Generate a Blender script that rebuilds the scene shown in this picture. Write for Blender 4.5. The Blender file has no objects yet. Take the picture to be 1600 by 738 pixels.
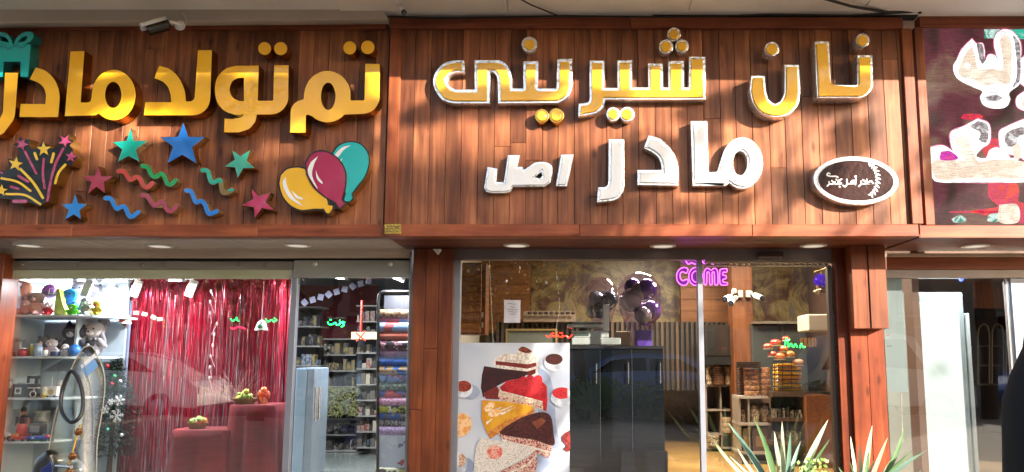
import bpy, math, random
from mathutils import Vector, Matrix, noise
random.seed(7)
S = bpy.context.scene
C = S.collection
R = math.radians

# ------------------------------------------------------------------ camera
CAM = Vector((0.0, -6.0, 1.6)); PITCH = R(7.5); F = 1200.0; PCX, PCY = 900.0, 407.0
cd = bpy.data.cameras.new('camera'); cam = bpy.data.objects.new('camera', cd); C.objects.link(cam)
cam.location = CAM; cam.rotation_euler = (R(90) + PITCH, 0, 0)
cd.sensor_width = 36; cd.lens = 36 * F / 1600; cd.shift_x = (800 - PCX) / 1600; cd.shift_y = (PCY - 369) / 1600
cd.clip_start = 0.05; cd.clip_end = 2000
S.camera = cam

def W(px, py, Y):
    """point of the vertical plane y=Y that stands behind a picture position"""
    a = (px - PCX) / F; b = -(py - PCY) / F
    d = Vector((a, math.cos(PITCH) - b * math.sin(PITCH), math.sin(PITCH) + b * math.cos(PITCH)))
    t = (Y - CAM.y) / d.y
    return CAM + d * t

def WX(px, z, Y):
    """the same for a known height z instead of a picture row"""
    r = (z - CAM.z) / (Y - CAM.y); b = (r * math.cos(PITCH) - math.sin(PITCH)) / (math.cos(PITCH) + r * math.sin(PITCH))
    t = (Y - CAM.y) / (math.cos(PITCH) - b * math.sin(PITCH)); return Vector(((px - PCX) / F * t, Y, z))

# ------------------------------------------------------------------ light
SUN_AZ = R(45)      # from the facade plane: sun stands to the right of the street
SUN_EL = R(17)
sd = Vector((math.cos(SUN_EL) * math.cos(SUN_AZ), -math.cos(SUN_EL) * math.sin(SUN_AZ), math.sin(SUN_EL)))
sl = bpy.data.lights.new('sun', 'SUN'); sl.energy = 5.0; sl.angle = R(0.5); sl.color = (1.0, 0.9, 0.76)
so = bpy.data.objects.new('sun', sl); C.objects.link(so)
so.rotation_euler = sd.to_track_quat('Z', 'Y').to_euler(); so.location = (8, -8, 12)
wd = bpy.data.worlds.new('World'); S.world = wd; wd.use_nodes = True
wn = wd.node_tree.nodes; wl = wd.node_tree.links
bg = wn['Background']; sky = wn.new('ShaderNodeTexSky'); sky.sky_type = 'NISHITA'; sky.sun_disc = False
sky.sun_elevation = SUN_EL; sky.sun_rotation = math.atan2(sd.x, sd.y)
sky.air_density = 1.0; sky.dust_density = 2.5
wl.new(sky.outputs[0], bg.inputs[0]); bg.inputs[1].default_value = 0.15
S.view_settings.view_transform = 'Standard'; S.view_settings.look = 'None'
S.view_settings.gamma = 1; S.view_settings.use_curve_mapping = False
S.view_settings.exposure = 1.6
S.render.engine = 'CYCLES'
S.cycles.max_bounces = 8; S.cycles.transparent_max_bounces = 12
S.cycles.diffuse_bounces = 4; S.cycles.glossy_bounces = 4
S.cycles.caustics_reflective = False; S.cycles.caustics_refractive = False
S.cycles.sample_clamp_indirect = 6

# ------------------------------------------------------------------ materials
def lin(h):
    h = h.lstrip('#'); o = []
    for i in (0, 2, 4):
        c = int(h[i:i+2], 16) / 255
        o.append(c / 12.92 if c <= 0.04045 else ((c + 0.055) / 1.055) ** 2.4)
    return (*o, 1)
MATS = {}
def mat(name, col, rough=0.5, metal=0.0, col2=None, scale=8, bump=0.0, bscale=None, coat=0.0, emit=0.0, stretch=(1, 1, 1), detail=4, contrast=(0.35, 0.65), vary=0.0, spec=0.5, coords='Object', alpha=1.0, transl=0):
    if name in MATS: return MATS[name]
    m = bpy.data.materials.new(name); m.use_nodes = True; MATS[name] = m
    nt = m.node_tree; N = nt.nodes; L = nt.links; b = N['Principled BSDF']
    c = lin(col) if isinstance(col, str) else (*col, 1)
    b.inputs['Base Color'].default_value = c
    b.inputs['Roughness'].default_value = rough; b.inputs['Metallic'].default_value = metal
    b.inputs['Coat Weight'].default_value = coat; b.inputs['Coat Roughness'].default_value = 0.04
    b.inputs['Specular IOR Level'].default_value = spec
    b.inputs['Alpha'].default_value = alpha
    out = None
    tc = N.new('ShaderNodeTexCoord'); mp = N.new('ShaderNodeMapping'); mp.inputs['Scale'].default_value = stretch
    L.new(tc.outputs[coords], mp.inputs[0])
    # every surface gets at least faint unevenness
    nz = N.new('ShaderNodeTexNoise'); nz.inputs['Scale'].default_value = scale; nz.inputs['Detail'].default_value = detail
    L.new(mp.outputs[0], nz.inputs['Vector'])
    rp = N.new('ShaderNodeValToRGB'); rp.color_ramp.elements[0].position = contrast[0]; rp.color_ramp.elements[1].position = contrast[1]
    c2 = (lin(col2) if isinstance(col2, str) else (*col2, 1)) if col2 else tuple(x * 0.9 for x in c[:3]) + (1,)
    rp.color_ramp.elements[0].color = c2; rp.color_ramp.elements[1].color = c
    L.new(nz.outputs[0], rp.inputs[0]); out = rp.outputs[0]
    if vary:
        oi = N.new('ShaderNodeObjectInfo'); hs = N.new('ShaderNodeHueSaturation')
        mr = N.new('ShaderNodeMapRange'); mr.inputs['To Min'].default_value = 1 - vary; mr.inputs['To Max'].default_value = 1 + vary
        L.new(oi.outputs['Random'], mr.inputs[0]); L.new(mr.outputs[0], hs.inputs['Value']); L.new(out, hs.inputs['Color']); out = hs.outputs[0]
    L.new(out, b.inputs['Base Color'])
    if emit:
        L.new(out, b.inputs['Emission Color']); b.inputs['Emission Strength'].default_value = emit
    if bump:
        n2 = N.new('ShaderNodeTexNoise'); n2.inputs['Scale'].default_value = bscale or scale * 3; n2.inputs['Detail'].default_value = 5
        L.new(mp.outputs[0], n2.inputs['Vector'])
        bp = N.new('ShaderNodeBump'); bp.inputs['Strength'].default_value = bump; bp.inputs['Distance'].default_value = 0.01
        L.new(n2.outputs[0], bp.inputs['Height']); L.new(bp.outputs[0], b.inputs['Normal'])
    return m

def wood(name, axis, c_dark, c_mid, c_light, rough=0.38, vary=0.28, coat=0.06):
    if name in MATS: return MATS[name]
    m = bpy.data.materials.new(name); m.use_nodes = True; MATS[name] = m
    nt = m.node_tree; N = nt.nodes; L = nt.links; b = N['Principled BSDF']
    geo = N.new('ShaderNodeNewGeometry'); oi = N.new('ShaderNodeObjectInfo')
    off = N.new('ShaderNodeVectorMath'); off.operation = 'SCALE'; off.inputs[0].default_value = (31.0, 17.0, 23.0)
    L.new(oi.outputs['Random'], off.inputs['Scale'])
    ad = N.new('ShaderNodeVectorMath'); L.new(geo.outputs['Position'], ad.inputs[0]); L.new(off.outputs[0], ad.inputs[1])
    def mapping(sx, sl):
        mp = N.new('ShaderNodeMapping')
        mp.inputs['Scale'].default_value = {'z': (sx, sx, sl), 'x': (sl, sx, sx), 'y': (sx, sl, sx)}[axis]
        L.new(ad.outputs[0], mp.inputs[0]); return mp.outputs[0]
    n1 = N.new('ShaderNodeTexNoise'); n1.inputs['Scale'].default_value = 1; n1.inputs['Detail'].default_value = 6; n1.inputs['Distortion'].default_value = 0.6
    L.new(mapping(22, 1.3), n1.inputs['Vector'])
    n2 = N.new('ShaderNodeTexNoise'); n2.inputs['Scale'].default_value = 1; n2.inputs['Detail'].default_value = 3
    L.new(mapping(5, 1.6), n2.inputs['Vector'])
    fine = N.new('ShaderNodeTexNoise'); fine.inputs['Scale'].default_value = 1; fine.inputs['Detail'].default_value = 3
    L.new(mapping(160, 4), fine.inputs['Vector'])
    mx = N.new('ShaderNodeMath'); mx.operation = 'MULTIPLY_ADD'; mx.inputs[1].default_value = 0.55
    L.new(n1.outputs[0], mx.inputs[0]); 
    m2 = N.new('ShaderNodeMath'); m2.operation = 'MULTIPLY'; m2.inputs[1].default_value = 0.45; L.new(n2.outputs[0], m2.inputs[0]); L.new(m2.outputs[0], mx.inputs[2])
    rp = N.new('ShaderNodeValToRGB'); e = rp.color_ramp.elements
    e[0].position = 0.31; e[0].color = lin(c_dark); e[1].position = 0.7; e[1].color = lin(c_light)
    k = e.new(0.5); k.color = lin(c_mid)
    L.new(mx.outputs[0], rp.inputs[0])
    # knots
    vo = N.new('ShaderNodeTexVoronoi'); vo.inputs['Scale'].default_value = 1; L.new(mapping(7, 2.6), vo.inputs['Vector'])
    kr = N.new('ShaderNodeValToRGB'); kr.color_ramp.elements[0].position = 0.05; kr.color_ramp.elements[0].color = (0.25, 0.2, 0.18, 1)
    kr.color_ramp.elements[1].position = 0.16; kr.color_ramp.elements[1].color = (1, 1, 1, 1)
    L.new(vo.outputs['Distance'], kr.inputs[0])
    mm = N.new('ShaderNodeMix'); mm.data_type = 'RGBA'; mm.blend_type = 'MULTIPLY'; mm.inputs[0].default_value = 0.75
    L.new(rp.outputs[0], mm.inputs[6]); L.new(kr.outputs[0], mm.inputs[7])
    fr = N.new('ShaderNodeMapRange'); fr.inputs['To Min'].default_value = 0.88; fr.inputs['To Max'].default_value = 1.1; L.new(fine.outputs[0], fr.inputs[0])
    hs = N.new('ShaderNodeHueSaturation'); mr = N.new('ShaderNodeMapRange'); mr.inputs['To Min'].default_value = 1 - vary; mr.inputs['To Max'].default_value = 1 + vary
    L.new(oi.outputs['Random'], mr.inputs[0]); mu = N.new('ShaderNodeMath'); mu.operation = 'MULTIPLY'; L.new(mr.outputs[0], mu.inputs[0]); L.new(fr.outputs[0], mu.inputs[1])
    st = N.new('ShaderNodeTexNoise'); st.inputs['Scale'].default_value = 2.6; st.inputs['Detail'].default_value = 7; L.new(geo.outputs['Position'], st.inputs['Vector'])   # weathering blotches across the boards
    sr = N.new('ShaderNodeMapRange'); sr.inputs['From Min'].default_value = 0.35; sr.inputs['From Max'].default_value = 0.65; sr.inputs['To Min'].default_value = 0.74; sr.inputs['To Max'].default_value = 1.1; L.new(st.outputs[0], sr.inputs[0])
    mu0 = mu; mu = N.new('ShaderNodeMath'); mu.operation = 'MULTIPLY'; L.new(mu0.outputs[0], mu.inputs[0]); L.new(sr.outputs[0], mu.inputs[1])
    L.new(mu.outputs[0], hs.inputs['Value']); L.new(mm.outputs[2], hs.inputs['Color']); L.new(hs.outputs[0], b.inputs['Base Color'])
    b.inputs['Roughness'].default_value = rough; b.inputs['Coat Weight'].default_value = coat; b.inputs['Coat Roughness'].default_value = 0.25; b.inputs['Specular IOR Level'].default_value = 0.3
    bp = N.new('ShaderNodeBump'); bp.inputs['Strength'].default_value = 0.25; bp.inputs['Distance'].default_value = 0.002
    L.new(fine.outputs[0], bp.inputs['Height']); L.new(bp.outputs[0], b.inputs['Normal'])
    return m

def glassmat(name, tint=(0.97, 0.985, 0.98), ior=2.45, rough=0.0, wav=0.03, base=0.0):
    if name in MATS: return MATS[name]
    m = bpy.data.materials.new(name); m.use_nodes = True; MATS[name] = m
    nt = m.node_tree; N = nt.nodes; L = nt.links; N.remove(N['Principled BSDF']); o = N['Material Output']
    t = N.new('ShaderNodeBsdfTransparent'); t.inputs[0].default_value = (*tint, 1)
    g = N.new('ShaderNodeBsdfGlossy'); g.inputs['Roughness'].default_value = rough
    f = N.new('ShaderNodeFresnel'); f.inputs[0].default_value = ior
    x = N.new('ShaderNodeMixShader'); L.new(t.outputs[0], x.inputs[1]); L.new(g.outputs[0], x.inputs[2])
    gb = N.new('ShaderNodeNewGeometry'); mk = N.new('ShaderNodeMath'); mk.operation = 'SUBTRACT'; mk.inputs[0].default_value = 1.0; L.new(gb.outputs['Backfacing'], mk.inputs[1])
    fm = N.new('ShaderNodeMath'); fm.operation = 'MULTIPLY'; L.new(f.outputs[0], fm.inputs[0]); L.new(mk.outputs[0], fm.inputs[1])   # one reflection per sheet of glass
    if base:
        ad = N.new('ShaderNodeMath'); ad.inputs[1].default_value = base; L.new(fm.outputs[0], ad.inputs[0]); L.new(ad.outputs[0], x.inputs[0])
    else: L.new(fm.outputs[0], x.inputs[0])
    L.new(x.outputs[0], o.inputs[0])
    if wav:
        tc = N.new('ShaderNodeTexCoord'); nz = N.new('ShaderNodeTexNoise'); nz.inputs['Scale'].default_value = 1.3; nz.inputs['Detail'].default_value = 1
        L.new(tc.outputs['Object'], nz.inputs['Vector']); bp = N.new('ShaderNodeBump'); bp.inputs['Strength'].default_value = wav; bp.inputs['Distance'].default_value = 0.1
        L.new(nz.outputs[0], bp.inputs['Height']); L.new(bp.outputs[0], g.inputs['Normal']); L.new(bp.outputs[0], f.inputs['Normal'])
    return m

def printed(name, cols, scale=14, bg=None, rough=0.5, kind='F1', stretch=(1, 1, 1)):
    """gift-wrap style print: random coloured cells"""
    if name in MATS: return MATS[name]
    m = bpy.data.materials.new(name); m.use_nodes = True; MATS[name] = m
    nt = m.node_tree; N = nt.nodes; L = nt.links; b = N['Principled BSDF']
    tc = N.new('ShaderNodeTexCoord'); mp = N.new('ShaderNodeMapping'); mp.inputs['Scale'].default_value = stretch; L.new(tc.outputs['Object'], mp.inputs[0])
    nz0 = N.new('ShaderNodeTexNoise'); nz0.inputs['Scale'].default_value = scale * 0.7; L.new(mp.outputs[0], nz0.inputs['Vector'])
    mxv = N.new('ShaderNodeMix'); mxv.data_type = 'VECTOR'; mxv.inputs[0].default_value = 0.12; L.new(mp.outputs[0], mxv.inputs[4]); L.new(nz0.outputs['Color'], mxv.inputs[5])
    v = N.new('ShaderNodeTexVoronoi'); v.inputs['Scale'].default_value = scale; L.new(mxv.outputs[1], v.inputs['Vector'])
    sp = N.new('ShaderNodeSeparateColor'); L.new(v.outputs['Color'], sp.inputs[0])
    rp = N.new('ShaderNodeValToRGB'); rp.color_ramp.interpolation = 'CONSTANT'; e = rp.color_ramp.elements
    while len(e) < len(cols): e.new(0.5)
    for i, c in enumerate(cols): e[i].position = i / len(cols); e[i].color = lin(c)
    L.new(sp.outputs[0], rp.inputs[0]); out = rp.outputs[0]
    if bg:
        st = N.new('ShaderNodeMath'); st.operation = 'LESS_THAN'; st.inputs[1].default_value = 0.36; L.new(v.outputs['Distance'], st.inputs[0])
        mm = N.new('ShaderNodeMix'); mm.data_type = 'RGBA'; mm.inputs[6].default_value = lin(bg); L.new(st.outputs[0], mm.inputs[0]); L.new(out, mm.inputs[7]); out = mm.outputs[2]
    L.new(out, b.inputs['Base Color']); b.inputs['Roughness'].default_value = rough
    return m

M = {}
M['plank'] = wood('varnished_plank', 'z', '#5a3022', '#8e573b', '#bd7c54', rough=0.36, vary=0.3)
M['rail'] = wood('varnished_rail', 'x', '#6c321e', '#904c30', '#ac6440', rough=0.4, vary=0.08)
M['post'] = wood('varnished_post', 'z', '#5e2c1a', '#804428', '#9e5c36', rough=0.4, vary=0.08)
M['post_deep'] = wood('deep_red_post', 'z', '#5e2a18', '#7e3a22', '#9a5030', rough=0.33, vary=0.12)
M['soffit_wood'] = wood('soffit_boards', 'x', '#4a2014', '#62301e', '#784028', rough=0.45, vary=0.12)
M['door_wood'] = wood('interior_wood', 'x', '#5c381c', '#784a28', '#8e5c34', rough=0.45, vary=0.12)
M['column_wood'] = wood('column_wood', 'z', '#56301a', '#6c3e22', '#80502e', rough=0.5, vary=0.04)
M['gold_face'] = mat('yellow_acrylic', '#ffc42a', 0.25, col2='#fcbc22', scale=3, coat=0.6, bump=0.02, bscale=4)
M['gold_foil'] = mat('crinkled_yellow_film', '#ffc42a', 0.2, col2='#fab61e', scale=3, coat=1.0, bump=0.9, bscale=9)
M['gold_side'] = mat('gold_mirror_return', '#c98a2a', 0.22, metal=1.0, scale=6, bump=0.05)
M['gold_bright'] = mat('gold_trim', '#e6b45a', 0.2, metal=1.0, scale=10, bump=0.3, bscale=60)
M['chrome'] = mat('chrome_film', '#ffffff', 0.1, metal=0.72, col2='#c4bcae', scale=30, contrast=(0.34, 0.42), bump=0.4, bscale=40)  # specks and white base stand in for mirrored surroundings
M['white_face'] = mat('white_acrylic', '#fafafc', 0.25, col2='#f0f0f6', coat=0.8, scale=4)
M['black_plate'] = mat('black_plate', '#15110f', 0.3, coat=0.5, scale=20)
def P(h, r=0.5, **k): return mat('paint_' + h.strip('#') + ('_%d' % int(r * 100)), h, r, **k)
M['canopy'] = mat('canopy_paint', '#f2efea', 0.6, col2='#e2dcd4', scale=1.2, detail=8)
M['fascia'] = mat('beige_composite', '#cbbcae', 0.5, col2='#bcaea0', scale=1.5)
M['alu'] = mat('anodised_aluminium', '#8f8482', 0.38, metal=0.55, col2='#7f7472', scale=3, stretch=(1, 1, 0.2))
M['alu_white'] = mat('white_aluminium', '#8f93a0', 0.35, metal=0.3, scale=4)
M['glass'] = glassmat('shop_glass')
M['cello'] = glassmat('cellophane', tint=(0.8, 0.72, 0.88), ior=1.5, rough=0.05, wav=0.5)
M['clear'] = glassmat('clear_plastic', tint=(0.86, 0.84, 0.76), ior=1.8, rough=0.22, wav=0.5, base=0.07)

# ------------------------------------------------------------------ mesh helpers
class MB:
    def __init__(s): s.v = []; s.f = []; s.m = []
    def add(s, vs, fs, mi=0):
        o = len(s.v); s.v += [tuple(p) for p in vs]; s.f += [tuple(i + o for i in f) for f in fs]; s.m += [mi] * len(fs); return s
    def box(s, x0, x1, y0, y1, z0, z1, mi=0):
        if x0 > x1: x0, x1 = x1, x0
        if y0 > y1: y0, y1 = y1, y0
        if z0 > z1: z0, z1 = z1, z0
        vs = [(x, y, z) for z in (z0, z1) for y in (y0, y1) for x in (x0, x1)]
        return s.add(vs, [(0, 2, 3, 1), (4, 5, 7, 6), (0, 1, 5, 4), (2, 6, 7, 3), (0, 4, 6, 2), (1, 3, 7, 5)], mi)
    def obox(s, c, size, rot=(0, 0, 0), mi=0):
        from mathutils import Euler
        Mx = Euler(rot).to_matrix(); c = Vector(c); h = [q / 2 for q in size]
        vs = [c + Mx @ Vector((a * h[0], b * h[1], d * h[2])) for d in (-1, 1) for b in (-1, 1) for a in (-1, 1)]
        return s.add(vs, [(0, 2, 3, 1), (4, 5, 7, 6), (0, 1, 5, 4), (2, 6, 7, 3), (0, 4, 6, 2), (1, 3, 7, 5)], mi)
    def tube(s, pts, r, n=8, mi=0, closed=False, cap=True):
        pts = [Vector(p) for p in pts]; k = len(pts); rs = r if isinstance(r, (list, tuple)) else [r] * k
        rings = []; up = None
        for i, p in enumerate(pts):
            if closed: t = pts[(i + 1) % k] - pts[i - 1]
            else: t = pts[min(i + 1, k - 1)] - pts[max(i - 1, 0)]
            if t.length < 1e-9: t = Vector((0, 0, 1))
            t.normalize()
            if up is None: up = t.orthogonal().normalized()
            else:
                up = up - t * up.dot(t)
                up = up.normalized() if up.length > 1e-6 else t.orthogonal().normalized()
            b = t.cross(up)
            rings.append([p + (up * math.cos(a) + b * math.sin(a)) * rs[i] for a in [2 * math.pi * j / n for j in range(n)]])
        vs = [q for rg in rings for q in rg]; fs = []
        for i in range(k if closed else k - 1):
            a = i * n; b2 = ((i + 1) % k) * n
            for j in range(n): fs.append((a + j, a + (j + 1) % n, b2 + (j + 1) % n, b2 + j))
        if cap and not closed: fs += [tuple(range(n))[::-1], tuple((k - 1) * n + j for j in range(n))]
        return s.add(vs, fs, mi)
    def ell(s, c, r, n=12, m=8, rot=None, mi=0, jit=0):
        c = Vector(c); r = (r, r, r) if not isinstance(r, (tuple, list)) else r; vs = []; fs = []
        from mathutils import Euler
        Mx = Euler(rot).to_matrix() if rot else Matrix.Identity(3)
        for i in range(m + 1):
            th = math.pi * i / m
            for j in range(n):
                ph = 2 * math.pi * j / n; q = Vector((r[0] * math.sin(th) * math.cos(ph), r[1] * math.sin(th) * math.sin(ph), r[2] * math.cos(th)))
                if jit: q *= 1 + jit * noise.noise(q * (3 / max(r)) + c * 7)
                vs.append(c + Mx @ q)
        for i in range(m):
            for j in range(n): fs.append((i * n + j, (i + 1) * n + j, (i + 1) * n + (j + 1) % n, i * n + (j + 1) % n))
        return s.add(vs, fs, mi)
    def lathe(s, c, prof, n=16, axis='z', mi=0):
        vs = []; fs = []; c = Vector(c)
        for (r, h) in prof:
            for j in range(n):
                a = 2 * math.pi * j / n; u, w = r * math.cos(a), r * math.sin(a)
                vs.append(c + Vector({'z': (u, w, h), 'y': (u, h, w), 'x': (h, u, w)}[axis]))
        for i in range(len(prof) - 1):
            for j in range(n): fs.append((i * n + j, i * n + (j + 1) % n, (i + 1) * n + (j + 1) % n, (i + 1) * n + j))
        fs += [tuple(range(n)), tuple((len(prof) - 1) * n + j for j in range(n))]
        return s.add(vs, fs, mi)
    def quad(s, a, b, c, d, mi=0): return s.add([a, b, c, d], [(0, 1, 2, 3)], mi)

def wloc(o):
    v = Vector((0, 0, 0))
    while o is not None: v += o.location; o = o.parent
    return v
def obj(name, mb, m, parent=None, smooth=False, bevel=0, loc=None, seg=1):
    """links one mesh object; vertex positions are world positions, turned local to the parent"""
    me = bpy.data.meshes.new(name); base = Vector(loc) if loc is not None else (wloc(parent) if parent else Vector((0, 0, 0)))
    me.from_pydata([tuple(Vector(p) - base) for p in mb.v], [], mb.f)
    ms = m if isinstance(m, (list, tuple)) else [m]
    for q in ms: me.materials.append(q)
    if len(ms) > 1: me.polygons.foreach_set('material_index', mb.m)
    if smooth:
        me.polygons.foreach_set('use_smooth', [True] * len(me.polygons))
        try: me.set_sharp_from_angle(angle=R(50))
        except Exception: pass
    me.update()
    o = bpy.data.objects.new(name, me); C.objects.link(o)
    if parent: o.parent = parent; o.location = base - wloc(parent)
    else: o.location = base
    if bevel:
        b = o.modifiers.new('bevel', 'BEVEL'); b.width = bevel; b.segments = seg; b.limit_method = 'ANGLE'
    return o
def thing(name, label, cat, loc=(0, 0, 0), group=None, rz=0):
    o = bpy.data.objects.new(name, None); C.objects.link(o); o.location = loc; o.rotation_euler = (0, 0, rz); o.empty_display_size = 0.1
    o['label'] = label; o['category'] = cat
    if group: o['group'] = group
    return o
def tag(o, label, cat, group=None):
    o['label'] = label; o['category'] = cat
    if group: o['group'] = group
    return o
def struct(name, mb, m, **k):
    o = obj(name, mb, m, **k); o['kind'] = 'structure'; return o
def copy_tree(o, parent=None):
    c = o.copy(); C.objects.link(c)
    if parent is not None: c.parent = parent
    for ch in list(o.children): copy_tree(ch, c)
    return c

# rect in the picture on the vertical plane y=Y -> x0,x1,z0,z1
def rect(px0, py0, px1, py1, Y):
    pm = (px0 + px1) / 2; qm = (max(py0, -10) + min(py1, 738)) / 2
    return W(px0, qm, Y).x, W(px1, qm, Y).x, W(pm, py1, Y).z, W(pm, py0, Y).z
def pbox(mb, px0, py0, px1, py1, Y, dep, mi=0):
    x0, x1, z0, z1 = rect(px0, py0, px1, py1, Y); return mb.box(x0, x1, Y, Y + dep, z0, z1, mi)

# ---- flat outlines with rounded corners, arcs and splines
def spl(pts, closed=False, k=6):
    P_ = [Vector((p[0], p[1])) for p in pts]; n = len(P_); out = []
    rng = range(n) if closed else range(n - 1)
    for i in rng:
        p1, p2 = P_[i], P_[(i + 1) % n]
        p0 = P_[i - 1] if (closed or i > 0) else p1 * 2 - p2
        p3 = P_[(i + 2) % n] if (closed or i + 2 < n) else p2 * 2 - p1
        for j in range(k):
            t = j / k
            out.append(0.5 * ((2 * p1) + (p2 - p0) * t + (2 * p0 - 5 * p1 + 4 * p2 - p3) * t * t + (3 * p1 - p0 - 3 * p2 + p3) * t ** 3))
    if not closed: out.append(P_[-1])
    return [(q.x, q.y) for q in out]
def path(items, k=6):
    raw = []
    for it in items:
        if it[0] == 's': raw += [(x, y, 0) for x, y in spl(it[1], k=k)]
        elif it[0] == 'a':
            _, cx, cy, rx, ry, t0, t1 = it; n = max(6, int(abs(t1 - t0) / 9))
            raw += [(cx + rx * math.cos(R(t0 + (t1 - t0) * i / n)), cy + ry * math.sin(R(t0 + (t1 - t0) * i / n)), 0) for i in range(n + 1)]
        else: raw.append((it[0], it[1], it[2] if len(it) > 2 else 0))
    out = []; n = len(raw)
    for i, (x, y, r) in enumerate(raw):
        if not r: out.append((x, y)); continue
        p = Vector((x, y)); a = Vector(raw[i - 1][:2]) - p; b = Vector(raw[(i + 1) % n][:2]) - p
        la, lb = a.length, b.length; a.normalize(); b.normalize(); ang = a.angle(b)
        d = min(r / max(math.tan(ang / 2), 1e-3), la * 0.98, lb * 0.98); p0 = p + a * d; p2 = p + b * d
        for j in range(9):
            t = j / 8; q = p0 * (1 - t) ** 2 + p * 2 * t * (1 - t) * 1.0 + p2 * t * t
            # pull the curve out so that it follows a circle rather than a parabola
            wgt = math.sin(ang / 2); q = (p0 * (1 - t) ** 2 + p * 2 * t * (1 - t) * wgt + p2 * t * t) / ((1 - t) ** 2 + 2 * t * (1 - t) * wgt + t * t)
            out.append((q.x, q.y))
    res = []
    for q in out:
        if not res or math.hypot(q[0] - res[-1][0], q[1] - res[-1][1]) > 1e-3: res.append(q)
    if math.hypot(res[0][0] - res[-1][0], res[0][1] - res[-1][1]) < 1e-3: res.pop()
    return res
def area(p): return sum(p[i - 1][0] * p[i][1] - p[i][0] * p[i - 1][1] for i in range(len(p))) / 2
def offset(p, d):
    """grow the closed outline by d"""
    if area(p) < 0: p = p[::-1]
    n = len(p); out = []
    for i in range(n):
        a = Vector(p[i]) - Vector(p[i - 1]); b = Vector(p[(i + 1) % n]) - Vector(p[i])
        na = Vector((a.y, -a.x)).normalized(); nb = Vector((b.y, -b.x)).normalized()
        t = (na + nb); 
        if t.length < 1e-4: t = na
        t.normalize(); c = max(t.dot(na), 0.4)
        out.append((p[i][0] + t.x * d / c, p[i][1] + t.y * d / c))
    return out
def clean(q, dmin=0.0012):
    q = list(q); ch = True
    while ch and len(q) > 4:
        ch = False; i = 0
        while i < len(q) and len(q) > 4:
            a = Vector(q[i]) - Vector(q[i - 1]); b = Vector(q[(i + 1) % len(q)]) - Vector(q[i])
            if a.length < dmin or b.length < 1e-5 or (b.length > 1e-6 and a.angle(b) > R(125) and min(a.length, b.length) < 0.008): q.pop(i); ch = True
            else: i += 1
    return q
def circ(cx, cy, r, ry=None, n=28): return [(cx + r * math.cos(2 * math.pi * i / n), cy + (ry or r) * math.sin(2 * math.pi * i / n)) for i in range(n)]
def stroke(pts, w, k=6, sp=True):
    c = spl(pts, k=k) if sp else list(pts); L_ = []; R_ = []
    n = len(c)
    for i in range(n):
        t = Vector(c[min(i + 1, n - 1)]) - Vector(c[max(i - 1, 0)]); t.normalize(); nn = Vector((-t.y, t.x)) * w / 2; p = Vector(c[i])
        L_.append(tuple(p + nn)); R_.append(tuple(p - nn))
    def cap(p, t):
        a0 = math.atan2(t.y, t.x); return [(p[0] + w / 2 * math.cos(a0 + a), p[1] + w / 2 * math.sin(a0 + a)) for a in [R(x) for x in (60, 30, 0, -30, -60)]]
    te = (Vector(c[-1]) - Vector(c[-2])).normalized(); ts = (Vector(c[0]) - Vector(c[1])).normalized()
    return L_ + cap(c[-1], te) + R_[::-1] + cap(c[0], ts)
def plate(name, contours, yf, thick, m, parent=None, bevel=0.0, pix=True, side=None, smooth=False, res=1):
    """solid with the given outlines (picture positions on plane y=yf), front face at yf, reaching back by thick"""
    cu = bpy.data.curves.new('outline', 'CURVE'); cu.dimensions = '2D'; cu.fill_mode = 'BOTH' if thick > 0 else 'FRONT'
    cu.extrude = max(thick / 2 - bevel, 0); cu.bevel_depth = bevel; cu.bevel_resolution = res
    for ci, c in enumerate(contours):
        c3 = [W(x, y, yf) for x, y in c] if pix else [Vector((x, yf, z)) for x, z in c]
        if bevel:
            q = offset([(v.x, v.z) for v in c3], -bevel if ci == 0 else bevel)
        else: q = [(v.x, v.z) for v in c3]
        q = clean(q); sp = cu.splines.new('POLY'); sp.points.add(len(q) - 1)
        for i, v in enumerate(q): sp.points[i].co = (v[0], v[1], 0, 1)
        sp.use_cyclic_u = True
    tmp = bpy.data.objects.new('tmp', cu); me = bpy.data.meshes.new_from_object(tmp); bpy.data.objects.remove(tmp)
    me.name = name; base = wloc(parent) if parent else Vector((0, 0, 0))
    yc = yf + thick / 2
    for v in me.vertices:
        x, y, z = v.co; v.co = (x - base.x, yc - z - base.y, y - base.z)
    me.materials.clear(); me.materials.append(m)
    if side:
        me.materials.append(side)
        for p in me.polygons:
            p.material_index = 0 if p.normal.y < -0.7 else 1
    me.update()
    if smooth:
        me.polygons.foreach_set('use_smooth', [True] * len(me.polygons))
        try: me.set_sharp_from_angle(angle=R(35))
        except Exception: pass
    o = bpy.data.objects.new(name, me); C.objects.link(o)
    if parent: o.parent = parent
    return o
def sc(items, s, ox, oy):
    """scale a path given in an enlarged view back to picture positions"""
    out = []
    for it in items:
        if it[0] == 's': out.append(('s', [(x / s + ox, y / s + oy) for x, y in it[1]]))
        elif it[0] == 'a': out.append(('a', it[1] / s + ox, it[2] / s + oy, it[3] / s, it[4] / s, it[5], it[6]))
        else: out.append((it[0] / s + ox, it[1] / s + oy) + ((it[2] / s,) if len(it) > 2 else ()))
    return out
# ================================================================== the building front
YG = 0.72                      # plane of the shop windows
ZS = W(900, 370, 0).z          # underside of the sign boxes
ZC = W(900, 25.5, 0).z        # underside of the canopy slab
ZT = W(900, 40, 0).z

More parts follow.
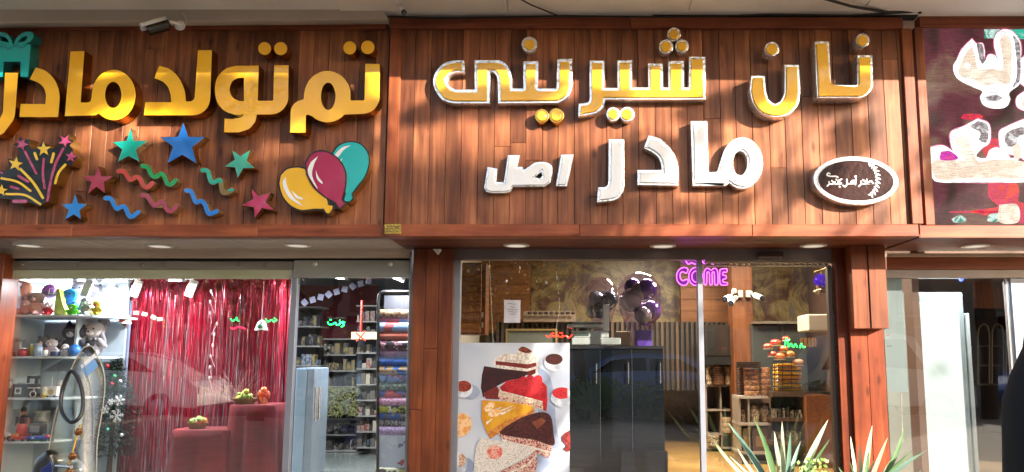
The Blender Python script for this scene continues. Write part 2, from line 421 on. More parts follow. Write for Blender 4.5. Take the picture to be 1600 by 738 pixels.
# ---- canopy slab over the pavement
t = thing('canopy', 'long off-white concrete canopy slab above both wooden signboards', 'canopy', (0, 0, ZC))
CD = 1.12
mb = MB(); mb.box(-11, 12, -CD, 1.2, ZC, ZC + 0.28); obj('slab', mb, M['canopy'], t, bevel=0.01)
mb = MB(); mb.box(-11, 12, -CD - 0.03, -CD - 0.002, ZC - 0.05, ZC + 0.34); obj('edge_band', mb, P('#9c948a', 0.6), t)
for x0, x1 in ((-1.9, -0.55), (-0.54, 0.9), (0.91, 2.3), (2.31, 3.75), (3.76, 5.2)):
    mb = MB(); mb.box(x0, x1, -CD + 0.05, -0.12, ZC - 0.012, ZC - 0.001); obj('panel', mb, M['canopy'], t, bevel=0.003)
# upper storey of the building, above the canopy
t = thing('upper_facade', 'plain plastered wall rising above the canopy slab', 'wall', (0, 1.3, ZC))
mb = MB(); mb.box(-11, 12, 0.9, 1.3, ZC + 0.3, ZC + 4); obj('wall', mb, P('#b8ab98', 0.8), t)

# ---- the beige composite strip with a rounded end, over the left signboard
c = path([(-60, 8), (-60, 37), (30, 35), (604, 30), ('s', [(603, 22), (590, 11), (560, 5)]), (380, 5)])
o = plate('fascia_strip', [c], -0.12, 0.1, M['fascia'], bevel=0.006, side=M['fascia']); tag(o, 'beige composite fascia strip with a rounded right end above the left signboard', 'fascia')

def signboard(label, px0, px1, ptop, pbot, yb, step, joints, fr, phase=0.0, m='plank', frames=('top', 'bottom', 'left', 'right'), frm=0.045):
    x0, x1, z0, z1 = rect(px0, ptop, px1, pbot, yb)
    t = thing('wooden_signboard', label, 'signboard', ((x0 + x1) / 2, yb, z0))
    sx = step / 1200 * (yb + 6); x = x0 + phase * sx; i = 0; first = None
    while x < x1 - 0.02:
        w = sx * random.uniform(0.95, 1.05); xe = min(x + w, x1)
        cuts = [z0, z1]; 
        if random.random() < joints: cuts.insert(1, z0 + (z1 - z0) * random.uniform(0.12, 0.9))
        for a, b in zip(cuts[:-1], cuts[1:]):
            d = random.uniform(-0.0012, 0.0014)
            mb = MB(); mb.box(x + 0.0016, xe - 0.0016, yb + d, yb + 0.018, a + 0.0012, b - 0.0008)
            obj('plank', mb, M[m], t, bevel=0.0022)
        x = xe; i += 1
    mb = MB(); mb.box(x0, x1, yb + 0.0185, yb + 0.3, z0, z1); obj('backing', mb, P('#1c100b', 0.8), t)
    return t, (x0, x1, z0, z1)
sbL, gL = signboard('left wooden signboard of upright planks behind the yellow letters and balloons', -70, 604, 42, 352, 0.045, 25.0, 0.35, 0.2)
sbR, gR = signboard('middle wooden signboard of upright planks behind the chrome framed letters', 622, 1416, 40, 352, 0.0, 26.2, 0.3, 0.2)
def rail(t, name, px0, py0, px1, py1, Y, dep, m, bev=0.004):
    mb = MB(); pbox(mb, px0, py0, px1, py1, Y, dep); return obj(name, mb, m, t, bevel=bev)
# rails of the left board: three lengths of board butted together
zr = W(300, 352, 0.0)
for a, b in ((-80, 112), (112.6, 402), (402.6, 603.5)): rail(sbL, 'bottom_rail', a, 351.0, b, 369.5, -0.012 + 0.002 * (a > 0), 0.12, M['rail'])
for a, b in ((-80, 210), (210.6, 604)): rail(sbL, 'top_rail', a, 33, b, 44.5, 0.0, 0.12, M['rail'])
for a, b in ((604.5, 905), (905.6, 1175), (1175.6, 1435.5)): rail(sbR, 'bottom_rail', a, 350.5, b, 369.5, -0.035 + 0.0015 * (a > 1000), 0.13, M['rail'])
for a, b in ((609, 985), (985.6, 1411)): rail(sbR, 'top_rail', a, 27, b, 44, -0.03, 0.12, M['rail'])
x0, _, z0, z1 = rect(605, 44.5, 623, 350, -0.032); x1 = W(623, 200, -0.032).x
mb = MB(); mb.box(x0, x1, -0.032, 0.2, z0, z1); obj('side_board', mb, M['post'], sbR, bevel=0.004)
x0, x1, z0, z1 = rect(1413, 44.5, 1430, 350, -0.032)
mb = MB(); mb.box(x0 + 0.02, x1 + 0.02, -0.032, 0.2, z0, z1); obj('side_board', mb, M['post'], sbR, bevel=0.004)
# ---- soffits
S0 = 0.012; xl = W(604, 370, 0).x
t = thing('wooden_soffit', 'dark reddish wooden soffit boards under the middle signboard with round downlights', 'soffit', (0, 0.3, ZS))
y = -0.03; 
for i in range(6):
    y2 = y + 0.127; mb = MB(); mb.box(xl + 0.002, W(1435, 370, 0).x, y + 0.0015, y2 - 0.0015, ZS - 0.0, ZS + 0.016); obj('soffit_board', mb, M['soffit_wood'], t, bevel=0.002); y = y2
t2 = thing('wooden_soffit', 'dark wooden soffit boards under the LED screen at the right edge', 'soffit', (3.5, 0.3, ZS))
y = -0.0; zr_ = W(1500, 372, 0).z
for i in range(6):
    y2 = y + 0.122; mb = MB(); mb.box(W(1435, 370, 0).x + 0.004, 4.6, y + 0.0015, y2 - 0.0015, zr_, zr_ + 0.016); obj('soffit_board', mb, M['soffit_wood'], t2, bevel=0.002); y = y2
t = thing('glossy_soffit', 'glossy light grey soffit panels under the left signboard', 'soffit', (-3, 0.3, ZS))
glo = mat('glossy_panel', '#dcd4cc', 0.12, col2='#ccc4bc', scale=2, coat=0.6, bump=0.04, bscale=3)
for a, b in ((-6.2, -4.05), (-4.045, -2.85), (-2.845, xl - 0.002)):
    mb = MB(); mb.box(a, b, 0.02, 0.70, ZS + 0.003, ZS + 0.012); obj('soffit_panel', mb, glo, t)
# downlights
dl0 = None
lens = mat('frosted_lens', '#d9d2c4', 0.4, emit=0.25); ring = P('#cfc9c0', 0.3)
def downlight(px, py, label, z, m=None):
    # px,py on the horizontal plane z
    a = (px - PCX) / F; b = -(py - PCY) / F
    d = Vector((a, math.cos(PITCH) - b * math.sin(PITCH), math.sin(PITCH) + b * math.cos(PITCH))); p = CAM + d * ((z - CAM.z) / d.z)
    t = thing('downlight', label, 'ceiling light', (p.x, p.y, z), group='round downlights in the soffits')
    mb = MB(); mb.lathe(p, [(0.112, 0.0), (0.112, -0.008), (0.085, -0.012), (0.085, -0.001)], 28); obj('trim_ring', mb, ring, t, smooth=True)
    mb = MB(); mb.lathe(p, [(0.083, -0.002), (0.083, -0.007), (0.04, -0.009)], 24); obj('lens', mb, lens, t)
    return t
downlight(807, 383, 'round downlight in the wooden soffit left of the WELCOME neon, above the cake poster', ZS)
downlight(1036, 384, 'round downlight in the wooden soffit directly above the purple neon word', ZS)
downlight(1271, 383.5, 'round downlight in the wooden soffit near the pale door closer', ZS)
downlight(1524, 384, 'round downlight in the soffit under the LED screen', zr_)
downlight(45, 383, 'round light in the glossy soffit at the far left over the toy shelves', ZS + 0.002)
downlight(250, 384, 'round light in the glossy soffit above the red tinsel curtain', ZS + 0.002)
downlight(465, 383, 'round light in the glossy soffit above the left shop door', ZS + 0.002)

# ---- brass plate on the rail
o = plate('brass_plate', [path([(601, 350), (627, 350), (627, 366), (601, 366)])], -0.039, 0.003, M['gold_bright']); tag(o, 'small square brass maker plate on the rail between the two signboards', 'plate')
ink = P('#1b140c', 0.5)
pl = o
for r, (y, segs) in enumerate([(354, [(604, 607), (608, 613), (614, 619), (620, 624)]), (358, [(603, 609), (611, 614), (616, 625)]), (362, [(604, 611), (613, 617), (619, 622)])]):
    for a, b in segs:
        plate('printed_line', [stroke([(a, y), ((a + b) / 2, y - 1), (b, y + 0.6)], 0.9)], -0.0405, 0.0008, ink, None).parent = pl

# ================================================================== lettering helpers
def letter(label, contours, yf, dots=(), face=M['gold_face'], side=M['gold_side'], cat='sign letter', name='sign_letter', edge=0.35, back=0.03):
    """box letter with a lit face and mirror-gold sides; dots are parts of it"""
    p = W(*contours[0][0], yf); t = thing(name, label, cat, (p.x, 0, p.z), group=None)
    plate('return', contours, yf, back - yf, side, t)
    plate('face', [offset(contours[0], -edge)] + [offset(c, edge) for c in contours[1:]], yf - 0.004, 0.0036, face, t, bevel=0.001)
    for d in dots:
        plate('dot_return', [d], yf, back - yf, side, t); plate('dot', [offset(d, -edge)], yf - 0.004, 0.0036, face, t, bevel=0.001)
    return t
def chrome_letter(label, contours, yf, dots=(), face=M['gold_face'], rim=4.2, drim=3.2, back=0.0, dome=0.016):
    p = W(*contours[0][0], yf); t = thing('sign_letter', label, 'sign letter', (p.x, 0, p.z))
    plate('chrome_case', contours, yf, back - yf, M['chrome'], t, bevel=0.004, smooth=True)
    plate('face', [offset(contours[0], -rim)] + [offset(c, rim) for c in contours[1:]], yf - dome, dome - 0.0005, face, t, bevel=0.006, smooth=True, res=2)
    for d in dots:
        plate('dot_case', [d], yf, back - yf, M['chrome'], t, bevel=0.004, smooth=True)
        plate('dot', [offset(d, -drim)], yf - dome, dome - 0.0005, face, t, bevel=0.006, smooth=True, res=2)
    return t
A = lambda items: path(sc(items, 3.69, 0, 30))
B = lambda items: path(sc(items, 3.69, 200, 30))
YL = -0.075
letter('yellow letter reh cut by the left edge, beside the teal gift', [A([(28, 308), (105, 308), (84, 575, 120), (10, 672, 60), (-80, 676), (-80, 590), (-8, 588, 50), (14, 540)])], YL)
letter('yellow letter dal between the cut reh and the word with alef and mim', [A([('s', [(205, 277), (262, 297), (310, 342), (337, 400), (345, 455)]), (335, 566), (110, 566), (118, 488), (259, 488), ('s', [(264, 440), (252, 400), (222, 370), (170, 348)])])], YL)
letter('yellow joined letters mim and alef with an oval hole, under the bullet camera', [A([(372, 561), (405, 185), (487, 183), (465, 480, 6), (522, 480, 22), ('a', 655, 437, 127, 147, 197, 492), (548, 556, 8)]), A([('a', 652, 437, 46, 74, 0, 351)])], YL)
letter('bright yellow joined letters lam and dal above the large blue star', [B([('s', [(178, 266), (240, 287), (292, 335), (325, 405), (335, 474)]), (381, 474, 28), (402, 178), (485, 178), (470, 556, 100), (90, 556), (98, 478), (247, 478), ('s', [(245, 440), (230, 395), (198, 362), (150, 341)])])], YL)
letter('yellow letters teh and vav with crinkled shiny film and two dots', [B([(842, 265), (927, 265), (922, 551, 100), (744, 551), ('s', [(735, 590), (700, 632), (640, 654)]), (552, 655), (556, 573), ('s', [(600, 575), (645, 567), (668, 552)]), ('s', [(612, 552), (556, 530), (512, 478), (500, 400), (515, 335), (560, 287), (620, 268)]), (755, 267), (748, 470, 6), (836, 470, 6)]), B([(667, 340), (667, 472), ('s', [(640, 471), (603, 450), (586, 405), (603, 360), (635, 341)])])], YL, [[(x / 3.69 + 200, y / 3.69 + 30) for x, y in circ(788, 170, 38)], [(x / 3.69 + 200, y / 3.69 + 30) for x, y in circ(880, 170, 39)]], face=M['gold_foil'])
letter('yellow letters teh and mim at the right end of the left signboard, two dots above', [B([(1368, 257), (1453, 257), (1450, 548, 100), (1248, 548), ('a', 1150, 447, 137, 150, 43, 130), (1026, 548, 10), (1025, 656), (933, 656), (938, 466, 80), (1012, 464, 10), ('a', 1150, 447, 137, 150, 187, 345), (1284, 468, 6), (1362, 468, 8)]), B([('a', 1154, 445, 41, 77, 0, 351)])], YL, [[(x / 3.69 + 200, y / 3.69 + 30) for x, y in circ(1278, 166, 39)], [(x / 3.69 + 200, y / 3.69 + 30) for x, y in circ(1382, 163, 40)]])

# teal gift box with a bow
teal = mat('teal_acrylic', '#17b7ba', 0.2, coat=0.9, scale=3, col2='#14abb0'); tealside = P('#2f8f92', 0.35, metal=0.5)
p = W(20, 80, YL); t = thing('gift_sign', 'teal gift box cut-out with a ribbon bow at the upper left corner', 'sign ornament', (p.x, 0, p.z))
for nm, yf, dd, mm in (('return', YL, 0.105, tealside), ('face', YL - 0.004, 0.0035, teal)):
    plate(nm, [A([(178, 146), (162, 333), (118, 333), (118, 246), (22, 246), (15, 333), (-100, 333), (-110, 148), (20, 140)])], yf, dd, mm, t)
    plate('bow_loop', [A([('s', [(82, 150), (88, 120), (120, 85), (160, 72), (188, 80), (192, 105), (172, 130), (130, 150)])]), A([('s', [(100, 140), (118, 112), (150, 97), (158, 108), (145, 128)])])], yf - 0.002, dd, mm, t)
    plate('bow_loop', [A([('s', [(72, 152), (66, 120), (40, 85), (0, 74), (-32, 82), (-36, 105), (-16, 130), (20, 150)])]), A([('s', [(54, 140), (40, 112), (6, 98), (-2, 108), (10, 128)])])], yf - 0.003, dd, mm, t)
rb = P('#0e8f98', 0.3, coat=0.5)
plate('ribbon_swirl', [stroke([(x / 3.69, y / 3.69 + 30) for x, y in [(0, 165), (20, 150), (40, 172), (70, 160), (95, 150), (120, 165), (150, 150)]], 2.2)], YL - 0.006, 0.0016, rb, t)

# ---- stars
def star(label, pts, s, ox, oy, yf, col, foil=False, sidec='#b98a50'):
    c = [(x / s + ox, y / s + oy) for x, y in pts]; p = W(*c[0], yf); t = thing('star_sign', label, 'star', (p.x, 0, p.z), group='star cut-outs on the left signboard')
    plate('return', [c], yf, 0.03 - yf, mat('star_side' + sidec, sidec, 0.25, metal=0.85, bump=0.05), t)
    plate('face', [offset(c, -0.5)], yf - 0.003, 0.0026, mat('star_' + col + ('_foil' if foil else ''), col, 0.2, coat=0.9, scale=8, bump=0.9 if foil else 0.02, bscale=14), t)
Ys = -0.05
star('teal star under the yellow letters lam and dal, left of the large blue star', [(885, 45), (907, 130), (1000, 131), (922, 190), (948, 275), (873, 235), (798, 275), (828, 190), (762, 140), (858, 130)], 4.34, 0, 190, Ys, '#16a89a', sidec='#d8c4a0')
star('large plain blue star, biggest of the stars', [(150, 5), (182, 97), (290, 99), (206, 165), (235, 270), (143, 215), (45, 270), (82, 162), (0, 100), (116, 97)], 4.1, 250, 190, Ys, '#1f74d4')
star('small upside down green star with white glare left of the balloons', [(460, 180), (514, 220), (578, 182), (556, 252), (610, 300), (534, 300), (497, 365), (480, 295), (412, 290), (478, 243)], 4.1, 250, 190, Ys, '#3aa790', True)
star('magenta star beside the yellow balloon, tilted', [(585, 430), (632, 478), (708, 455), (678, 515), (735, 570), (655, 555), (608, 618), (600, 550), (525, 538), (598, 495)], 4.1, 250, 190, Ys, '#b3265c', True)
star('dusty magenta star left of the orange red squiggle', [(668, 300), (688, 370), (768, 372), (707, 412), (714, 487), (655, 445), (598, 492), (618, 412), (560, 372), (642, 368)], 4.34, 0, 190, Ys, '#a53055')
star('small blue star low beside the fireworks', [(510, 492), (530, 555), (592, 560), (541, 602), (550, 665), (500, 632), (440, 668), (464, 602), (415, 560), (488, 555)], 4.34, 0, 190, Ys, '#2a86dc')
# ---- squiggles
def squig(label, pts, s, ox, oy, col, foil=False, yf=-0.045):
    c = stroke([(x / s + ox, y / s + oy) for x, y in pts], 6.6); p = W(*c[0], yf); t = thing('squiggle_sign', label, 'streamer', (p.x, 0, p.z), group='wavy streamers on the left signboard')
    plate('return', [offset(c, 0.5)], yf, 0.03 - yf, mat('sq_side', '#a9875c', 0.3, metal=0.6), t)
    plate('face', [c], yf - 0.003, 0.0026, mat('sq_' + col, col, 0.22, coat=0.8, bump=0.4 if foil else 0.02, bscale=40), t)
squig('orange red wavy streamer under the teal star', [(805, 337), (838, 340), (862, 368), (882, 395), (925, 378), (950, 392), (972, 435), (1000, 447), (1033, 418)], 4.34, 0, 190, '#c3423c')
squig('green wavy streamer right of the orange red one', [(965, 302), (1000, 312), (1028, 362), (1058, 375), (1088, 355), (1112, 370), (1132, 418), (1160, 426), (1190, 400)], 4.34, 0, 190, '#129a52')
squig('dusty pink wavy streamer under the green one', [(962, 500), (1000, 507), (1030, 555), (1052, 570), (1092, 545), (1112, 560), (1135, 603), (1160, 608), (1198, 575)], 4.34, 0, 190, '#a2405c')
squig('blue wavy streamer between the small blue star and the pink streamer', [(715, 520), (752, 527), (790, 590), (832, 575), (852, 590), (872, 635), (895, 645), (938, 615)], 4.34, 0, 190, '#2b84dd')
squig('teal wavy streamer with a white glare under the upside down star', [(272, 312), (305, 320), (325, 380), (348, 390), (376, 375), (388, 388), (400, 448), (425, 457), (460, 440)], 4.1, 250, 190, '#2fa894', True)
squig('blue wavy streamer left of the tilted magenta star', [(168, 442), (200, 452), (228, 515), (262, 510), (286, 530), (307, 583), (325, 590), (365, 575)], 4.1, 250, 190, '#2b7fdb')
# ---- fireworks
Fw = lambda pts: [(x / 4.34, y / 4.34 + 190) for x, y in pts]
p = W(50, 270, Ys); t = thing('fireworks_sign', 'black fireworks cut-out with yellow and magenta streaks and stars', 'sign ornament', (p.x, 0, p.z))
base = Fw([(-90, 335), (0, 332), (40, 342), (58, 300), (55, 250), (100, 262), (120, 225), (138, 240), (135, 205), (122, 180), (90, 155), (125, 142), (132, 102), (160, 126), (208, 120), (195, 155), (212, 190), (250, 180), (292, 135), (320, 165), (352, 182), (395, 180), (410, 152), (386, 105), (435, 106), (460, 78), (467, 122), (502, 130), (472, 162), (494, 190), (500, 225), (532, 240), (500, 262), (492, 302), (450, 290), (402, 370), (382, 432), (352, 428), (336, 547), (310, 547), (268, 576), (215, 555), (180, 545), (165, 558), (90, 556), (75, 530), (0, 520), (-90, 500)])
plate('back_plate', [base], Ys, 0.105, M['black_plate'], t, side=mat('fw_side', '#b08a4c', 0.3, metal=0.8))
yel = mat('lemon_acrylic', '#f0c530', 0.2, coat=0.8, scale=4); mag = mat('magenta_acrylic', '#a63a68', 0.22, coat=0.8, scale=20, col2='#b9527c', bump=0.2)
for pts, w, mm in [([(170, 205), (210, 285), (245, 352)], 15, mag), ([(296, 255), (290, 350), (302, 452)], 15, mag), ([(428, 185), (375, 290), (340, 420), (322, 535)], 16, mag), ([(125, 370), (190, 408)], 17, mag), ([(75, 442), (122, 456)], 16, mag), ([(92, 541), (172, 541)], 22, mag), ([(0, 345), (14, 350)], 12, mag),
                   ([(235, 215), (250, 255)], 17, yel), ([(363, 218), (348, 275)], 17, yel), ([(442, 293), (395, 350), (374, 418)], 16, yel), ([(138, 322), (225, 415), (290, 518)], 17, yel), ([(10, 385), (120, 410), (205, 470)], 15, yel), ([(42, 492), (170, 500), (272, 560)], 15, yel)]:
    plate('streak', [stroke(Fw(pts), w / 4.34)], Ys - 0.004, 0.0035, mm, t)
def st5(cx, cy, r, rot): return [(cx + (r if k % 2 == 0 else r * 0.42) * math.cos(R(rot + 36 * k)), cy + (r if k % 2 == 0 else r * 0.42) * math.sin(R(rot + 36 * k))) for k in range(10)]
for cx, cy, r, rot, mm in [(148, 155, 46, -70, mag), (296, 188, 50, -92, yel), (440, 132, 46, -60, mag), (482, 240, 42, -80, mag), (105, 288, 50, -80, yel), (8, 468, 42, -85, yel), (-20, 348, 30, -80, mag)]:
    plate('small_star', [Fw(st5(cx, cy, r, rot))], Ys - 0.005, 0.0046, mm, t)
# ---- balloons
Bl = lambda it: path(sc(it, 4.1, 250, 190))
p = W(510, 280, -0.07); t = thing('balloons_sign', 'three balloon cut-out in yellow, magenta and teal with black outline', 'sign ornament', (p.x, 0, p.z))
tb = Bl([('s', [(1112, 200), (1150, 155), (1218, 134), (1285, 150), (1326, 200), (1336, 262), (1312, 345), (1262, 415), (1226, 462)]), ('s', [(1234, 492), (1208, 512), (1182, 502), (1192, 462)]), ('s', [(1150, 380), (1110, 300), (1100, 240)])])
mg = Bl([('s', [(935, 270), (965, 220), (1020, 193), (1085, 205), (1145, 250), (1182, 320), (1185, 400), (1172, 465), (1160, 500)]), ('s', [(1182, 528), (1150, 552), (1128, 520)]), ('s', [(1060, 480), (990, 420), (945, 340)])])
yb_ = Bl([('s', [(775, 345), (820, 305), (900, 298), (960, 330), (1030, 420), (1068, 500), (1075, 535)]), ('s', [(1106, 542), (1092, 578), (1070, 588), (1050, 558)]), ('s', [(990, 558), (900, 565), (830, 530), (785, 470), (765, 400)])])
gs = mat('fw_side', '#b08a4c')
plate('teal_backplate', [offset(tb, 2.2)], -0.066, 0.096, M['black_plate'], t, side=gs)
plate('yellow_backplate', [offset(yb_, 2.4)], -0.069, 0.1, M['black_plate'], t, side=gs)
plate('teal_balloon', [tb], -0.071, 0.0045, teal, t)
plate('yellow_balloon', [yb_], -0.074, 0.0045, mat('balloon_yellow', '#f0b91c', 0.2, coat=0.9, scale=3), t)
plate('magenta_backplate', [offset(mg, 2.2)], -0.079, 0.1, M['black_plate'], t, side=gs)
plate('magenta_balloon', [mg], -0.083, 0.0035, mat('balloon_magenta', '#ab1a50', 0.2, coat=0.9, scale=3, col2='#a0164a'), t)
plate('knot_web', [Bl([(1065, 490), (1130, 520), (1180, 470), (1190, 520), (1140, 560), (1080, 550)])], -0.064, 0.06, M['black_plate'], t)
wh = P('#eef0f4', 0.25, coat=0.6)
def cres(a, b, bulge, w, Y): # crescent highlight
    pass
for pts, Y in (([(1012, 222), (962, 270), (950, 340), (1015, 440), (975, 350), (985, 280)], -0.0845), ([(998, 312), (1005, 365), (1035, 398), (1040, 388), (1015, 355)], -0.0845), ([(805, 355), (785, 400), (830, 490), (915, 540), (850, 480), (812, 410)], -0.0755), ([(845, 442), (870, 488), (910, 500), (912, 490), (880, 475)], -0.0755), ([(1222, 152), (1165, 168), (1120, 215), (1140, 228), (1175, 185)], -0.0725), ([(1170, 232), (1155, 250), (1160, 262)], -0.0725)):
    plate('highlight', [Bl([('s', pts + [pts[0]])])], Y, 0.001, wh, t)

# ================================================================== chrome letters of the middle board
c5 = lambda it: path(sc(it, 4.1, 660, 30)); c6 = lambda it: path(sc(it, 4.1, 880, 30)); c7 = lambda it: path(sc(it, 4.34, 1140, 30)); c8 = lambda it: path(sc(it, 3.333, 740, 180))
d5 = lambda x, y, r, s=4.1, ox=660, oy=30: circ(x / s + ox, y / s + oy, r / s)
YR = -0.085
chrome_letter('yellow chrome rimmed letters nun and yeh at the left end of the middle signboard', [c5([(270, 343), (270, 262), ('s', [(200, 262), (135, 283), (84, 340), (68, 400), (84, 462), (130, 520), (200, 541)]), (432, 541), (434, 338), ('s', [(455, 340), (474, 362), (481, 400)]), (483, 541), ('s', [(870, 538), (932, 500), (960, 430)]), (960, 252), (862, 255), (858, 443, 12), (740, 443, 8), (745, 268), (645, 270), (645, 443, 4), (578, 443), ('s', [(575, 380), (560, 322), (532, 282), (490, 262)]), (332, 262), (334, 450), ('s', [(215, 450), (178, 432), (158, 396), (174, 360), (210, 343)])])], YR,
    [d5(685, 162, 51)], rim=4.4, drim=4.4)
p = W(858, 181, YR)
t = thing('sign_letter_dots', 'pair of round yellow dots in gold rims just below the letter nun', 'sign letter', (p.x, 0, p.z))
for x, y, r in ((765, 620, 46), (858, 618, 49)):
    plate('dot_case', [d5(x, y, r)], YR - 0.002 * (x > 800), 0.1, M['gold_bright'], t, bevel=0.004, smooth=True); plate('dot', [d5(x, y, r - 16)], YR - 0.018, 0.0155, M['gold_face'], t, bevel=0.006, smooth=True)
chrome_letter('long yellow letters shin, yeh and reh with five upright teeth and chrome rims', [c6([(168, 265), (265, 265), (265, 440), (348, 440), (345, 262), (442, 262), (442, 437), (545, 437), (543, 283), (640, 283), (640, 437), (675, 437), (672, 268), (775, 268), (775, 437), (805, 437), (805, 240), (912, 240), (915, 516), (272, 516), ('s', [(258, 565), (205, 605), (95, 625)]), (98, 540), ('s', [(138, 538), (160, 530), (168, 512)])])], YR - 0.003,
    [d5(710, 97, 44, oy=30, ox=880), d5(659, 176, 47, ox=880), d5(761, 173, 44, ox=880), d5(320, 608, 45, ox=880), d5(409, 609, 48, ox=880)], rim=3.9, drim=3.2)
g7 = lambda p_: offset(p_, 3.2)
nun = c7([(160, 397), (228, 397), ('s', [(234, 490), (258, 555), (308, 586), (355, 562), (382, 510), (386, 455)]), (385, 322), (459, 322), ('s', [(467, 490), (452, 572), (400, 632), (310, 651), (222, 625), (168, 560), (150, 480)])])
na = c7([(590, 165), (662, 165), (674, 460, 3), (880, 460, 28), (880, 258), (956, 258), (963, 522, 90), (606, 522)])
chrome_letter('yellow bowl shaped letter nun with one dot above, left of the last letters', [g7(nun)], -0.125, [d5(287, 203, 50, 4.34, 1140, 30)], rim=3.2, drim=2.8)
chrome_letter('yellow joined letters nun and alef nearest the right end of the middle signboard', [g7(na)], -0.13, [d5(903, 143, 48, 4.34, 1140, 30)], rim=3.2, drim=2.8)
wf = M['white_face']
chrome_letter('white letters mim and alef with an oval hole and chrome rims', [c8([(1130, 30), (1219, 30), (1222, 296, 4), (1268, 296, 14), ('a', 1399, 250, 108, 135, 200, 489), (1317, 369, 4), (1140, 369)]), c8([('a', 1388, 250, 38, 62, 0, 351)])], YR, face=wf, rim=4.4)
chrome_letter('white chrome rimmed letter dal between the white reh and alef', [c8([(912, 103), ('s', [(975, 122), (1030, 178), (1060, 240), (1068, 300)]), (1068, 368), (852, 365), (853, 285), (978, 285), ('s', [(976, 255), (960, 220), (930, 195), (885, 172)])])], YR - 0.002, face=wf, rim=4.4)
chrome_letter('white chrome rimmed letter reh in the middle of the lower row', [c8([(703, 125), (785, 125), ('s', [(785, 365), (775, 405), (738, 442), (640, 456)]), (648, 375), ('s', [(676, 375), (696, 366), (701, 345)])])], YR, face=wf, rim=4.0)
chrome_letter('small white slanted letter alef left of the white reh', [c8([(455, 205), (520, 205), (488, 371), (427, 371)])], YR + 0.02, face=wf, rim=3.2)
chrome_letter('small white joined letters sad and lam at the lower left of the middle signboard', [c8([(178, 208), (240, 208), (229, 268), (252, 268), (262, 285), ('s', [(318, 246), (372, 243), (405, 262), (411, 300)]), ('s', [(402, 350), (370, 372)]), (205, 373), ('s', [(190, 400), (160, 406)]), (95, 406), ('s', [(66, 400), (53, 380)]), (72, 268), (124, 280), (118, 348), (156, 348)]), c8([(352, 297), (357, 318), (345, 329), (322, 322)])], YR + 0.02, face=wf, rim=2.7)

# ---- oval badge
cx, cy = 1240 + 600 / 6.15, 220 + 383 / 6.15
def tilt(c, a=3.2):
    return [(cx + (x - cx) * math.cos(R(a)) - (y - cy) * math.sin(R(a)), cy + (x - cx) * math.sin(R(a)) + (y - cy) * math.cos(R(a))) for x, y in c]
p = W(cx, cy, -0.1); t = thing('oval_badge', 'dark brown oval badge with chrome rim, white lettering and a leaf spray', 'badge', (p.x, 0, p.z))
E = lambda rx, ry: tilt(circ(cx, cy, rx / 6.15, ry / 6.15, 60))
plate('chrome_rim', [E(412, 234)], -0.10, 0.1, M['chrome'], t, bevel=0.006, smooth=True)
plate('white_ring', [E(380, 208)], -0.104, 0.0038, wh, t)
plate('brown_face', [E(362, 192)], -0.107, 0.0028, mat('badge_brown', '#2a0e0e', 0.25, coat=0.15, spec=0.15, col2='#341816', bump=0.3, bscale=30), t)
def b6(x, y): return (1240 + x / 6.15, 220 + y / 6.15)
for k in range(11):   # spray of leaves
    u = k / 10; a0 = R(-62 + 118 * u); ex = 660 + 150 * math.cos(a0 * 0.98); ey = 375 + 175 * math.sin(a0 * 1.02)
    for s_ in (-1, 1):
        dr = Vector((math.cos(R(-150 + 95 * u)), math.sin(R(-150 + 95 * u)))); nn = Vector((-dr.y, dr.x)) * s_
        tip = Vector((ex, ey)) + nn * 30 + dr * 14 * -1; b1 = Vector((ex, ey)) - dr * 2; b2 = Vector((ex, ey)) + dr * 18
        ctl1 = (b1 + tip) / 2 - dr * 6; ctl2 = (b2 + tip) / 2 + dr * 4
        plate('leaf', [[b6(*q) for q in (b1, ctl1, tip, ctl2, b2)]], -0.1085, 0.0012, wh, t)
def word(strokes, w=2.0, nm='lettering', m=wh, Y=-0.1085, tr=b6):
    for q in strokes:
        plate(nm, [stroke([tr(*z) for z in q], w, k=4)], Y, 0.0012, m, t)
word([[(765, 408), (745, 388), (720, 400), (722, 412), (760, 412), (700, 415)], [(706, 415), (704, 372)], [(668, 378), (690, 395), (690, 414), (660, 415)], [(648, 390), (650, 415), (628, 438)], 
      [(598, 368), (594, 422)], [(590, 345), (600, 340), (596, 352)], [(565, 415), (585, 385), (560, 388), (545, 412), (520, 415)], [(575, 414), (540, 415)], [(512, 372), (512, 420), (495, 442), (475, 430)],
      [(462, 370), (428, 388), (460, 412), (425, 416)], [(428, 398), (425, 416), (395, 416)], [(398, 396), (396, 416), (385, 416)], [(366, 384), (382, 400), (380, 416), (352, 416)], [(340, 394), (342, 416), (324, 436)], [(425, 352), (400, 342), (350, 342), (322, 330), (330, 312), (350, 318)], [(410, 372), (412, 376)], [(440, 440), (446, 444)]], w=2.1)

# ---- thin wall cables at the top
def cable(label, pts, r, Y=None):
    mb = MB(); mb.tube([W(x, y, yy) for x, y, yy in pts], r, 6); o = obj('cable', mb, P('#17130f', 0.6), smooth=True, loc=W(*pts[0])); tag(o, label, 'cable')
cable('thin black cable along the top edge of the middle signboard', [(606, 26, -0.06), (700, 29, -0.06), (880, 25, -0.05), (1050, 27, -0.07), (1200, 23, -0.06), (1330, 24, -0.07), (1434, 19, -0.06)], 0.007)
cable('black cable crossing the canopy above the chrome letters', [(790, -14, -0.6), (830, 8, -0.35), (870, 24, -0.08)], 0.006)
cable('bundle of dark cables crossing the canopy toward the LED screen', [(1260, -10, -0.5), (1330, 10, -0.3), (1390, 20, -0.1), (1435, 17, -0.06)], 0.012)
cable('dark cable hanging under the canopy at the corner of the LED screen', [(1435, 21, -0.06), (1446, 10, -0.1), (1447, -10, -0.3)], 0.016)
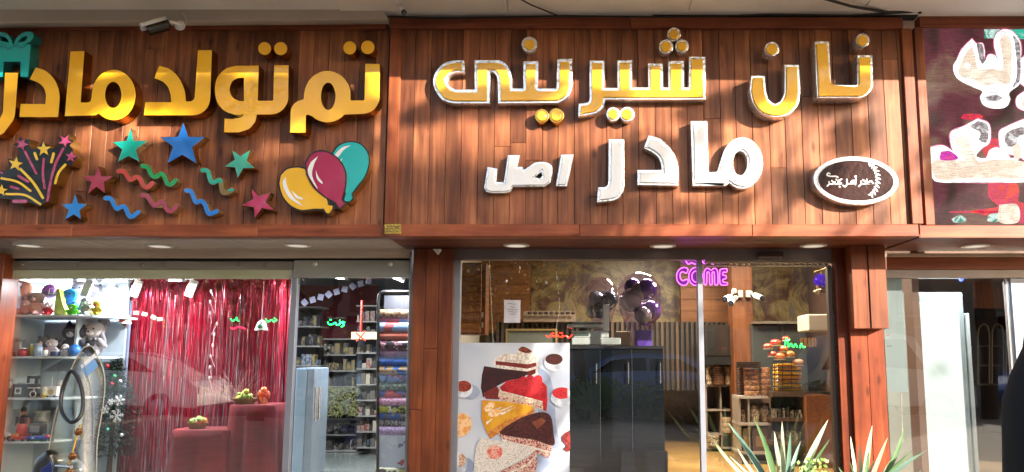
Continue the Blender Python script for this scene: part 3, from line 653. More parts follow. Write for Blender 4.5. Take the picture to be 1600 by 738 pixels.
mb = MB(); pbox(mb, 1020, 17, 1435, 24, -0.03, 0.1); o = obj('dark_gap_strip', mb, P('#2a201a', 0.8), loc=W(1200, 20, 0)); tag(o, 'dark strip between canopy and middle signboard, right part', 'trim')

# ---- cameras
wp = P('#eceef0', 0.35, coat=0.3); bk = P('#101012', 0.25, coat=0.5)
def bullet_cam(label, base, tip, mount, r, hood=True):
    t = thing('security_camera', label, 'camera', tuple(mount))
    base = Vector(base); tip = Vector(tip); d = (tip - base).normalized(); up = Vector((0, 0, 1)); sdv = d.cross(up).normalized(); u2 = sdv.cross(d)
    mb = MB(); mb.tube([base, base + d * 0.03, tip - d * 0.02, tip], [r * 0.75, r, r, r * 0.96], 20); obj('barrel', mb, bk if hood else wp, t, smooth=True)
    mb = MB(); mb.tube([tip + d * 0.001, tip + d * 0.008], r * 0.9, 20); fr = obj('front_ring', mb, bk, t, smooth=True)
    mb = MB(); mb.tube([tip + d * 0.009, tip + d * 0.014], r * 0.42, 16); obj('lens', mb, P('#2a3040', 0.05, coat=1.0), t, smooth=True)
    if hood:
        mb = MB(); vs = []; n = 9
        for e_, ex in ((base + d * 0.01, 0), (tip + d * 0.045, 1)):
            for j in range(n):
                a = R(12 + 156 * j / (n - 1))
                for rr in (r * 1.14, r * 1.24): vs.append(e_ + (sdv * math.cos(a) + u2 * math.sin(a)) * rr)
        fs = []
        for j in range(n - 1):
            a, b, c_, d_ = j * 2, j * 2 + 2, n * 2 + j * 2 + 2, n * 2 + j * 2
            fs += [(a, b, c_, d_), (a + 1, d_ + 1, c_ + 1, b + 1), (d_, c_, c_ + 1, d_ + 1), (a, a + 1, b + 1, b)]
        mb.add(vs, fs); obj('sun_hood', mb, wp, t, smooth=True)
        mb = MB(); mb.tube([base + d * 0.02 - u2 * r * 0.2 - sdv * 0, tip + d * 0.012 - u2 * r * 0.2], r * 1.05, 18); obj('lower_shell', mb, bk, t, smooth=True)
    j = base - d * 0.02 + u2 * 0.0
    mb = MB(); mb.tube([base, j, (j + Vector(mount)) / 2 + Vector((0, 0, 0.008)), Vector(mount) + Vector((0, -0.02, 0))], [r * 0.4, r * 0.34, r * 0.3, r * 0.38], 12); obj('arm', mb, wp, t, smooth=True)
    mb = MB(); mb.lathe(mount, [(r * 0.9, 0.0), (r * 0.95, -0.012), (r * 0.5, -0.03)], 20, 'y'); obj('mount_disc', mb, wp, t, smooth=True)
    return t
bullet_cam('large white bullet camera with hood above the yellow letters, pointing left', W(264, 36, -0.22), W(232, 45, -0.29), W(282, 41, -0.135), 0.044)
mb = MB(); mb.tube([W(283, 38, -0.14), W(291, 36, -0.15), W(290, 28, -0.14), W(285, 20, -0.13)], 0.005, 6); o = obj('cable', mb, P('#d0ccc6', 0.5), smooth=True, loc=W(281, 38, -0.05)); tag(o, 'short white cable curling from the large bullet camera', 'cable')
bullet_cam('small white camera hanging at the joint above the two signboards', W(624, 9, -0.2), W(631, 19, -0.3), W(624, 3, -0.14), 0.024, hood=False)

# ================================================================== LED screen
t = thing('led_screen', 'large LED screen with white glowing script at the right edge of the photo', 'screen', tuple(W(1530, 200, 0.02)))
for a, b in ((1437, 1640),): rail(t, 'top_rail', a, 25, b, 42, 0.0, 0.1, M['rail'])
rail(t, 'bottom_rail', 1437, 352, 1640, 371, 0.0, 0.1, M['rail'])
x0, x1, z0, z1 = rect(1438, 42.5, 1452, 351.5, 0.0); mb = MB(); mb.box(x0, x1, 0.002, 0.1, z0, z1); obj('side_board', mb, M['post'], t, bevel=0.003)
def ledmat(name, c1, c2, e1, scale=3.0, strength=0.5, line=150, dots=True):
    m = bpy.data.materials.new(name); m.use_nodes = True; nt = m.node_tree; N = nt.nodes; L = nt.links; b = N['Principled BSDF']
    b.inputs['Base Color'].default_value = lin('#0c0808'); b.inputs['Roughness'].default_value = 0.6; b.inputs['Specular IOR Level'].default_value = 0.08
    g = N.new('ShaderNodeNewGeometry')
    nz = N.new('ShaderNodeTexNoise'); nz.inputs['Scale'].default_value = scale; nz.inputs['Detail'].default_value = 4; nz.inputs['Distortion'].default_value = 0.8; L.new(g.outputs['Position'], nz.inputs[0])
    rp = N.new('ShaderNodeValToRGB'); e = rp.color_ramp.elements; e[0].position = 0.38; e[0].color = lin(c1); e[1].position = 0.62; e[1].color = lin(e1); k = e.new(0.5); k.color = lin(c2); L.new(nz.outputs[0], rp.inputs[0])
    mp = N.new('ShaderNodeMapping'); mp.inputs['Scale'].default_value = (9, 1, line); L.new(g.outputs['Position'], mp.inputs[0])
    n2 = N.new('ShaderNodeTexNoise'); n2.inputs['Scale'].default_value = 1; n2.inputs['Detail'].default_value = 2; L.new(mp.outputs[0], n2.inputs[0])
    mr = N.new('ShaderNodeMapRange'); mr.inputs['From Min'].default_value = 0.35; mr.inputs['From Max'].default_value = 0.65; mr.inputs['To Min'].default_value = 0.72; mr.inputs['To Max'].default_value = 1.15; L.new(n2.outputs[0], mr.inputs[0])
    m3 = N.new('ShaderNodeMapping'); m3.inputs['Scale'].default_value = (140, 1, 140); L.new(g.outputs['Position'], m3.inputs[0])
    n3 = N.new('ShaderNodeTexNoise'); n3.inputs['Scale'].default_value = 1; n3.inputs['Detail'].default_value = 1; L.new(m3.outputs[0], n3.inputs[0])
    r3 = N.new('ShaderNodeMapRange'); r3.inputs['From Min'].default_value = 0.3; r3.inputs['From Max'].default_value = 0.7; r3.inputs['To Min'].default_value = 0.55; r3.inputs['To Max'].default_value = 1.4; L.new(n3.outputs[0], r3.inputs[0])
    mu = N.new('ShaderNodeMath'); mu.operation = 'MULTIPLY'; L.new(mr.outputs[0], mu.inputs[0]); L.new(r3.outputs[0], mu.inputs[1])
    m2 = N.new('ShaderNodeMath'); m2.operation = 'MULTIPLY'; m2.inputs[1].default_value = strength; L.new(mu.outputs[0], m2.inputs[0])
    L.new(rp.outputs[0], b.inputs['Emission Color']); L.new(m2.outputs[0], b.inputs['Emission Strength'])
    return m
mb = MB(); pbox(mb, 1448, 40, 1640, 354, 0.03, 0.05); obj('display', mb, ledmat('led_ground', '#3a2624', '#5e3038', '#745a4c', 2.2, 0.5), t)
lpk = ledmat('led_pink', '#c86080', '#d87c98', '#b85078', 9, 0.45); lw = ledmat('led_white', '#c8c8c8', '#ffffff', '#ffffff', 8, 0.62); lb = ledmat('led_beige', '#e8dcc8', '#dcc4ae', '#f0e6d4', 4, 0.48); lr = ledmat('led_red', '#e03840', '#d03060', '#f04838', 9, 0.38); lt = ledmat('led_teal', '#2fb89a', '#dff0e8', '#1c8f78', 12, 0.4); lv = ledmat('led_violet', '#c030c0', '#e05090', '#a030c0', 9, 0.4); lgw = ledmat('led_grey', '#a8a4a4', '#6d5a5e', '#c8c8c8', 14, 0.5)
s1 = lambda pts: path([('s', [(1430 + x / 4.341, 30 + y / 4.341) for x, y in pts + [pts[0]]])])
s2 = lambda pts: path([('s', [(1430 + x / 3.353, 180 + y / 3.353) for x, y in pts + [pts[0]]])])
def led(nm, c, Y, mm):
    if nm == 'script_outline': plate('script_glow', [offset(c, 1.4)], 0.0282 + (Y - 0.0275) * 0.5, 0.0006, lpk, t)
    plate(nm, [c], Y, 0.001, mm, t)
led('glow_patch', path([(1538, 46), (1640, 46), (1640, 62), (1538, 60)]), 0.0285, lt)
led('glow_patch', path([(1558, 40), (1580, 40), (1582, 44), (1556, 44)]), 0.0265, lr)
led('glow_patch', s1([(310, 665), (340, 645), (430, 645), (460, 665), (430, 682), (330, 680)]), 0.0285, lr)
led('glow_patch', s2([(380, 355), (520, 352), (545, 400), (540, 450), (575, 470), (575, 560), (520, 560), (300, 505), (430, 480), (385, 430)]), 0.0285, lr)
led('glow_patch', s2([(180, 505), (340, 500), (440, 505), (430, 512), (200, 512)]), 0.0285, lr)
led('glow_patch', s2([(190, 545), (235, 525), (270, 550), (240, 562), (205, 562)]), 0.028, lt)
led('glow_patch', s2([(385, 520), (440, 515), (440, 555), (380, 555)]), 0.0275, lt)
led('glow_patch', s2([(440, 470), (535, 470), (540, 560), (440, 560)]), 0.027, lb)
led('glow_patch', s2([(375, 130), (430, 125), (440, 200), (390, 225), (355, 190)]), 0.0285, lr)
led('script_outline', s1([(385, 135), (415, 165), (455, 165), (470, 215), (470, 290), (500, 240), (545, 250), (560, 275), (535, 170), (550, 100), (600, 70), (660, 85), (710, 150), (720, 220), (715, 300), (720, 400), (700, 450), (640, 500), (645, 550), (610, 600), (520, 605), (460, 580), (440, 530), (455, 490), (390, 460), (310, 420), (270, 380), (258, 320), (285, 270), (320, 200)]), 0.0275, lw)
led('script_shadow', s1([(660, 100), (705, 160), (715, 260), (712, 400), (690, 445), (660, 460), (690, 380), (680, 200)]), 0.0262, lgw)
led('script_shadow', s1([(415, 165), (455, 170), (466, 220), (466, 300), (440, 280)]), 0.0262, lgw)
led('script_fill', s1([(385, 185), (405, 240), (430, 335), (520, 335), (590, 340), (592, 240), (575, 150), (600, 110), (640, 130), (655, 200), (650, 380), (630, 440), (540, 440), (460, 450), (400, 410), (330, 400), (292, 350), (320, 280), (350, 220)]), 0.0262, lb)
led('script_fill', s1([(480, 530), (540, 515), (590, 530), (570, 550), (500, 552)]), 0.0262, lgw)
led('script_hole', s1([(335, 305), (355, 295), (375, 315), (365, 335), (342, 330)]), 0.0252, lw)
led('script_outline', s1([(740, 250), (700, 290), (705, 400), (720, 440), (790, 460), (790, 240)]), 0.0276, lw)
led('script_fill', s1([(745, 290), (735, 400), (790, 420), (790, 290)]), 0.0263, lb)
led('script_outline', s1([(740, 490), (690, 530), (690, 590), (740, 620), (790, 615), (790, 490)]), 0.0276, lw)
led('script_fill', s1([(735, 550), (725, 585), (790, 600), (790, 540)]), 0.0263, lb)
led('script_outline', s2([(330, 18), (385, 45), (395, 110), (385, 150), (350, 175), (320, 215), (370, 225), (390, 185), (430, 170), (480, 190), (500, 225), (545, 220), (535, 250), (600, 250), (600, 345), (330, 352), (130, 352), (85, 320), (68, 270), (65, 190), (90, 165), (150, 160), (210, 200), (235, 225), (200, 190), (182, 130), (190, 85), (250, 60)]), 0.0275, lw)
led('script_fill', s2([(215, 130), (260, 110), (300, 180), (330, 240), (420, 232), (550, 240), (600, 270), (600, 335), (520, 330), (300, 330), (130, 340), (90, 290), (95, 240), (180, 235), (260, 235), (225, 190)]), 0.0262, lb)
led('script_shadow', s2([(330, 30), (378, 50), (385, 105), (370, 145), (335, 130), (340, 90), (290, 60)]), 0.0258, lgw)
led('script_fill', s2([(135, 190), (185, 190), (225, 230), (135, 235)]), 0.0252, lv)
led('script_outline', s2([(560, 25), (480, 60), (440, 90), (445, 170), (470, 200), (540, 215), (580, 240), (620, 240), (620, 20)]), 0.0273, lw)
led('script_fill', s2([(560, 60), (500, 80), (470, 110), (480, 160), (530, 160), (545, 110), (620, 90), (620, 60)]), 0.026, lgw)
led('script_fill', s2([(510, 165), (545, 150), (550, 225), (520, 222)]), 0.025, lb)
# ================================================================== shop fronts
GZ = 0.40; FZ = 0.5
def px2m(Y): return (Y + 6) / 1200
def frame_bar(t, name, px0, py0, px1, py1, Y, dep, m, bev=0.003): return rail(t, name, px0, py0, px1, py1, Y, dep, m, bev)
cream = mat('weathered_cream', '#c9b8a4', 0.6, col2='#b29c88', scale=5, stretch=(0.4, 1, 4), detail=7)
cream2 = mat('cream_beam', '#cdbba8', 0.5, col2='#bba48f', scale=6, stretch=(0.3, 1, 3), detail=7)
greyf = mat('grey_header', '#9b948a', 0.35, metal=0.4, col2='#857d74', scale=2, stretch=(0.5, 1, 3))
sage = mat('sage_reflection', '#a4a78c', 0.25, col2='#b9bba6', scale=3, stretch=(0.7, 1, 4), coat=0.5)  # tone of the canopy edge mirrored along the glass top
# ---- left shop front
t = thing('storefront', 'left glazed shop front with the toy shelves and red tinsel curtain behind it', 'shop front', tuple(W(300, 738, YG)))
frame_bar(t, 'beam', -60, 387, 640, 403.5, 0.69, 0.1, cream2)
frame_bar(t, 'shadow_gap', -60, 404, 640, 408, 0.73, 0.06, P('#1a1614', 0.6))
frame_bar(t, 'header', -60, 408.5, 458, 421, 0.70, 0.08, greyf)
frame_bar(t, 'header', 458.6, 407, 640, 434, 0.685, 0.06, mat('door_header', '#8f8f8b', 0.3, metal=0.3, col2='#a5a49b', scale=3, stretch=(0.6, 1, 2)))
frame_bar(t, 'reflection_band', 2, 421.4, 458, 436, 0.715, 0.05, sage)  # solid band coloured in place of the canopy edge's reflection
frame_bar(t, 'jamb', -8.5, 421.5, 1, 800, 0.70, 0.06, greyf)
frame_bar(t, 'jamb', 448, 421.5, 458, 800, 0.70, 0.06, M['alu_white'])
frame_bar(t, 'jamb', 635.5, 434.5, 641, 800, 0.70, 0.06, greyf)
for px in (33, 122, 221, 256, 373, 415, 492, 610):
    p = W(px, 414 if px < 450 else 413, 0.695 if px < 450 else 0.68); mb = MB(); mb.lathe(p, [(0.017, 0.006), (0.02, 0.0), (0.013, -0.008), (0.004, -0.01)], 14, 'y'); obj('fixing_screw', mb, P('#8a847c' if px < 450 else '#d8d8d4', 0.3, metal=0.5), t, smooth=True)
for a, b in ((1.5, 88), (88.6, 249), (249.6, 447)):
    x0, x1, z0, z1 = rect(a, 436.5, b, 830, YG); mb = MB(); mb.box(x0, x1, YG + 0.014, YG + 0.024, z0, z1); obj('pane', mb, M['glass'], t)
t = thing('glass_door', 'frameless glass door of the left shop with a vertical steel handle', 'door', tuple(W(550, 738, 0.9)))
for a, b in ((458.5, 500), (500.6, 635)):
    x0, x1, z0, z1 = rect(a, 436, b, 830, YG + 0.02); mb = MB(); mb.box(x0, x1, YG + 0.02, YG + 0.03, z0, z1); obj('pane', mb, M['glass'], t)
for px in (493.5, 499.5):
    mb = MB(); mb.tube([W(px, 605, 0.69), W(px - 1.5, 657, 0.69)], 0.011, 10); obj('handle_bar', mb, P('#d6d8dc', 0.15, metal=0.9), t, smooth=True)
for py in (612, 648):
    mb = MB(); mb.tube([W(493, py, 0.69), W(493, py, 0.74)], 0.008, 8); obj('handle_stud', mb, P('#d6d8dc', 0.15, metal=0.9), t, smooth=True)
# ---- wall left of the shop and central pillar
t = thing('wooden_pillar', 'dark narrow wooden pillar at the left edge beside the toy shelves', 'pillar', tuple(W(0, 738, 0.6))); frame_bar(t, 'board', -60, 396, -9, 900, 0.60, 0.2, M['post_deep'])
t = thing('wooden_pillar', 'orange brown wooden pillar between the two shops, of three upright boards', 'pillar', tuple(W(670, 738, 0.6)))
for a, b, cuts in ((641.5, 661, (396, 640)), (661.5, 682.5, (396, 545)), (683, 705, (396, 780))):
    x0, x1, z0, z1 = rect(a, 396, b, 900, 0.62); zc = W(670, cuts[1], 0.62).z
    for k, (u, v) in enumerate(((zc + 0.001, ZS - 0.003), (GZ, zc - 0.001))):
        mb = MB(); mb.box(x0, x1, 0.62 + 0.002 * k, 0.82, u, v); obj('board', mb, M['post'], t, bevel=0.003)
p = W(683, 393, 0.55); t = thing('motion_sensor', 'small white corner sensor under the wooden soffit at the pillar top', 'sensor', tuple(p))
mb = MB(); mb.add([p + Vector(q) for q in [(-0.035, -0.02, 0.018), (0.035, -0.02, 0.018), (0.035, 0.05, 0.018), (-0.035, 0.05, 0.018), (0.008, 0.0, -0.03), (0.008, 0.03, -0.03)]], [(0, 1, 2, 3), (0, 4, 1), (1, 4, 5, 2), (2, 5, 3), (3, 5, 4, 0)]); obj('housing', mb, P('#e4dfda', 0.4), t, bevel=0.002)
mb = MB(); mb.ell(p + Vector((0.006, -0.012, -0.002)), (0.008, 0.006, 0.008), 8, 6); obj('lens', mb, P('#a8a4a4', 0.2), t, smooth=True)
# ---- right shop front
t = thing('storefront', 'middle aluminium shop front with cake poster and purple neon word', 'shop front', tuple(W(900, 738, YG)))
frame_bar(t, 'top_frame', 705.5, 388, 1102, 406, 0.68, 0.08, M['alu']); frame_bar(t, 'top_frame', 1102.5, 388, 1304, 408.5, 0.69, 0.07, M['alu'])
frame_bar(t, 'left_frame', 705.5, 406.5, 717, 800, 0.68, 0.08, M['alu_white'])
frame_bar(t, 'mullion', 1092.5, 406.5, 1100.8, 800, 0.675, 0.07, M['alu_white'])
frame_bar(t, 'track', 1101.5, 409, 1298, 412, 0.70, 0.03, P('#bcae9c', 0.4)); frame_bar(t, 'track', 1101.5, 414, 1298, 416.5, 0.70, 0.03, P('#bcae9c', 0.4))
for k in range(20): frame_bar(t, 'track_tooth', 1106 + k * 9.6, 412.2, 1110.5 + k * 9.6, 413.8, 0.702, 0.02, P('#5c4c40', 0.5), 0)
x0, x1, z0, z1 = rect(717.5, 406.5, 1092, 830, YG); mb = MB(); mb.box(x0, x1, YG, YG + 0.012, z0, z1); obj('pane', mb, M['glass'], t)
x0, x1, z0, z1 = rect(1101.3, 417, 1299, 830, YG); mb = MB(); mb.box(x0, x1, YG, YG + 0.012, z0, z1); obj('pane', mb, M['glass'], t)
frame_bar(t, 'side_frame', 1299.5, 416, 1306, 800, 0.69, 0.07, P('#4a3a32', 0.4))
frame_bar(t, 'brush_seal', 1306.5, 409, 1310.5, 800, 0.70, 0.03, mat('brush', '#2a2724', 0.9, col2='#8a8682', scale=60, bump=0.5))
o = MB(); pbox(o, 1185, 393.8, 1225, 402.5, 0.60, 0.07); o = obj('door_sensor', o, P('#3a2620', 0.4), bevel=0.008, loc=W(1205, 398, 0.62)); tag(o, 'dark brown door sensor box on the aluminium frame above the sliding door', 'sensor')
# pillar at the right of it
t = thing('wooden_pillar', 'reddish wooden pillar right of the middle shop with a projecting upper casing', 'pillar', tuple(W(1350, 738, 0.6)))
x0, x1, z0, z1 = rect(1311, 396, 1330, 900, 0.64); mb = MB(); mb.box(x0, x1, 0.64, 0.8, GZ, ZS - 0.002); obj('board', mb, M['post_deep'], t, bevel=0.003)
x0, x1, z0, z1 = rect(1330.5, 396, 1357, 900, 0.60); mb = MB(); mb.box(x0, x1, 0.60, 0.8, GZ, ZS - 0.002); obj('board', mb, M['post_deep'], t, bevel=0.003)
x0, x1, z0, z1 = rect(1357.5, 396, 1383, 900, 0.60); mb = MB(); mb.box(x0, x1, 0.603, 0.8, GZ, ZS - 0.002); obj('board', mb, M['post_deep'], t, bevel=0.003)
for a, b in ((1332, 1353.5), (1354, 1358.5), (1359, 1386)):
    x0, x1, z0, z1 = rect(a, 393, b, 513.5, 0.46); mb = MB(); mb.box(x0, x1, 0.46 + (0.012 if b - a < 8 else 0), 0.598, z0, ZS - 0.002); obj('casing_board', mb, M['post'], t, bevel=0.003)
# third shop front
t = thing('storefront', 'third shop front at the right edge with white panels behind glass', 'shop front', tuple(W(1500, 738, YG)))
frame_bar(t, 'beam', 1386, 396, 1640, 401.5, 0.66, 0.1, cream); frame_bar(t, 'lintel', 1386, 402, 1640, 421, 0.68, 0.1, M['rail'])
frame_bar(t, 'top_frame', 1383.5, 421.5, 1640, 434.5, 0.68, 0.08, M['alu']); frame_bar(t, 'right_frame', 1590, 435, 1612, 800, 0.68, 0.08, M['alu_white']); frame_bar(t, 'inner_frame', 1581, 435, 1584, 800, 0.70, 0.04, M['alu'])
x0, x1, z0, z1 = rect(1383.6, 434.8, 1590, 830, YG); mb = MB(); mb.box(x0, x1, YG, YG + 0.012, z0, z1); obj('pane', mb, M['glass'], t)
frame_bar(t, 'left_frame', 1380, 435, 1383.4, 800, 0.70, 0.06, P('#6b625c', 0.4))

# ================================================================== rooms behind the glass
def wall(label, x0, x1, y0, y1, z0, z1, m, name='wall'):
    mb = MB(); mb.box(x0, x1, y0, y1, z0, z1); o = obj(name, mb, m, loc=((x0 + x1) / 2, (y0 + y1) / 2, z0)); tag(o, label, 'wall'); return o
mb = MB(); mb.box(-6.5, -1.35, 0.78, 6.5, FZ - 0.1, FZ); struct('shop_floor', mb, mat('grey_tiles', '#7c8480', 0.2, coat=0.3, scale=2))
mb = MB(); mb.box(-1.30, 3.0, 0.78, 6.5, FZ - 0.1, FZ); struct('shop_floor', mb, mat('ochre_tiles', '#b08c54', 0.25, col2='#a07c48', coat=0.3, scale=2))
mb = MB(); mb.box(3.06, 6.5, 0.78, 6.5, FZ - 0.1, FZ); struct('shop_floor', mb, mat('tan_tiles', '#9a8468', 0.3, scale=2))
lc = W(550, 436, YG).z + 0.42
for x0, x1, z, m in ((-6.5, -1.35, lc, P('#c4c6d8', 0.5)), (-1.30, 3.0, 3.12, P('#8a6a4c', 0.7)), (3.06, 6.5, 2.55, P('#6a4c38', 0.6))):
    mb = MB(); mb.box(x0, x1, 0.80, 6.5, z, z + 0.06); struct('ceiling', mb, m)
dark = P('#2e2826', 0.7)
wall('pale bluish side wall at the far left inside the toy shop', -6.6, -6.5, 0.8, 6.5, FZ, 2.9, P('#b8bcc8', 0.6)); wall('white wall dividing the toy shop from the pastry shop', -1.35, -1.30, 0.83, 6.5, FZ, 3.12, P('#a8a49c', 0.7))
wall('dark back wall of the toy shop behind the open door', -6.5, -1.35, 6.5, 6.6, FZ, 2.9, P('#4a4444', 0.7)); wall('brown back wall of the pastry shop', -1.3, 3.0, 6.5, 6.6, FZ, 3.12, P('#5c4030', 0.7))
wall('brown wall between the pastry shop and the third shop', 3.0, 3.06, 0.83, 6.5, FZ, 3.12, P('#54382a', 0.7)); wall('dim back wall of the third shop', 3.06, 6.5, 6.5, 6.6, FZ, 2.9, P('#5a4234', 0.7))
wall('side wall at the far right of the third shop', 6.5, 6.6, 0.8, 6.5, FZ, 2.9, P('#6a5040', 0.7))

# ---- tube lamps, and ceiling panels kept out of view
tubem = mat('lit_tube', '#ffffff', 0.3, emit=9.0)
def tube_lamp(label, a, b, power, col=(0.9, 0.94, 1.0), drop=0.0):
    a = Vector(a); b = Vector(b); c = (a + b) / 2; t = thing('tube_lamp', label, 'ceiling lamp', tuple(c))
    mb = MB(); mb.tube([a, b], 0.016, 10); obj('tube', mb, tubem, t, smooth=True)
    mb = MB(); mb.tube([a + Vector((0, 0, 0.035)), b + Vector((0, 0, 0.035))], 0.028, 6); obj('batten', mb, P('#d8dae4', 0.5), t)
    for q, w in ((a, b), (b, a)):
        d = (q - w).normalized(); mb = MB(); mb.tube([q, q + d * 0.03], 0.02, 10); obj('end_cap', mb, P('#c8c8c8', 0.5), t)
    l = bpy.data.lights.new('tube_light', 'AREA'); l.shape = 'RECTANGLE'; l.size = (b - a).length; l.size_y = 0.06; l.energy = power; l.color = col
    lo = bpy.data.objects.new('tube_light', l); C.objects.link(lo); lo.parent = t; lo.location = (0, 0, -0.03)
    d = (b - a).normalized(); lo.rotation_euler = (0, 0, math.atan2(d.y, d.x))
tube_lamp('lit fluorescent tube above the left shop door, the left one of two', W(492, 429, 2.0), W(542, 436, 2.0) + Vector((0, -0.1, 0)), 36)
tube_lamp('lit fluorescent tube close to the pillar inside the left shop', W(605, 429, 0.96), W(627, 437, 0.96), 15)
tube_lamp('lit fluorescent tube over the plush toys on the top shelf', W(35, 438, 1.42), W(150, 439, 1.42), 6)
tube_lamp('lit fluorescent tube in front of the red tinsel curtain, left part', W(165, 437, 1.3), W(200, 438, 1.3), 24)
tube_lamp('lit fluorescent tube in front of the red tinsel curtain, middle', W(265, 437, 1.3), W(285, 437.5, 1.3), 20)
def spot_panel(label, p, sx, sy, power, col):
    t = thing('ceiling_panel_lamp', label, 'ceiling lamp', tuple(p)); p = Vector(p); mb = MB(); mb.box(p.x - sx / 2, p.x + sx / 2, p.y - sy / 2, p.y + sy / 2, p.z, p.z + 0.01); obj('diffuser', mb, mat('lit_panel', '#fff0d8', 0.4, emit=5), t)
    mb = MB(); mb.box(p.x - sx / 2 - 0.02, p.x + sx / 2 + 0.02, p.y - sy / 2 - 0.02, p.y + sy / 2 + 0.02, p.z + 0.011, p.z + 0.03); obj('frame', mb, P('#c8c0b0', 0.5), t)
    l = bpy.data.lights.new('panel_light', 'AREA'); l.shape = 'RECTANGLE'; l.size = sx; l.size_y = sy; l.energy = power; l.color = col
    lo = bpy.data.objects.new('panel_light', l); C.objects.link(lo); lo.parent = t; lo.location = (0, 0, -0.01)
spot_panel('lit ceiling panel deep inside the pastry shop', (0.9, 2.6, 3.10), 0.6, 0.6, 55, (1, 0.86, 0.66))
spot_panel('lit ceiling panel over the pastry shop shelves on the right', (1.9, 1.9, 3.10), 0.5, 0.5, 50, (1, 0.86, 0.66))
spot_panel('unseen panel light added to brighten the white fridge in the third shop', (3.6, 0.92, 2.53), 0.9, 0.1, 20, (0.92, 0.97, 1.0))  # added light, hidden behind the lintel, to brighten the fridge

# ================================================================== toy shop, left
shelfw = mat('shelf_white', '#c6ced2', 0.45, col2='#b4bec4', scale=2)
t = thing('shelf_unit', 'white open shelf unit with rounded shelf fronts full of toys at the left edge', 'shelf', tuple(W(90, 738, 1.3)))
x0, x1, z0, z1 = rect(-10, 440, 190, 830, 1.62); mb = MB(); mb.box(x0, x1, 1.62, 1.65, FZ, z1); obj('back_panel', mb, P('#b0bcc6', 0.5), t)
x0, x1, z0, z1 = rect(118, 496, 122, 830, 1.3); mb = MB(); mb.box(W(122, 500, 1.25).x - 0.02, W(122, 500, 1.25).x, 1.25, 1.6, W(90, 560, 1.25).z, W(90, 493, 1.25).z - 0.02); obj('divider', mb, shelfw, t)
mb = MB(); mb.box(W(118, 690, 1.3).x - 0.02, W(118, 690, 1.3).x, 1.28, 1.6, W(90, 690, 1.25).z, W(90, 622, 1.25).z - 0.02); obj('divider', mb, shelfw, t)
mb = MB(); mb.box(W(9, 560, 1.05).x - 0.35, W(9, 560, 1.05).x - 0.05, 1.0, 1.6, FZ, W(90, 440, 1.1).z); obj('side_panel', mb, shelfw, t, bevel=0.003)
def shelf(px0, px1, py, Yf=1.05, rnd=True):
    z = W(80, py, Yf).z; xa = W(9, 560, 1.05).x - 0.045; xb = W(px1, py, Yf).x; c = [(xa, Yf), (xb - 0.28 if rnd else xb, Yf)]
    if rnd: c += [(xb - 0.28 + 0.28 * math.sin(R(a)), Yf + 0.5 - 0.5 * math.cos(R(a))) for a in range(10, 91, 10)]
    c += [(xb, 1.6), (xa, 1.6)]; n = len(c); mb = MB(); mb.add([(x, y, z - 0.02) for x, y in c] + [(x, y, z) for x, y in c], [tuple(range(n))[::-1], tuple(range(n, 2 * n))] + [(i, (i + 1) % n, n + (i + 1) % n, n + i) for i in range(n)])
    obj('shelf_board', mb, shelfw, t, bevel=0.003); return z
SH = [shelf(-5, 162, 492), shelf(-5, 140, 557), shelf(-5, 118, 622), shelf(-5, 95, 690)]
fur = {}
def furm(h):
    if h not in fur: fur[h] = mat('plush' + h, h, 0.95, scale=40, bump=0.8, bscale=120, spec=0.1)
    return fur[h]
eyeb = P('#0a0808', 0.1, coat=1.0)
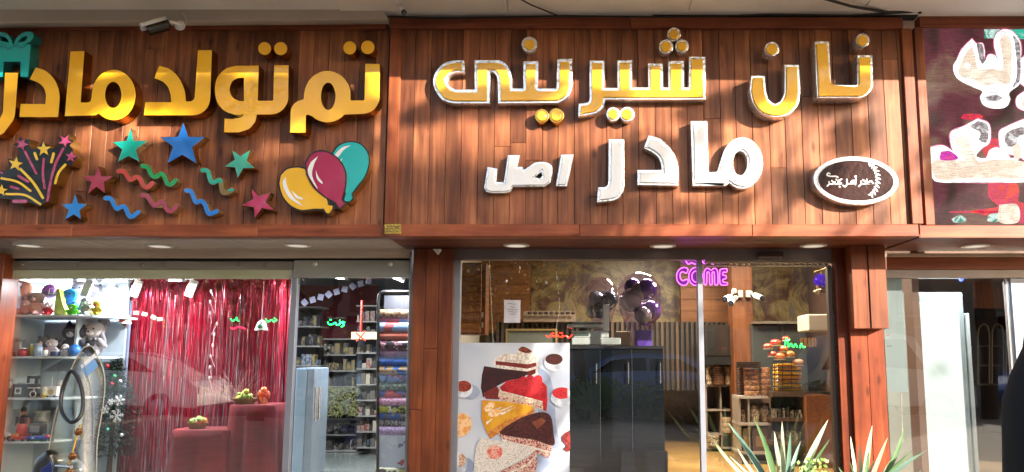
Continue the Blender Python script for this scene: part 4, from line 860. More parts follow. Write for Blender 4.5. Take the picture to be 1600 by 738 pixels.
def plush(label, px, z, Y, hpx, body, head=None, ear='round', earc=None, muzzle=None, lean=0.0, wide=1.0, cat='plush toy', face=True, arms=True):
    s = 1.22 * hpx * px2m(Y); c = WX(px, z, Y); t = thing('plush_toy', label, cat, (c.x, Y, z), group=None); head = head or body; O = Vector((c.x, Y, z))
    L_ = lambda x, y, zz: O + Vector((x + lean * zz, y, zz)) 
    mb = MB(); mb.ell(L_(0, 0, 0.27 * s), (0.26 * s * wide, 0.2 * s, 0.27 * s), 14, 10, jit=0.05); obj('body', mb, furm(body), t, smooth=True)
    mb = MB(); mb.ell(L_(0, -0.03 * s, 0.66 * s), (0.25 * s * wide, 0.2 * s, 0.22 * s), 14, 10, jit=0.05); hd = obj('head', mb, furm(head), t, smooth=True)
    ec = furm(earc or head)
    for sg in (-1, 1):
        mb = MB()
        if ear == 'long': mb.ell(L_(sg * 0.24 * s, -0.06 * s, 0.5 * s), (0.07 * s, 0.05 * s, 0.3 * s), 10, 8, rot=(0, sg * -0.35, 0))
        elif ear == 'up': mb.ell(L_(sg * 0.12 * s, 0, 0.98 * s), (0.06 * s, 0.04 * s, 0.22 * s), 10, 8, rot=(0, sg * 0.2, 0))
        elif ear == 'round': mb.ell(L_(sg * 0.19 * s, 0, 0.87 * s), (0.08 * s, 0.05 * s, 0.08 * s), 10, 8)
        elif ear == 'point': mb.lathe(L_(sg * 0.17 * s, 0, 0.8 * s), [(0.1 * s, 0), (0.06 * s, 0.1 * s), (0.005, 0.2 * s)], 8)
        if ear: obj('ear', mb, ec, hd, smooth=True)
        if arms:
            mb = MB(); mb.ell(L_(sg * 0.26 * s * wide, -0.08 * s, 0.34 * s), (0.075 * s, 0.075 * s, 0.17 * s), 10, 8, rot=(0.5, sg * -0.6, 0)); obj('arm', mb, furm(body), t, smooth=True)
            mb = MB(); mb.ell(L_(sg * 0.16 * s, -0.22 * s, 0.09 * s), (0.09 * s, 0.17 * s, 0.09 * s), 10, 8); obj('leg', mb, furm(body), t, smooth=True)
        if face: mb = MB(); mb.ell(L_(sg * 0.09 * s, -0.215 * s, 0.7 * s), 0.022 * s, 8, 6); obj('eye', mb, eyeb, hd, smooth=True)
    if face:
        mb = MB(); mb.ell(L_(0, -0.2 * s, 0.6 * s), (0.1 * s, 0.07 * s, 0.08 * s), 10, 8); mz = obj('muzzle', mb, furm(muzzle or '#e8dcd0'), hd, smooth=True)
        mb = MB(); mb.ell(L_(0, -0.27 * s, 0.63 * s), (0.03 * s, 0.015 * s, 0.022 * s), 8, 6); obj('nose', mb, eyeb, hd, smooth=True)
    return t
plush('peach and pink long eared plush rabbit standing at the far left of the top shelf', 28, SH[0], 1.3, 52, '#c89080', '#c98a6c', 'long', '#c49a90', '#d8a898', lean=0.1)
plush('pale pink plush dog with beige face sitting on the top shelf', 55, SH[0], 1.16, 34, '#dfa9a6', '#a88a7c', 'long', '#8a807c', '#e0c0b4', wide=1.25)
plush('small pink plush bear between the rabbit and the pink dog', 40, SH[0], 1.12, 22, '#d89a98', '#d0a8a0', 'round', '#b88080')
plush('light blue grey plush at the bottom left corner of the top shelf', 17, SH[0], 1.12, 16, '#88a0ac', ear='round', face=False)
# balls and other shapes
def ball(label, px, py, Y, rpx, c, m2=None, nm='ball', cat='ball'):
    p = W(px, py, Y); r = rpx * px2m(Y); t = thing(nm, label, cat, (p.x, Y, p.z - r)); mb = MB(); mb.ell(p, r, 20, 14); obj('shell', mb, mat('ballm' + c, c, 0.35, coat=0.3), t, smooth=True)
    if m2: mb = MB(); mb.lathe(p + Vector((0, 0, -r * 0.35)), [(r * 0.96, -r * 0.3), (r * 1.02, 0), (r * 0.93, r * 0.42)], 20); obj('band', mb, mat('bandm' + m2, m2, 0.35), t, smooth=True)
    return t
ball('purple and charcoal round plush mask with a white square outline on the top shelf', 78, 455, 1.36, 11.5, '#7a2a7c', '#37303a', 'round_plush', 'plush toy')
p = W(81, 455, 1.21); mb = MB(); mb.tube([p + Vector((a, 0.0, b)) for a, b in ((-0.028, -0.025), (0.02, -0.028), (0.028, 0.022), (-0.02, 0.025))], 0.004, 6, closed=True); o = obj('square_emblem', mb, P('#e8e4e8', 0.5)); o['kind'] = 'x'
del o['kind']; par = [q for q in C.objects if q.name.startswith('round_plush')][0]; o.parent = par; o.location = -wloc(par)
plush('red plush with white collar and a round pale head, beside the yellow green pillow', 75, SH[0], 1.14, 20, '#b8202c', '#d6c0c0', None, muzzle='#e8d0d0')
o = plate('pillow', [path([('s', [(88, 450), (93, 455), (98, 475), (104, 490), (97, 493), (84, 492), (85, 475), (88, 450)][:-1])])], 1.15, 0.06, furm('#b2bf5a'), bevel=0.006, smooth=True); tag(o, 'tall yellow green plush pillow on the top shelf', 'pillow')
plush('bright blue plush with darker blue belly on the top shelf', 108, SH[0], 1.28, 40, '#2f6fd0', '#38a0e8', None, muzzle='#2a62c8')
plush('lime green plush lying at the front of the top shelf', 113, SH[0], 1.10, 16, '#5fd02c', '#62d430', None, wide=1.7, muzzle='#d8f0c8')
plush('large white plush bear leaning at the top of the shelf', 122, SH[0], 1.40, 52, '#d8d4d8', '#e6dce0', 'round', muzzle='#d0c4c4', lean=0.05)
plush('grey and white plush elephant on the right of the top shelf', 134, SH[0], 1.18, 27, '#9a9ea2', '#aab0b4', 'long', '#8e9296', '#c8ccd0')
plush('yellow plush duck with an orange beak at the right end of the top shelf', 151, SH[0], 1.14, 22, '#d8c84c', '#dccc58', None, muzzle='#d86a20')
plush('charcoal plush with pale face, large, on the second shelf', 114, SH[1], 1.34, 46, '#4c4c58', '#474450', 'point', muzzle='#c4c4d4', wide=1.3)
plush('white plush dog with a grey ear at the right end of the second shelf', 145, SH[1], 1.42, 50, '#a8a0a4', '#c8bcb8', 'long', '#8c8488')
plush('small black plush with white face on the second shelf', 139, SH[1], 1.18, 24, '#24222a', '#211f26', 'point', muzzle='#d8d8e0')
ball('shiny blue bowl shaped ball on the second shelf', 117, 548, 1.12, 9.5, '#2a72c8')
plush('white and grey plush penguin lying on the second shelf', 80, SH[1], 1.2, 25, '#c4b8c0', '#d2c8ce', 'round', '#5a5860', wide=1.2)
plush('small dark grey plush under a scarf on the second shelf', 66, SH[1], 1.3, 28, '#585860', '#6c6c74', 'round')
plush('little white plush with one black eye on the second shelf', 101, SH[1], 1.15, 18, '#c8c4ca', '#cfccd2', 'long', '#6c6a72')
# small gifts
def jar(label, px, z, Y, wpx, hpx, c, lid='#c8c8c8', nm='glass_jar', cat='jar', m=None):
    s = px2m(Y); p = WX(px, z, Y); r = wpx * s / 2; h = hpx * s; t = thing(nm, label, cat, tuple(p))
    mb = MB(); mb.lathe(p, [(r * 0.85, 0.001), (r, 0.1 * h), (r, 0.7 * h), (r * 0.7, 0.85 * h)], 14); obj('body', mb, m or mat('jar' + c, c, 0.15, coat=0.6, scale=12), t, smooth=True)
    mb = MB(); mb.lathe(p, [(r * 0.75, 0.851 * h), (r * 0.78, 0.86 * h), (r * 0.78, h * 0.97), (r * 0.6, h)], 14); obj('lid', mb, mat('lid' + lid, lid, 0.3, metal=0.5), t, smooth=True)
    return t
jar('squat clear snow globe at the left of the second shelf', 30, SH[1], 1.15, 18, 28, '#8c9298', '#a8aeb4'); jar('red capped gift jar near the left of the second shelf', 36, SH[1], 1.1, 14, 13, '#b83038', '#d8d8dc')
jar('small yellow bottle on the second shelf behind the red gift jar', 48, SH[1], 1.22, 7, 20, '#c8c440', '#e0e0e0', 'bottle', 'bottle'); jar('pale blue snow globe in the middle of the second shelf', 59, SH[1], 1.12, 12, 20, '#98aec8', '#d8d8dc')
jar('small white cup at the middle of the second shelf', 70, SH[1], 1.1, 8, 12, '#d8d4d0', '#b83038', 'cup', 'cup'); jar('dark blue tin on the second shelf', 86, SH[1], 1.08, 14, 9, '#35486c', '#c8ccd4', 'tin', 'tin')
jar('tiny black ornament box at the far left of the second shelf', 17, SH[1], 1.1, 13, 7, '#18181c', '#38383c', 'tin', 'tin')
jar('teal glass bottle at the left end of the third shelf', 6, SH[2], 1.15, 14, 18, '#4c7c88', '#aebcc4', 'bottle', 'bottle'); jar('pale glass bottle with square stopper on the third shelf', 14, SH[2], 1.2, 8, 28, '#a8b4bc', '#8a949c', 'bottle', 'bottle')
def boxy(label, name, cat, px, z, Y, parts, s=None):
    """parts: (part name, dx px, dz px, w px, h px, depth px, colour) or lathe entries"""
    s = s or px2m(Y); p = WX(px, z, Y); t = thing(name, label, cat, tuple(p))
    for q in parts:
        nm, dx, dz, w, h, d, c = q[:7]; k = q[7] if len(q) > 7 else 'b'; mb = MB(); cc = p + Vector((dx * s, 0, (dz + h / 2) * s))
        mm = mat('gift' + c, c, 0.35, coat=0.2, scale=20, vary=0)
        if k == 'b': mb.box(cc.x - w * s / 2, cc.x + w * s / 2, cc.y - d * s / 2, cc.y + d * s / 2, cc.z - h * s / 2 + 0.0008, cc.z + h * s / 2); obj(nm, mb, mm, t, bevel=0.002)
        elif k == 'w': mb.lathe((cc.x, cc.y - d * s / 2, cc.z), [(h * s / 2, 0), (h * s / 2, d * s * 0.3), (h * s * 0.3, d * s * 0.31)], 16, 'y'); obj(nm, mb, mm, t, smooth=True)
        elif k == 'r': mb.tube([(cc.x + h * s / 2 * math.cos(a), cc.y - d * s / 2, cc.z + h * s / 2 * math.sin(a)) for a in [R(20 * i) for i in range(18)]], 0.8 * s, 6, closed=True); obj(nm, mb, mm, t, smooth=True)
        elif k == 'e': mb.ell(cc, (w * s / 2, d * s / 2, h * s / 2), 12, 8); obj(nm, mb, mm, t, smooth=True)
        elif k == 'c': mb.lathe((cc.x, cc.y, cc.z - h * s / 2), [(w * s / 2, 0), (w * s / 2 * 0.9, h * s)], 12); obj(nm, mb, mm, t, smooth=True)
    return t
boxy('miniature dark brown camera radio with a pale square front on the third shelf', 'miniature_radio', 'ornament', 32, SH[2], 1.18, [('case', 0, 0, 20, 20, 10, '#2e2420'), ('front', -1, 5, 10, 10, 11, '#c8c4bc'), ('dial', -1, 7, 6, 6, 12, '#3a3430', 'w'), ('handle', 0, 20, 12, 2, 3, '#a8a098')])
boxy('miniature black sewing machine standing highest on the third shelf', 'miniature_sewing_machine', 'ornament', 50, SH[2], 1.24, [('stand', 0, 0, 20, 18, 8, '#3c322c'), ('bed', 0, 18, 18, 2, 8, '#5c4630'), ('column', 5, 20, 4, 10, 4, '#141416'), ('arm', -1, 28, 16, 4, 4, '#141416'), ('wheel', 8, 27, 5, 6, 3, '#1c1c20', 'w'), ('needle_head', -8, 21, 3, 8, 3, '#18181a')])
boxy('miniature cream sewing machine table with a white wheel on the third shelf', 'miniature_sewing_machine', 'ornament', 52, SH[2], 1.10, [('table_top', 0, 14, 17, 1.5, 6, '#d0ccc0'), ('leg', 0, 8, 1.6, 6, 2, '#b8b4ac'), ('wheel', 0, 1, 10, 9, 3, '#d8d4cc', 'r'), ('foot', 0, 0, 14, 1.5, 5, '#8a847c')])
boxy('small cream and gold figurine between the sewing machines and the white truck', 'figurine', 'ornament', 69, SH[2], 1.12, [('base', 0, 0, 7, 4, 5, '#c8a030'), ('body', 0, 4, 7, 7, 5, '#d8cc9c', 'c'), ('head', 0, 10, 7, 7, 6, '#e0d0bc', 'e')])
boxy('miniature white truck with a round gold clock front on the third shelf', 'miniature_truck', 'ornament', 81, SH[2], 1.15, [('box', 0, 2, 18, 15, 8, '#d4d0c8'), ('clock', 1, 4, 10, 9, 10, '#a88c58', 'w'), ('wheel', -6, 0, 5, 4, 9, '#2c2824', 'w'), ('wheel', 6, 0, 5, 4, 9, '#2c2824', 'w'), ('crane', -2, 17, 1.4, 14, 1.4, '#b8b8b4')])
boxy('doll in a silver white dress near the right end of the third shelf', 'doll', 'doll', 93, SH[2], 1.2, [('dress', 0, 0, 12, 14, 8, '#a8748c', 'c'), ('head', 0, 15, 8, 8, 7, '#d0b4a0', 'e'), ('hair', 0, 19, 9, 7, 8, '#c8c4bc', 'e'), ('arm', -5, 8, 2, 8, 2, '#c8a090'), ('arm', 5, 8, 2, 8, 2, '#c8a090')])
boxy('orange framed picture leaning at the left of the fourth shelf', 'picture', 'picture', 8, SH[3], 1.35, [('board', 0, 0, 28, 28, 2, '#b07a4c'), ('red_mark', 0, 9, 10, 8, 2.6, '#9a3020', 'e')])
boxy('white and black miniature motor scooter at the left of the fourth shelf', 'miniature_scooter', 'ornament', 10, SH[3], 1.1, [('body', 0, 4, 12, 9, 5, '#d4d4d0', 'e'), ('wheel', -5, 0, 7, 7, 3, '#1a1a1a', 'r'), ('wheel', 6, 0, 7, 7, 3, '#1a1a1a', 'r'), ('windscreen', -3, 12, 2, 8, 4, '#c8ccd0')])
boxy('tall dark haired warrior figure in brown and red on the fourth shelf', 'action_figure', 'figurine', 33, SH[3], 1.22, [('skirt', 0, 8, 16, 16, 9, '#c8301c', 'c'), ('torso', 0, 22, 12, 15, 6, '#4a241e', 'e'), ('arm', -9, 20, 3, 14, 3, '#3c221e'), ('arm', 9, 18, 3, 14, 3, '#9c5c48'), ('head', 0, 36, 8, 9, 7, '#a87460', 'e'), ('hair', 0, 40, 9, 9, 8, '#141010', 'e'), ('plinth', 0, 0, 24, 8, 10, '#a82c18')])
boxy('small dark television ornament with a grey screen on the fourth shelf', 'miniature_television', 'ornament', 57, SH[3], 1.15, [('case', 0, 10, 24, 15, 8, '#24282c'), ('screen', -2, 12, 15, 10, 9, '#7c8084'), ('foot', 0, 7, 12, 3, 6, '#1c1c1e')])
boxy('silver cooking pot ornament behind the miniature television', 'pot', 'pot', 63, SH[3], 1.4, [('body', 0, 25, 22, 14, 12, '#9a9a96', 'c'), ('rim', 0, 38, 24, 2, 13, '#c4c4c0', 'c'), ('stand', 0, 0, 22, 25, 6, '#8a949a')])
boxy('blue toy car with a red nose at the front of the fourth shelf', 'toy_car', 'toy car', 58, SH[3], 1.08, [('body', 0, 3, 32, 4, 9, '#2248a8'), ('nose', 16, 4, 8, 6, 8, '#a82838', 'e'), ('wheel', -11, 0, 4, 4, 10, '#141414', 'w'), ('wheel', 10, 0, 4, 4, 10, '#141414', 'w'), ('badge', -4, 4, 4, 2, 10, '#d8d8d8')])
boxy('row of green toy figures at the front of the fourth shelf', 'toy_train', 'toy', 60, SH[3], 0.98 + 0.09, [('wagon', -12, 0, 9, 5, 3, '#1c5c34'), ('wagon', -2, 0, 9, 5, 3, '#247044'), ('wagon', 8, 0, 9, 5, 3, '#18482c'), ('engine', 19, 0, 9, 6, 3, '#2c3438')])
boxy('red and orange toy truck in front of the warrior figure', 'toy_car', 'toy car', 30, SH[3], 1.08, [('body', 0, 2, 22, 5, 7, '#c03820'), ('cab', -7, 6, 8, 5, 6, '#d87828'), ('wheel', -7, 0, 4, 4, 8, '#141414', 'w'), ('wheel', 7, 0, 4, 4, 8, '#141414', 'w')])

# bluish room divider panels behind the shelf
for a, b, y0, lab in ((160, 196, 1.75, 'bluish white panel behind the toy shelf beside the red curtain'),): 
    mb = MB(); pbox(mb, a, 470, b, 700, y0, 0.03); o = obj('panel', mb, P('#8e98b4', 0.5), loc=W(a, 700, y0)); tag(o, lab, 'panel')
def bag(label, px, py, Y, w, h, c='#9a9aa0'):
    p = W(px, py, Y); s = px2m(Y); t = thing('plastic_bag', label, 'bag', tuple(p)); mb = MB(); mb.ell(p - Vector((0, 0, h * s / 2)), (w * s / 2, 0.05, h * s / 2), 14, 12, jit=0.5); obj('film', mb, mat('cling' + c, c, 0.12, coat=1.0, scale=10, bump=1.0, bscale=30), t, smooth=True)
    mb = MB(); mb.tube([p, p + Vector((0, 0, 0.12))], 0.003, 5); obj('string', mb, P('#c8c8c8', 0.5), t)
bag('silver grey wrapped toy bag hanging above the right end of the toy shelf', 166, 468, 1.5, 18, 52); bag('dark wrapped bag hanging beside the red curtain top', 150, 445, 1.55, 20, 22, '#5c5a64'); bag('clear bag hanging next to the red curtain', 180, 452, 1.6, 16, 34, '#a4a6b0')

# ---- Christmas tree
ctc = W(178, 640, 1.55)
t = thing('christmas_tree', 'dark green artificial Christmas tree with white snowflakes beside the tinsel curtain', 'Christmas tree', (ctc.x, 1.55, FZ))
mb = MB(); mb.tube([(ctc.x, 1.55, FZ), (ctc.x, 1.55, W(178, 560, 1.55).z)], [0.025, 0.01], 8); obj('trunk', mb, P('#3a2a1c', 0.8), t)
mb = MB(); rr = random.Random(3); zt = W(178, 555, 1.55).z; zb = W(178, 712, 1.55).z
for i in range(5200):
    u = rr.random() ** 0.7; z = zt + (zb - zt) * u; r = (0.03 + 0.2 * min(u * 1.8, 1)) * math.sqrt(rr.uniform(0.2, 1)); a = rr.uniform(0, 6.283)
    p = Vector((ctc.x + r * math.cos(a), 1.55 + r * math.sin(a) * 0.8, z)); d = Vector((math.cos(a), math.sin(a), rr.uniform(-0.5, 0.5))) * rr.uniform(0.03, 0.07); q = d.cross(Vector((0, 0, 1))).normalized() * 0.008
    mb.add([p - q, p + q, p + d], [(0, 1, 2)])
obj('needles', mb, mat('fir_needles', '#16301e', 0.6, col2='#0e2216', scale=20), t)['kind'] = 'stuff'
def flake(px, py, r, Y=1.28):
    p = W(px, py, Y); r *= px2m(Y); mb = MB()
    for k in range(6):
        a = R(60 * k + 10); d = Vector((math.cos(a), 0, math.sin(a))); mb.tube([p, p + d * r], 0.0045, 5)
        for f in (0.45, 0.7):
            for sg in (-1, 1):
                b = a + sg * 0.9; mb.tube([p + d * r * f, p + d * r * f + Vector((math.cos(b), 0, math.sin(b))) * r * 0.3], 0.0035, 4)
    obj('snowflake', mb, P('#e4e6ea', 0.4), t)
for q in ((182, 650, 10.5), (186, 626, 8.5), (164, 640, 7), (173, 628, 5)): flake(*q)
for px, py, c in ((168, 572, '#b82028'), (179, 588, '#2c8c5c'), (168, 671, '#40a08c'), (190, 680, '#b8bcc0'), (188, 596, '#a8acb0'), (175, 600, '#a01c28')):
    p = W(px, py, 1.3); mb = MB(); mb.ell(p, 0.017, 10, 8); obj('bauble', mb, mat('bauble' + c, c, 0.1, coat=1.0), t, smooth=True)
# ---- red tinsel curtain
cz1 = W(300, 430, 2.0).z; cx0, cx1 = W(192, 500, 2.0).x, W(449, 500, 2.0).x
t = thing('tinsel_curtain', 'red and silver tinsel curtain hanging from ceiling to floor across the left window', 'curtain', ((cx0 + cx1) / 2, 2.0, FZ))
mb = MB(); nx, nz_ = 150, 50; vs = []; fs = []
for i in range(nx + 1):
    for j in range(nz_ + 1):
        x = cx0 + (cx1 - cx0) * i / nx; z = FZ + (cz1 - FZ) * j / nz_; u = j / nz_
        y = 2.04 + 0.03 * math.sin(x * 43) + 0.02 * math.sin(x * 97 + 2) + 0.05 * noise.noise(Vector((x * 6, 0, z * (1.0 if u < 0.85 else 7)))) * (1 + 1.5 * (u > 0.8))
        vs.append((x, y, z))
for i in range(nx):
    for j in range(nz_): a = i * (nz_ + 1) + j; fs.append((a, a + nz_ + 1, a + nz_ + 2, a + 1))
mb.add(vs, fs); obj('backing_cloth', mb, mat('red_satin', '#94142e', 0.42, col2='#640c1e', scale=6, stretch=(4, 1, 0.5), bump=0.2), t, smooth=True)
silver = mat('silver_strand', '#c8a0a8', 0.2, metal=0.7, scale=3); redst = mat('red_strand', '#c01c3c', 0.2, metal=0.5, scale=3)
for nm, mm, n, zt_, sd_ in (('silver_strands', silver, 300, 0.72, 5), ('red_strands', redst, 380, 1.0, 6)):
    mb = MB(); rr = random.Random(sd_)
    for i in range(n):
        x = rr.uniform(cx0, cx1); y = rr.uniform(1.84, 1.97); w = rr.uniform(0.0015, 0.0035); zt2 = cz1 if nm == 'red_strands' else FZ + (cz1 - FZ) * rr.uniform(0.45, 0.97); ph = rr.uniform(0, 6); k = 10; pv = None; vs = []
        for j in range(k + 1):
            z = FZ + (zt2 - FZ) * j / k; xx = x + 0.008 * math.sin(ph + z * 3); an = ph + z * 9; vs += [(xx - w * math.cos(an), y - w * math.sin(an), z), (xx + w * math.cos(an), y + w * math.sin(an), z)]
        mb.add(vs, [(2 * j, 2 * j + 1, 2 * j + 3, 2 * j + 2) for j in range(k)])
    obj(nm, mb, mm, t)['kind'] = 'stuff'
# garland at its top
mb = MB(); rr = random.Random(11)
for i in range(3200):
    x = rr.uniform(cx0, cx1); z = cz1 - 0.04 - abs(rr.gauss(0, 0.07)) ; y = rr.uniform(1.80, 1.95); d = Vector((rr.gauss(0, 1), rr.gauss(0, 1), rr.gauss(0, 1))).normalized() * 0.03; q = Vector((rr.gauss(0, 1), rr.gauss(0, 1), rr.gauss(0, 1))).normalized() * 0.003
    p = Vector((x, y, z)); mb.add([p - q, p + q, p + d], [(0, 1, 2)])
obj('garland', mb, redst, t)['kind'] = 'stuff'
# ---- draped display steps
cloth = mat('dark_red_velvet', '#70080f', 0.9, col2='#54060c', scale=4)
def drape(label, px0, px1, pyt, Y0, Y1, seed):
    x0 = W(px0, pyt, Y0).x; x1 = W(px1, pyt, Y0).x; zt_ = W((px0 + px1) / 2, pyt, Y0).z; r = []; n = 60; cxx, cyy = (x0 + x1) / 2, (Y0 + Y1) / 2
    def ring(f, z, amp):
        o = []
        for i in range(n):
            a = 2 * math.pi * i / n; c_, s_ = math.cos(a), math.sin(a); e_ = 5
            m_ = (abs(c_) ** e_ + abs(s_) ** e_) ** (-1 / e_); k = 1 + amp * (math.sin(a * 9 + seed) + 0.6 * math.sin(a * 17 + 2 * seed))
            o.append((cxx + c_ * m_ * (x1 - x0) / 2 * f * k, cyy + s_ * m_ * (Y1 - Y0) / 2 * f * k, z))
        return o
    hs = [(0.93, zt_ - 0.0, 0.0), (0.99, zt_ - 0.012, 0.0), (1.0, zt_ - 0.08, 0.006), (1.04, zt_ - 0.25, 0.035), (1.12, zt_ - 0.5, 0.06), (1.24, FZ + 0.002, 0.085)]
    vs = [q for f, z, a in hs for q in ring(f, z, a)]; fs = [(i * n + j, i * n + (j + 1) % n, (i + 1) * n + (j + 1) % n, (i + 1) * n + j) for i in range(len(hs) - 1) for j in range(n)] + [tuple(range(n))]
    mb = MB(); mb.add(vs, fs); o = obj('draped_table', mb, cloth, smooth=True, loc=(cxx, cyy, FZ)); tag(o, label, 'table'); return zt_
zl = drape('low display table draped in dark red cloth in front of the tinsel curtain', 262, 352, 672, 1.2, 1.6, 1.0)
zh = drape('tall display table draped in dark red cloth, right of the lower one', 352, 428, 633, 1.3, 1.75, 2.2)
def fruit_basket(label, px, z, Y, w, cols, h=1.0):
    p = WX(px, z, Y); s = px2m(Y); t = thing('fruit_basket', label, 'basket', tuple(p)); mb = MB(); mb.lathe(p, [(w * s * 0.36, 0.002), (w * s * 0.5, 0.05), (w * s * 0.52, 0.055), (w * s * 0.45, 0.03)], 18); obj('basket', mb, mat('wicker', '#8c6c44', 0.7, col2='#5c4428', scale=60, bump=0.6), t, smooth=True)
    rr = random.Random(int(px))
    for k in range(22):
        a = rr.uniform(0, 6.28); r = w * s * 0.38 * math.sqrt(rr.random()); q = p + Vector((r * math.cos(a), r * math.sin(a) * 0.7, 0.055 + h * 0.04 * rr.random())); mb = MB(); mb.ell(q, rr.uniform(0.016, 0.028), 8, 6, jit=0.1); obj('fruit', mb, mat('fruit' + cols[k % len(cols)], cols[k % len(cols)], 0.4), t, smooth=True)
fruit_basket('basket of green and red fruit on the lower red draped table', 308, zl, 1.35, 30, ['#4c6c28', '#7c9430', '#a83020', '#c87838']); fruit_basket('basket heaped with yellow green fruit on the tall red draped table', 383, zh, 1.45, 36, ['#a8a83c', '#788c30', '#c8b848', '#5c7028'], 1.8)
boxy('orange and red dried arrangement beside the heaped basket', 'dried_flowers', 'flowers', 411, zh, 1.5, [('pot', 0, 0, 14, 10, 8, '#b0542c', 'c'), ('flower', -3, 8, 12, 14, 8, '#c84c24', 'e'), ('flower', 6, 6, 10, 14, 8, '#b83820', 'e'), ('flower', 0, 16, 10, 10, 8, '#d8703c', 'e')])
# dry twigs
mb = MB(); rr = random.Random(5); b0 = W(372, 620, 1.6)
for k in range(34):
    a = rr.uniform(-1.25, 1.25); l = rr.uniform(0.1, 0.38); p = b0 + Vector((rr.uniform(-0.04, 0.04), rr.uniform(-0.1, 0.1), -0.05)); mb.tube([p, p + Vector((math.sin(a) * l * 0.5, 0, math.cos(a) * l * 0.55)), p + Vector((math.sin(a) * l * 1.1, 0, math.cos(a) * l * 0.95))], [0.002, 0.0015, 0.001], 4)
o = obj('dry_twigs', mb, P('#9c7066', 0.7), loc=b0); tag(o, 'spray of pale dry twigs fanning out behind the draped tables', 'twigs')
# paper spot lights and bells
def hanging(label, px, py, Y, kind, c):
    p = W(px, py, Y); t = thing('hanging_' + kind, label, kind, tuple(p)); s = px2m(Y)
    mb = MB(); mb.tube([p + Vector((0, 0, 0.0)), (p.x, p.y, W(px, 440, Y).z)], 0.0025, 5); obj('string', mb, P('#c8c4c0', 0.5), t)
    if kind == 'bell':
        mb = MB(); mb.lathe(p, [(10 * s, -16 * s), (8.5 * s, -12 * s), (6 * s, -4 * s), (2 * s, 0)], 16); obj('cup', mb, P('#d0ccc4', 0.3), t, smooth=True)
        mb = MB(); mb.ell(p + Vector((0, -6 * s, -11 * s)), (5 * s, 4 * s, 4 * s), 10, 8); obj('ornament', mb, P(c, 0.5), t, smooth=True); mb = MB(); mb.ell(p + Vector((0, 0, -17 * s)), 2.5 * s, 8, 6); obj('clapper', mb, P('#7a3020', 0.5), t, smooth=True)
    else:
        mb = MB(); mb.obox(p + Vector((0, 0, -14 * s)), (13 * s, 0.02, 27 * s), (0, R(18), 0)); obj('body', mb, P(c, 0.5), t, bevel=0.003); mb = MB(); mb.tube([p, p + Vector((0, 0.05, 0.06))], 0.006, 6); obj('clip', mb, P('#888888', 0.4), t)
hanging('white and orange bell hanging at the left edge of the tinsel curtain', 196, 490, 1.5, 'bell', '#c8502c'); hanging('white and green bell hanging near the right edge of the tinsel curtain', 409, 500, 1.5, 'bell', '#2c7850')
hanging('pale tilted tag hanging at the top left of the tinsel curtain', 214, 437, 1.4, 'tag', '#c8c0b4'); hanging('pale tilted tag hanging at the top middle of the tinsel curtain', 300, 437, 1.4, 'tag', '#cfc8ba'); hanging('pale grey lamp shade tag hanging by the white plush bear', 137, 437, 1.25, 'tag', '#b8bab4')
mb = MB(); 
for k, (px, py) in enumerate(((213, 489), (226, 491), (240, 496), (250, 499))): mb.obox(W(px, py, 1.7), (0.055, 0.004, 0.036), (0, 0.25 * (k % 3), 0))
o = obj('paper_tags', mb, P('#8c8270', 0.6), loc=W(230, 492, 1.7)); tag(o, 'string of cream paper tags across the left of the tinsel curtain', 'paper tags')
mb = MB(); rr = random.Random(8)
for k in range(9): p = W(333 + rr.uniform(-6, 6), 455 + k * 17, 1.6); mb.ell(p, (0.012, 0.006, 0.02), 6, 5); mb.tube([p, W(333 + rr.uniform(-4, 4), 472 + k * 17, 1.6)], 0.003, 4)
o = obj('garland_string', mb, P('#c8a8a8', 0.3, metal=0.4), loc=W(333, 455, 1.6)); tag(o, 'sparkling string garland hanging down the middle of the tinsel curtain', 'garland')
# red neon script, and green tubes in place of a reflected LED sign
def neon(label, strokes, Y, col, w=0.006, emit=5, name='tube_script', cat='neon sign', back=True):
    p = W(*strokes[0][0], Y); t = thing(name, label, cat, tuple(p)); mm = mat('neon' + col, col, 0.3, emit=emit)
    for q in strokes:
        mb = MB(); mb.tube([W(x, y, Y) for x, y in spl(q, k=4)], w, 6); obj('tube', mb, mm, t, smooth=True)
    if back:
        xs = [x for q in strokes for x, y in q]; ys = [y for q in strokes for x, y in q]; mb = MB(); mb.tube([W(min(xs), min(ys) - 3, Y + 0.01), W(max(xs), min(ys) - 3, Y + 0.01)], 0.002, 5); obj('wire', mb, P('#333333', 0.5), t)
    return t
neon('green tube script standing in for a reflected LED sign, behind the left shop glass door', [[(512, 503), (514, 507), (520, 507), (524, 504), (526, 508), (530, 507)], [(530, 508), (534, 504), (537, 509), (533, 511)], [(531, 500), (531, 507)], [(536, 503), (538, 508), (535, 503), (539, 504)], [(515, 500), (518, 500)]], 2.6, '#18e060', emit=3.5)
neon('small green tube word standing in for a reflected LED sign, beside the green bell', [[(415, 498), (419, 503), (424, 500), (428, 503), (433, 500)], [(428, 497), (431, 499)]], 1.7, '#18c050', emit=3); neon('tiny green tube word standing in for a reflected LED sign, in the middle of the tinsel curtain', [[(360, 498), (364, 502), (368, 499), (373, 502)], [(369, 496), (371, 498)]], 1.7, '#18c051', emit=3)
neon('tiny red neon word under the green one on the tinsel curtain', [[(360, 512), (366, 514), (372, 511), (384, 514)]], 1.7, '#e02040', emit=2)
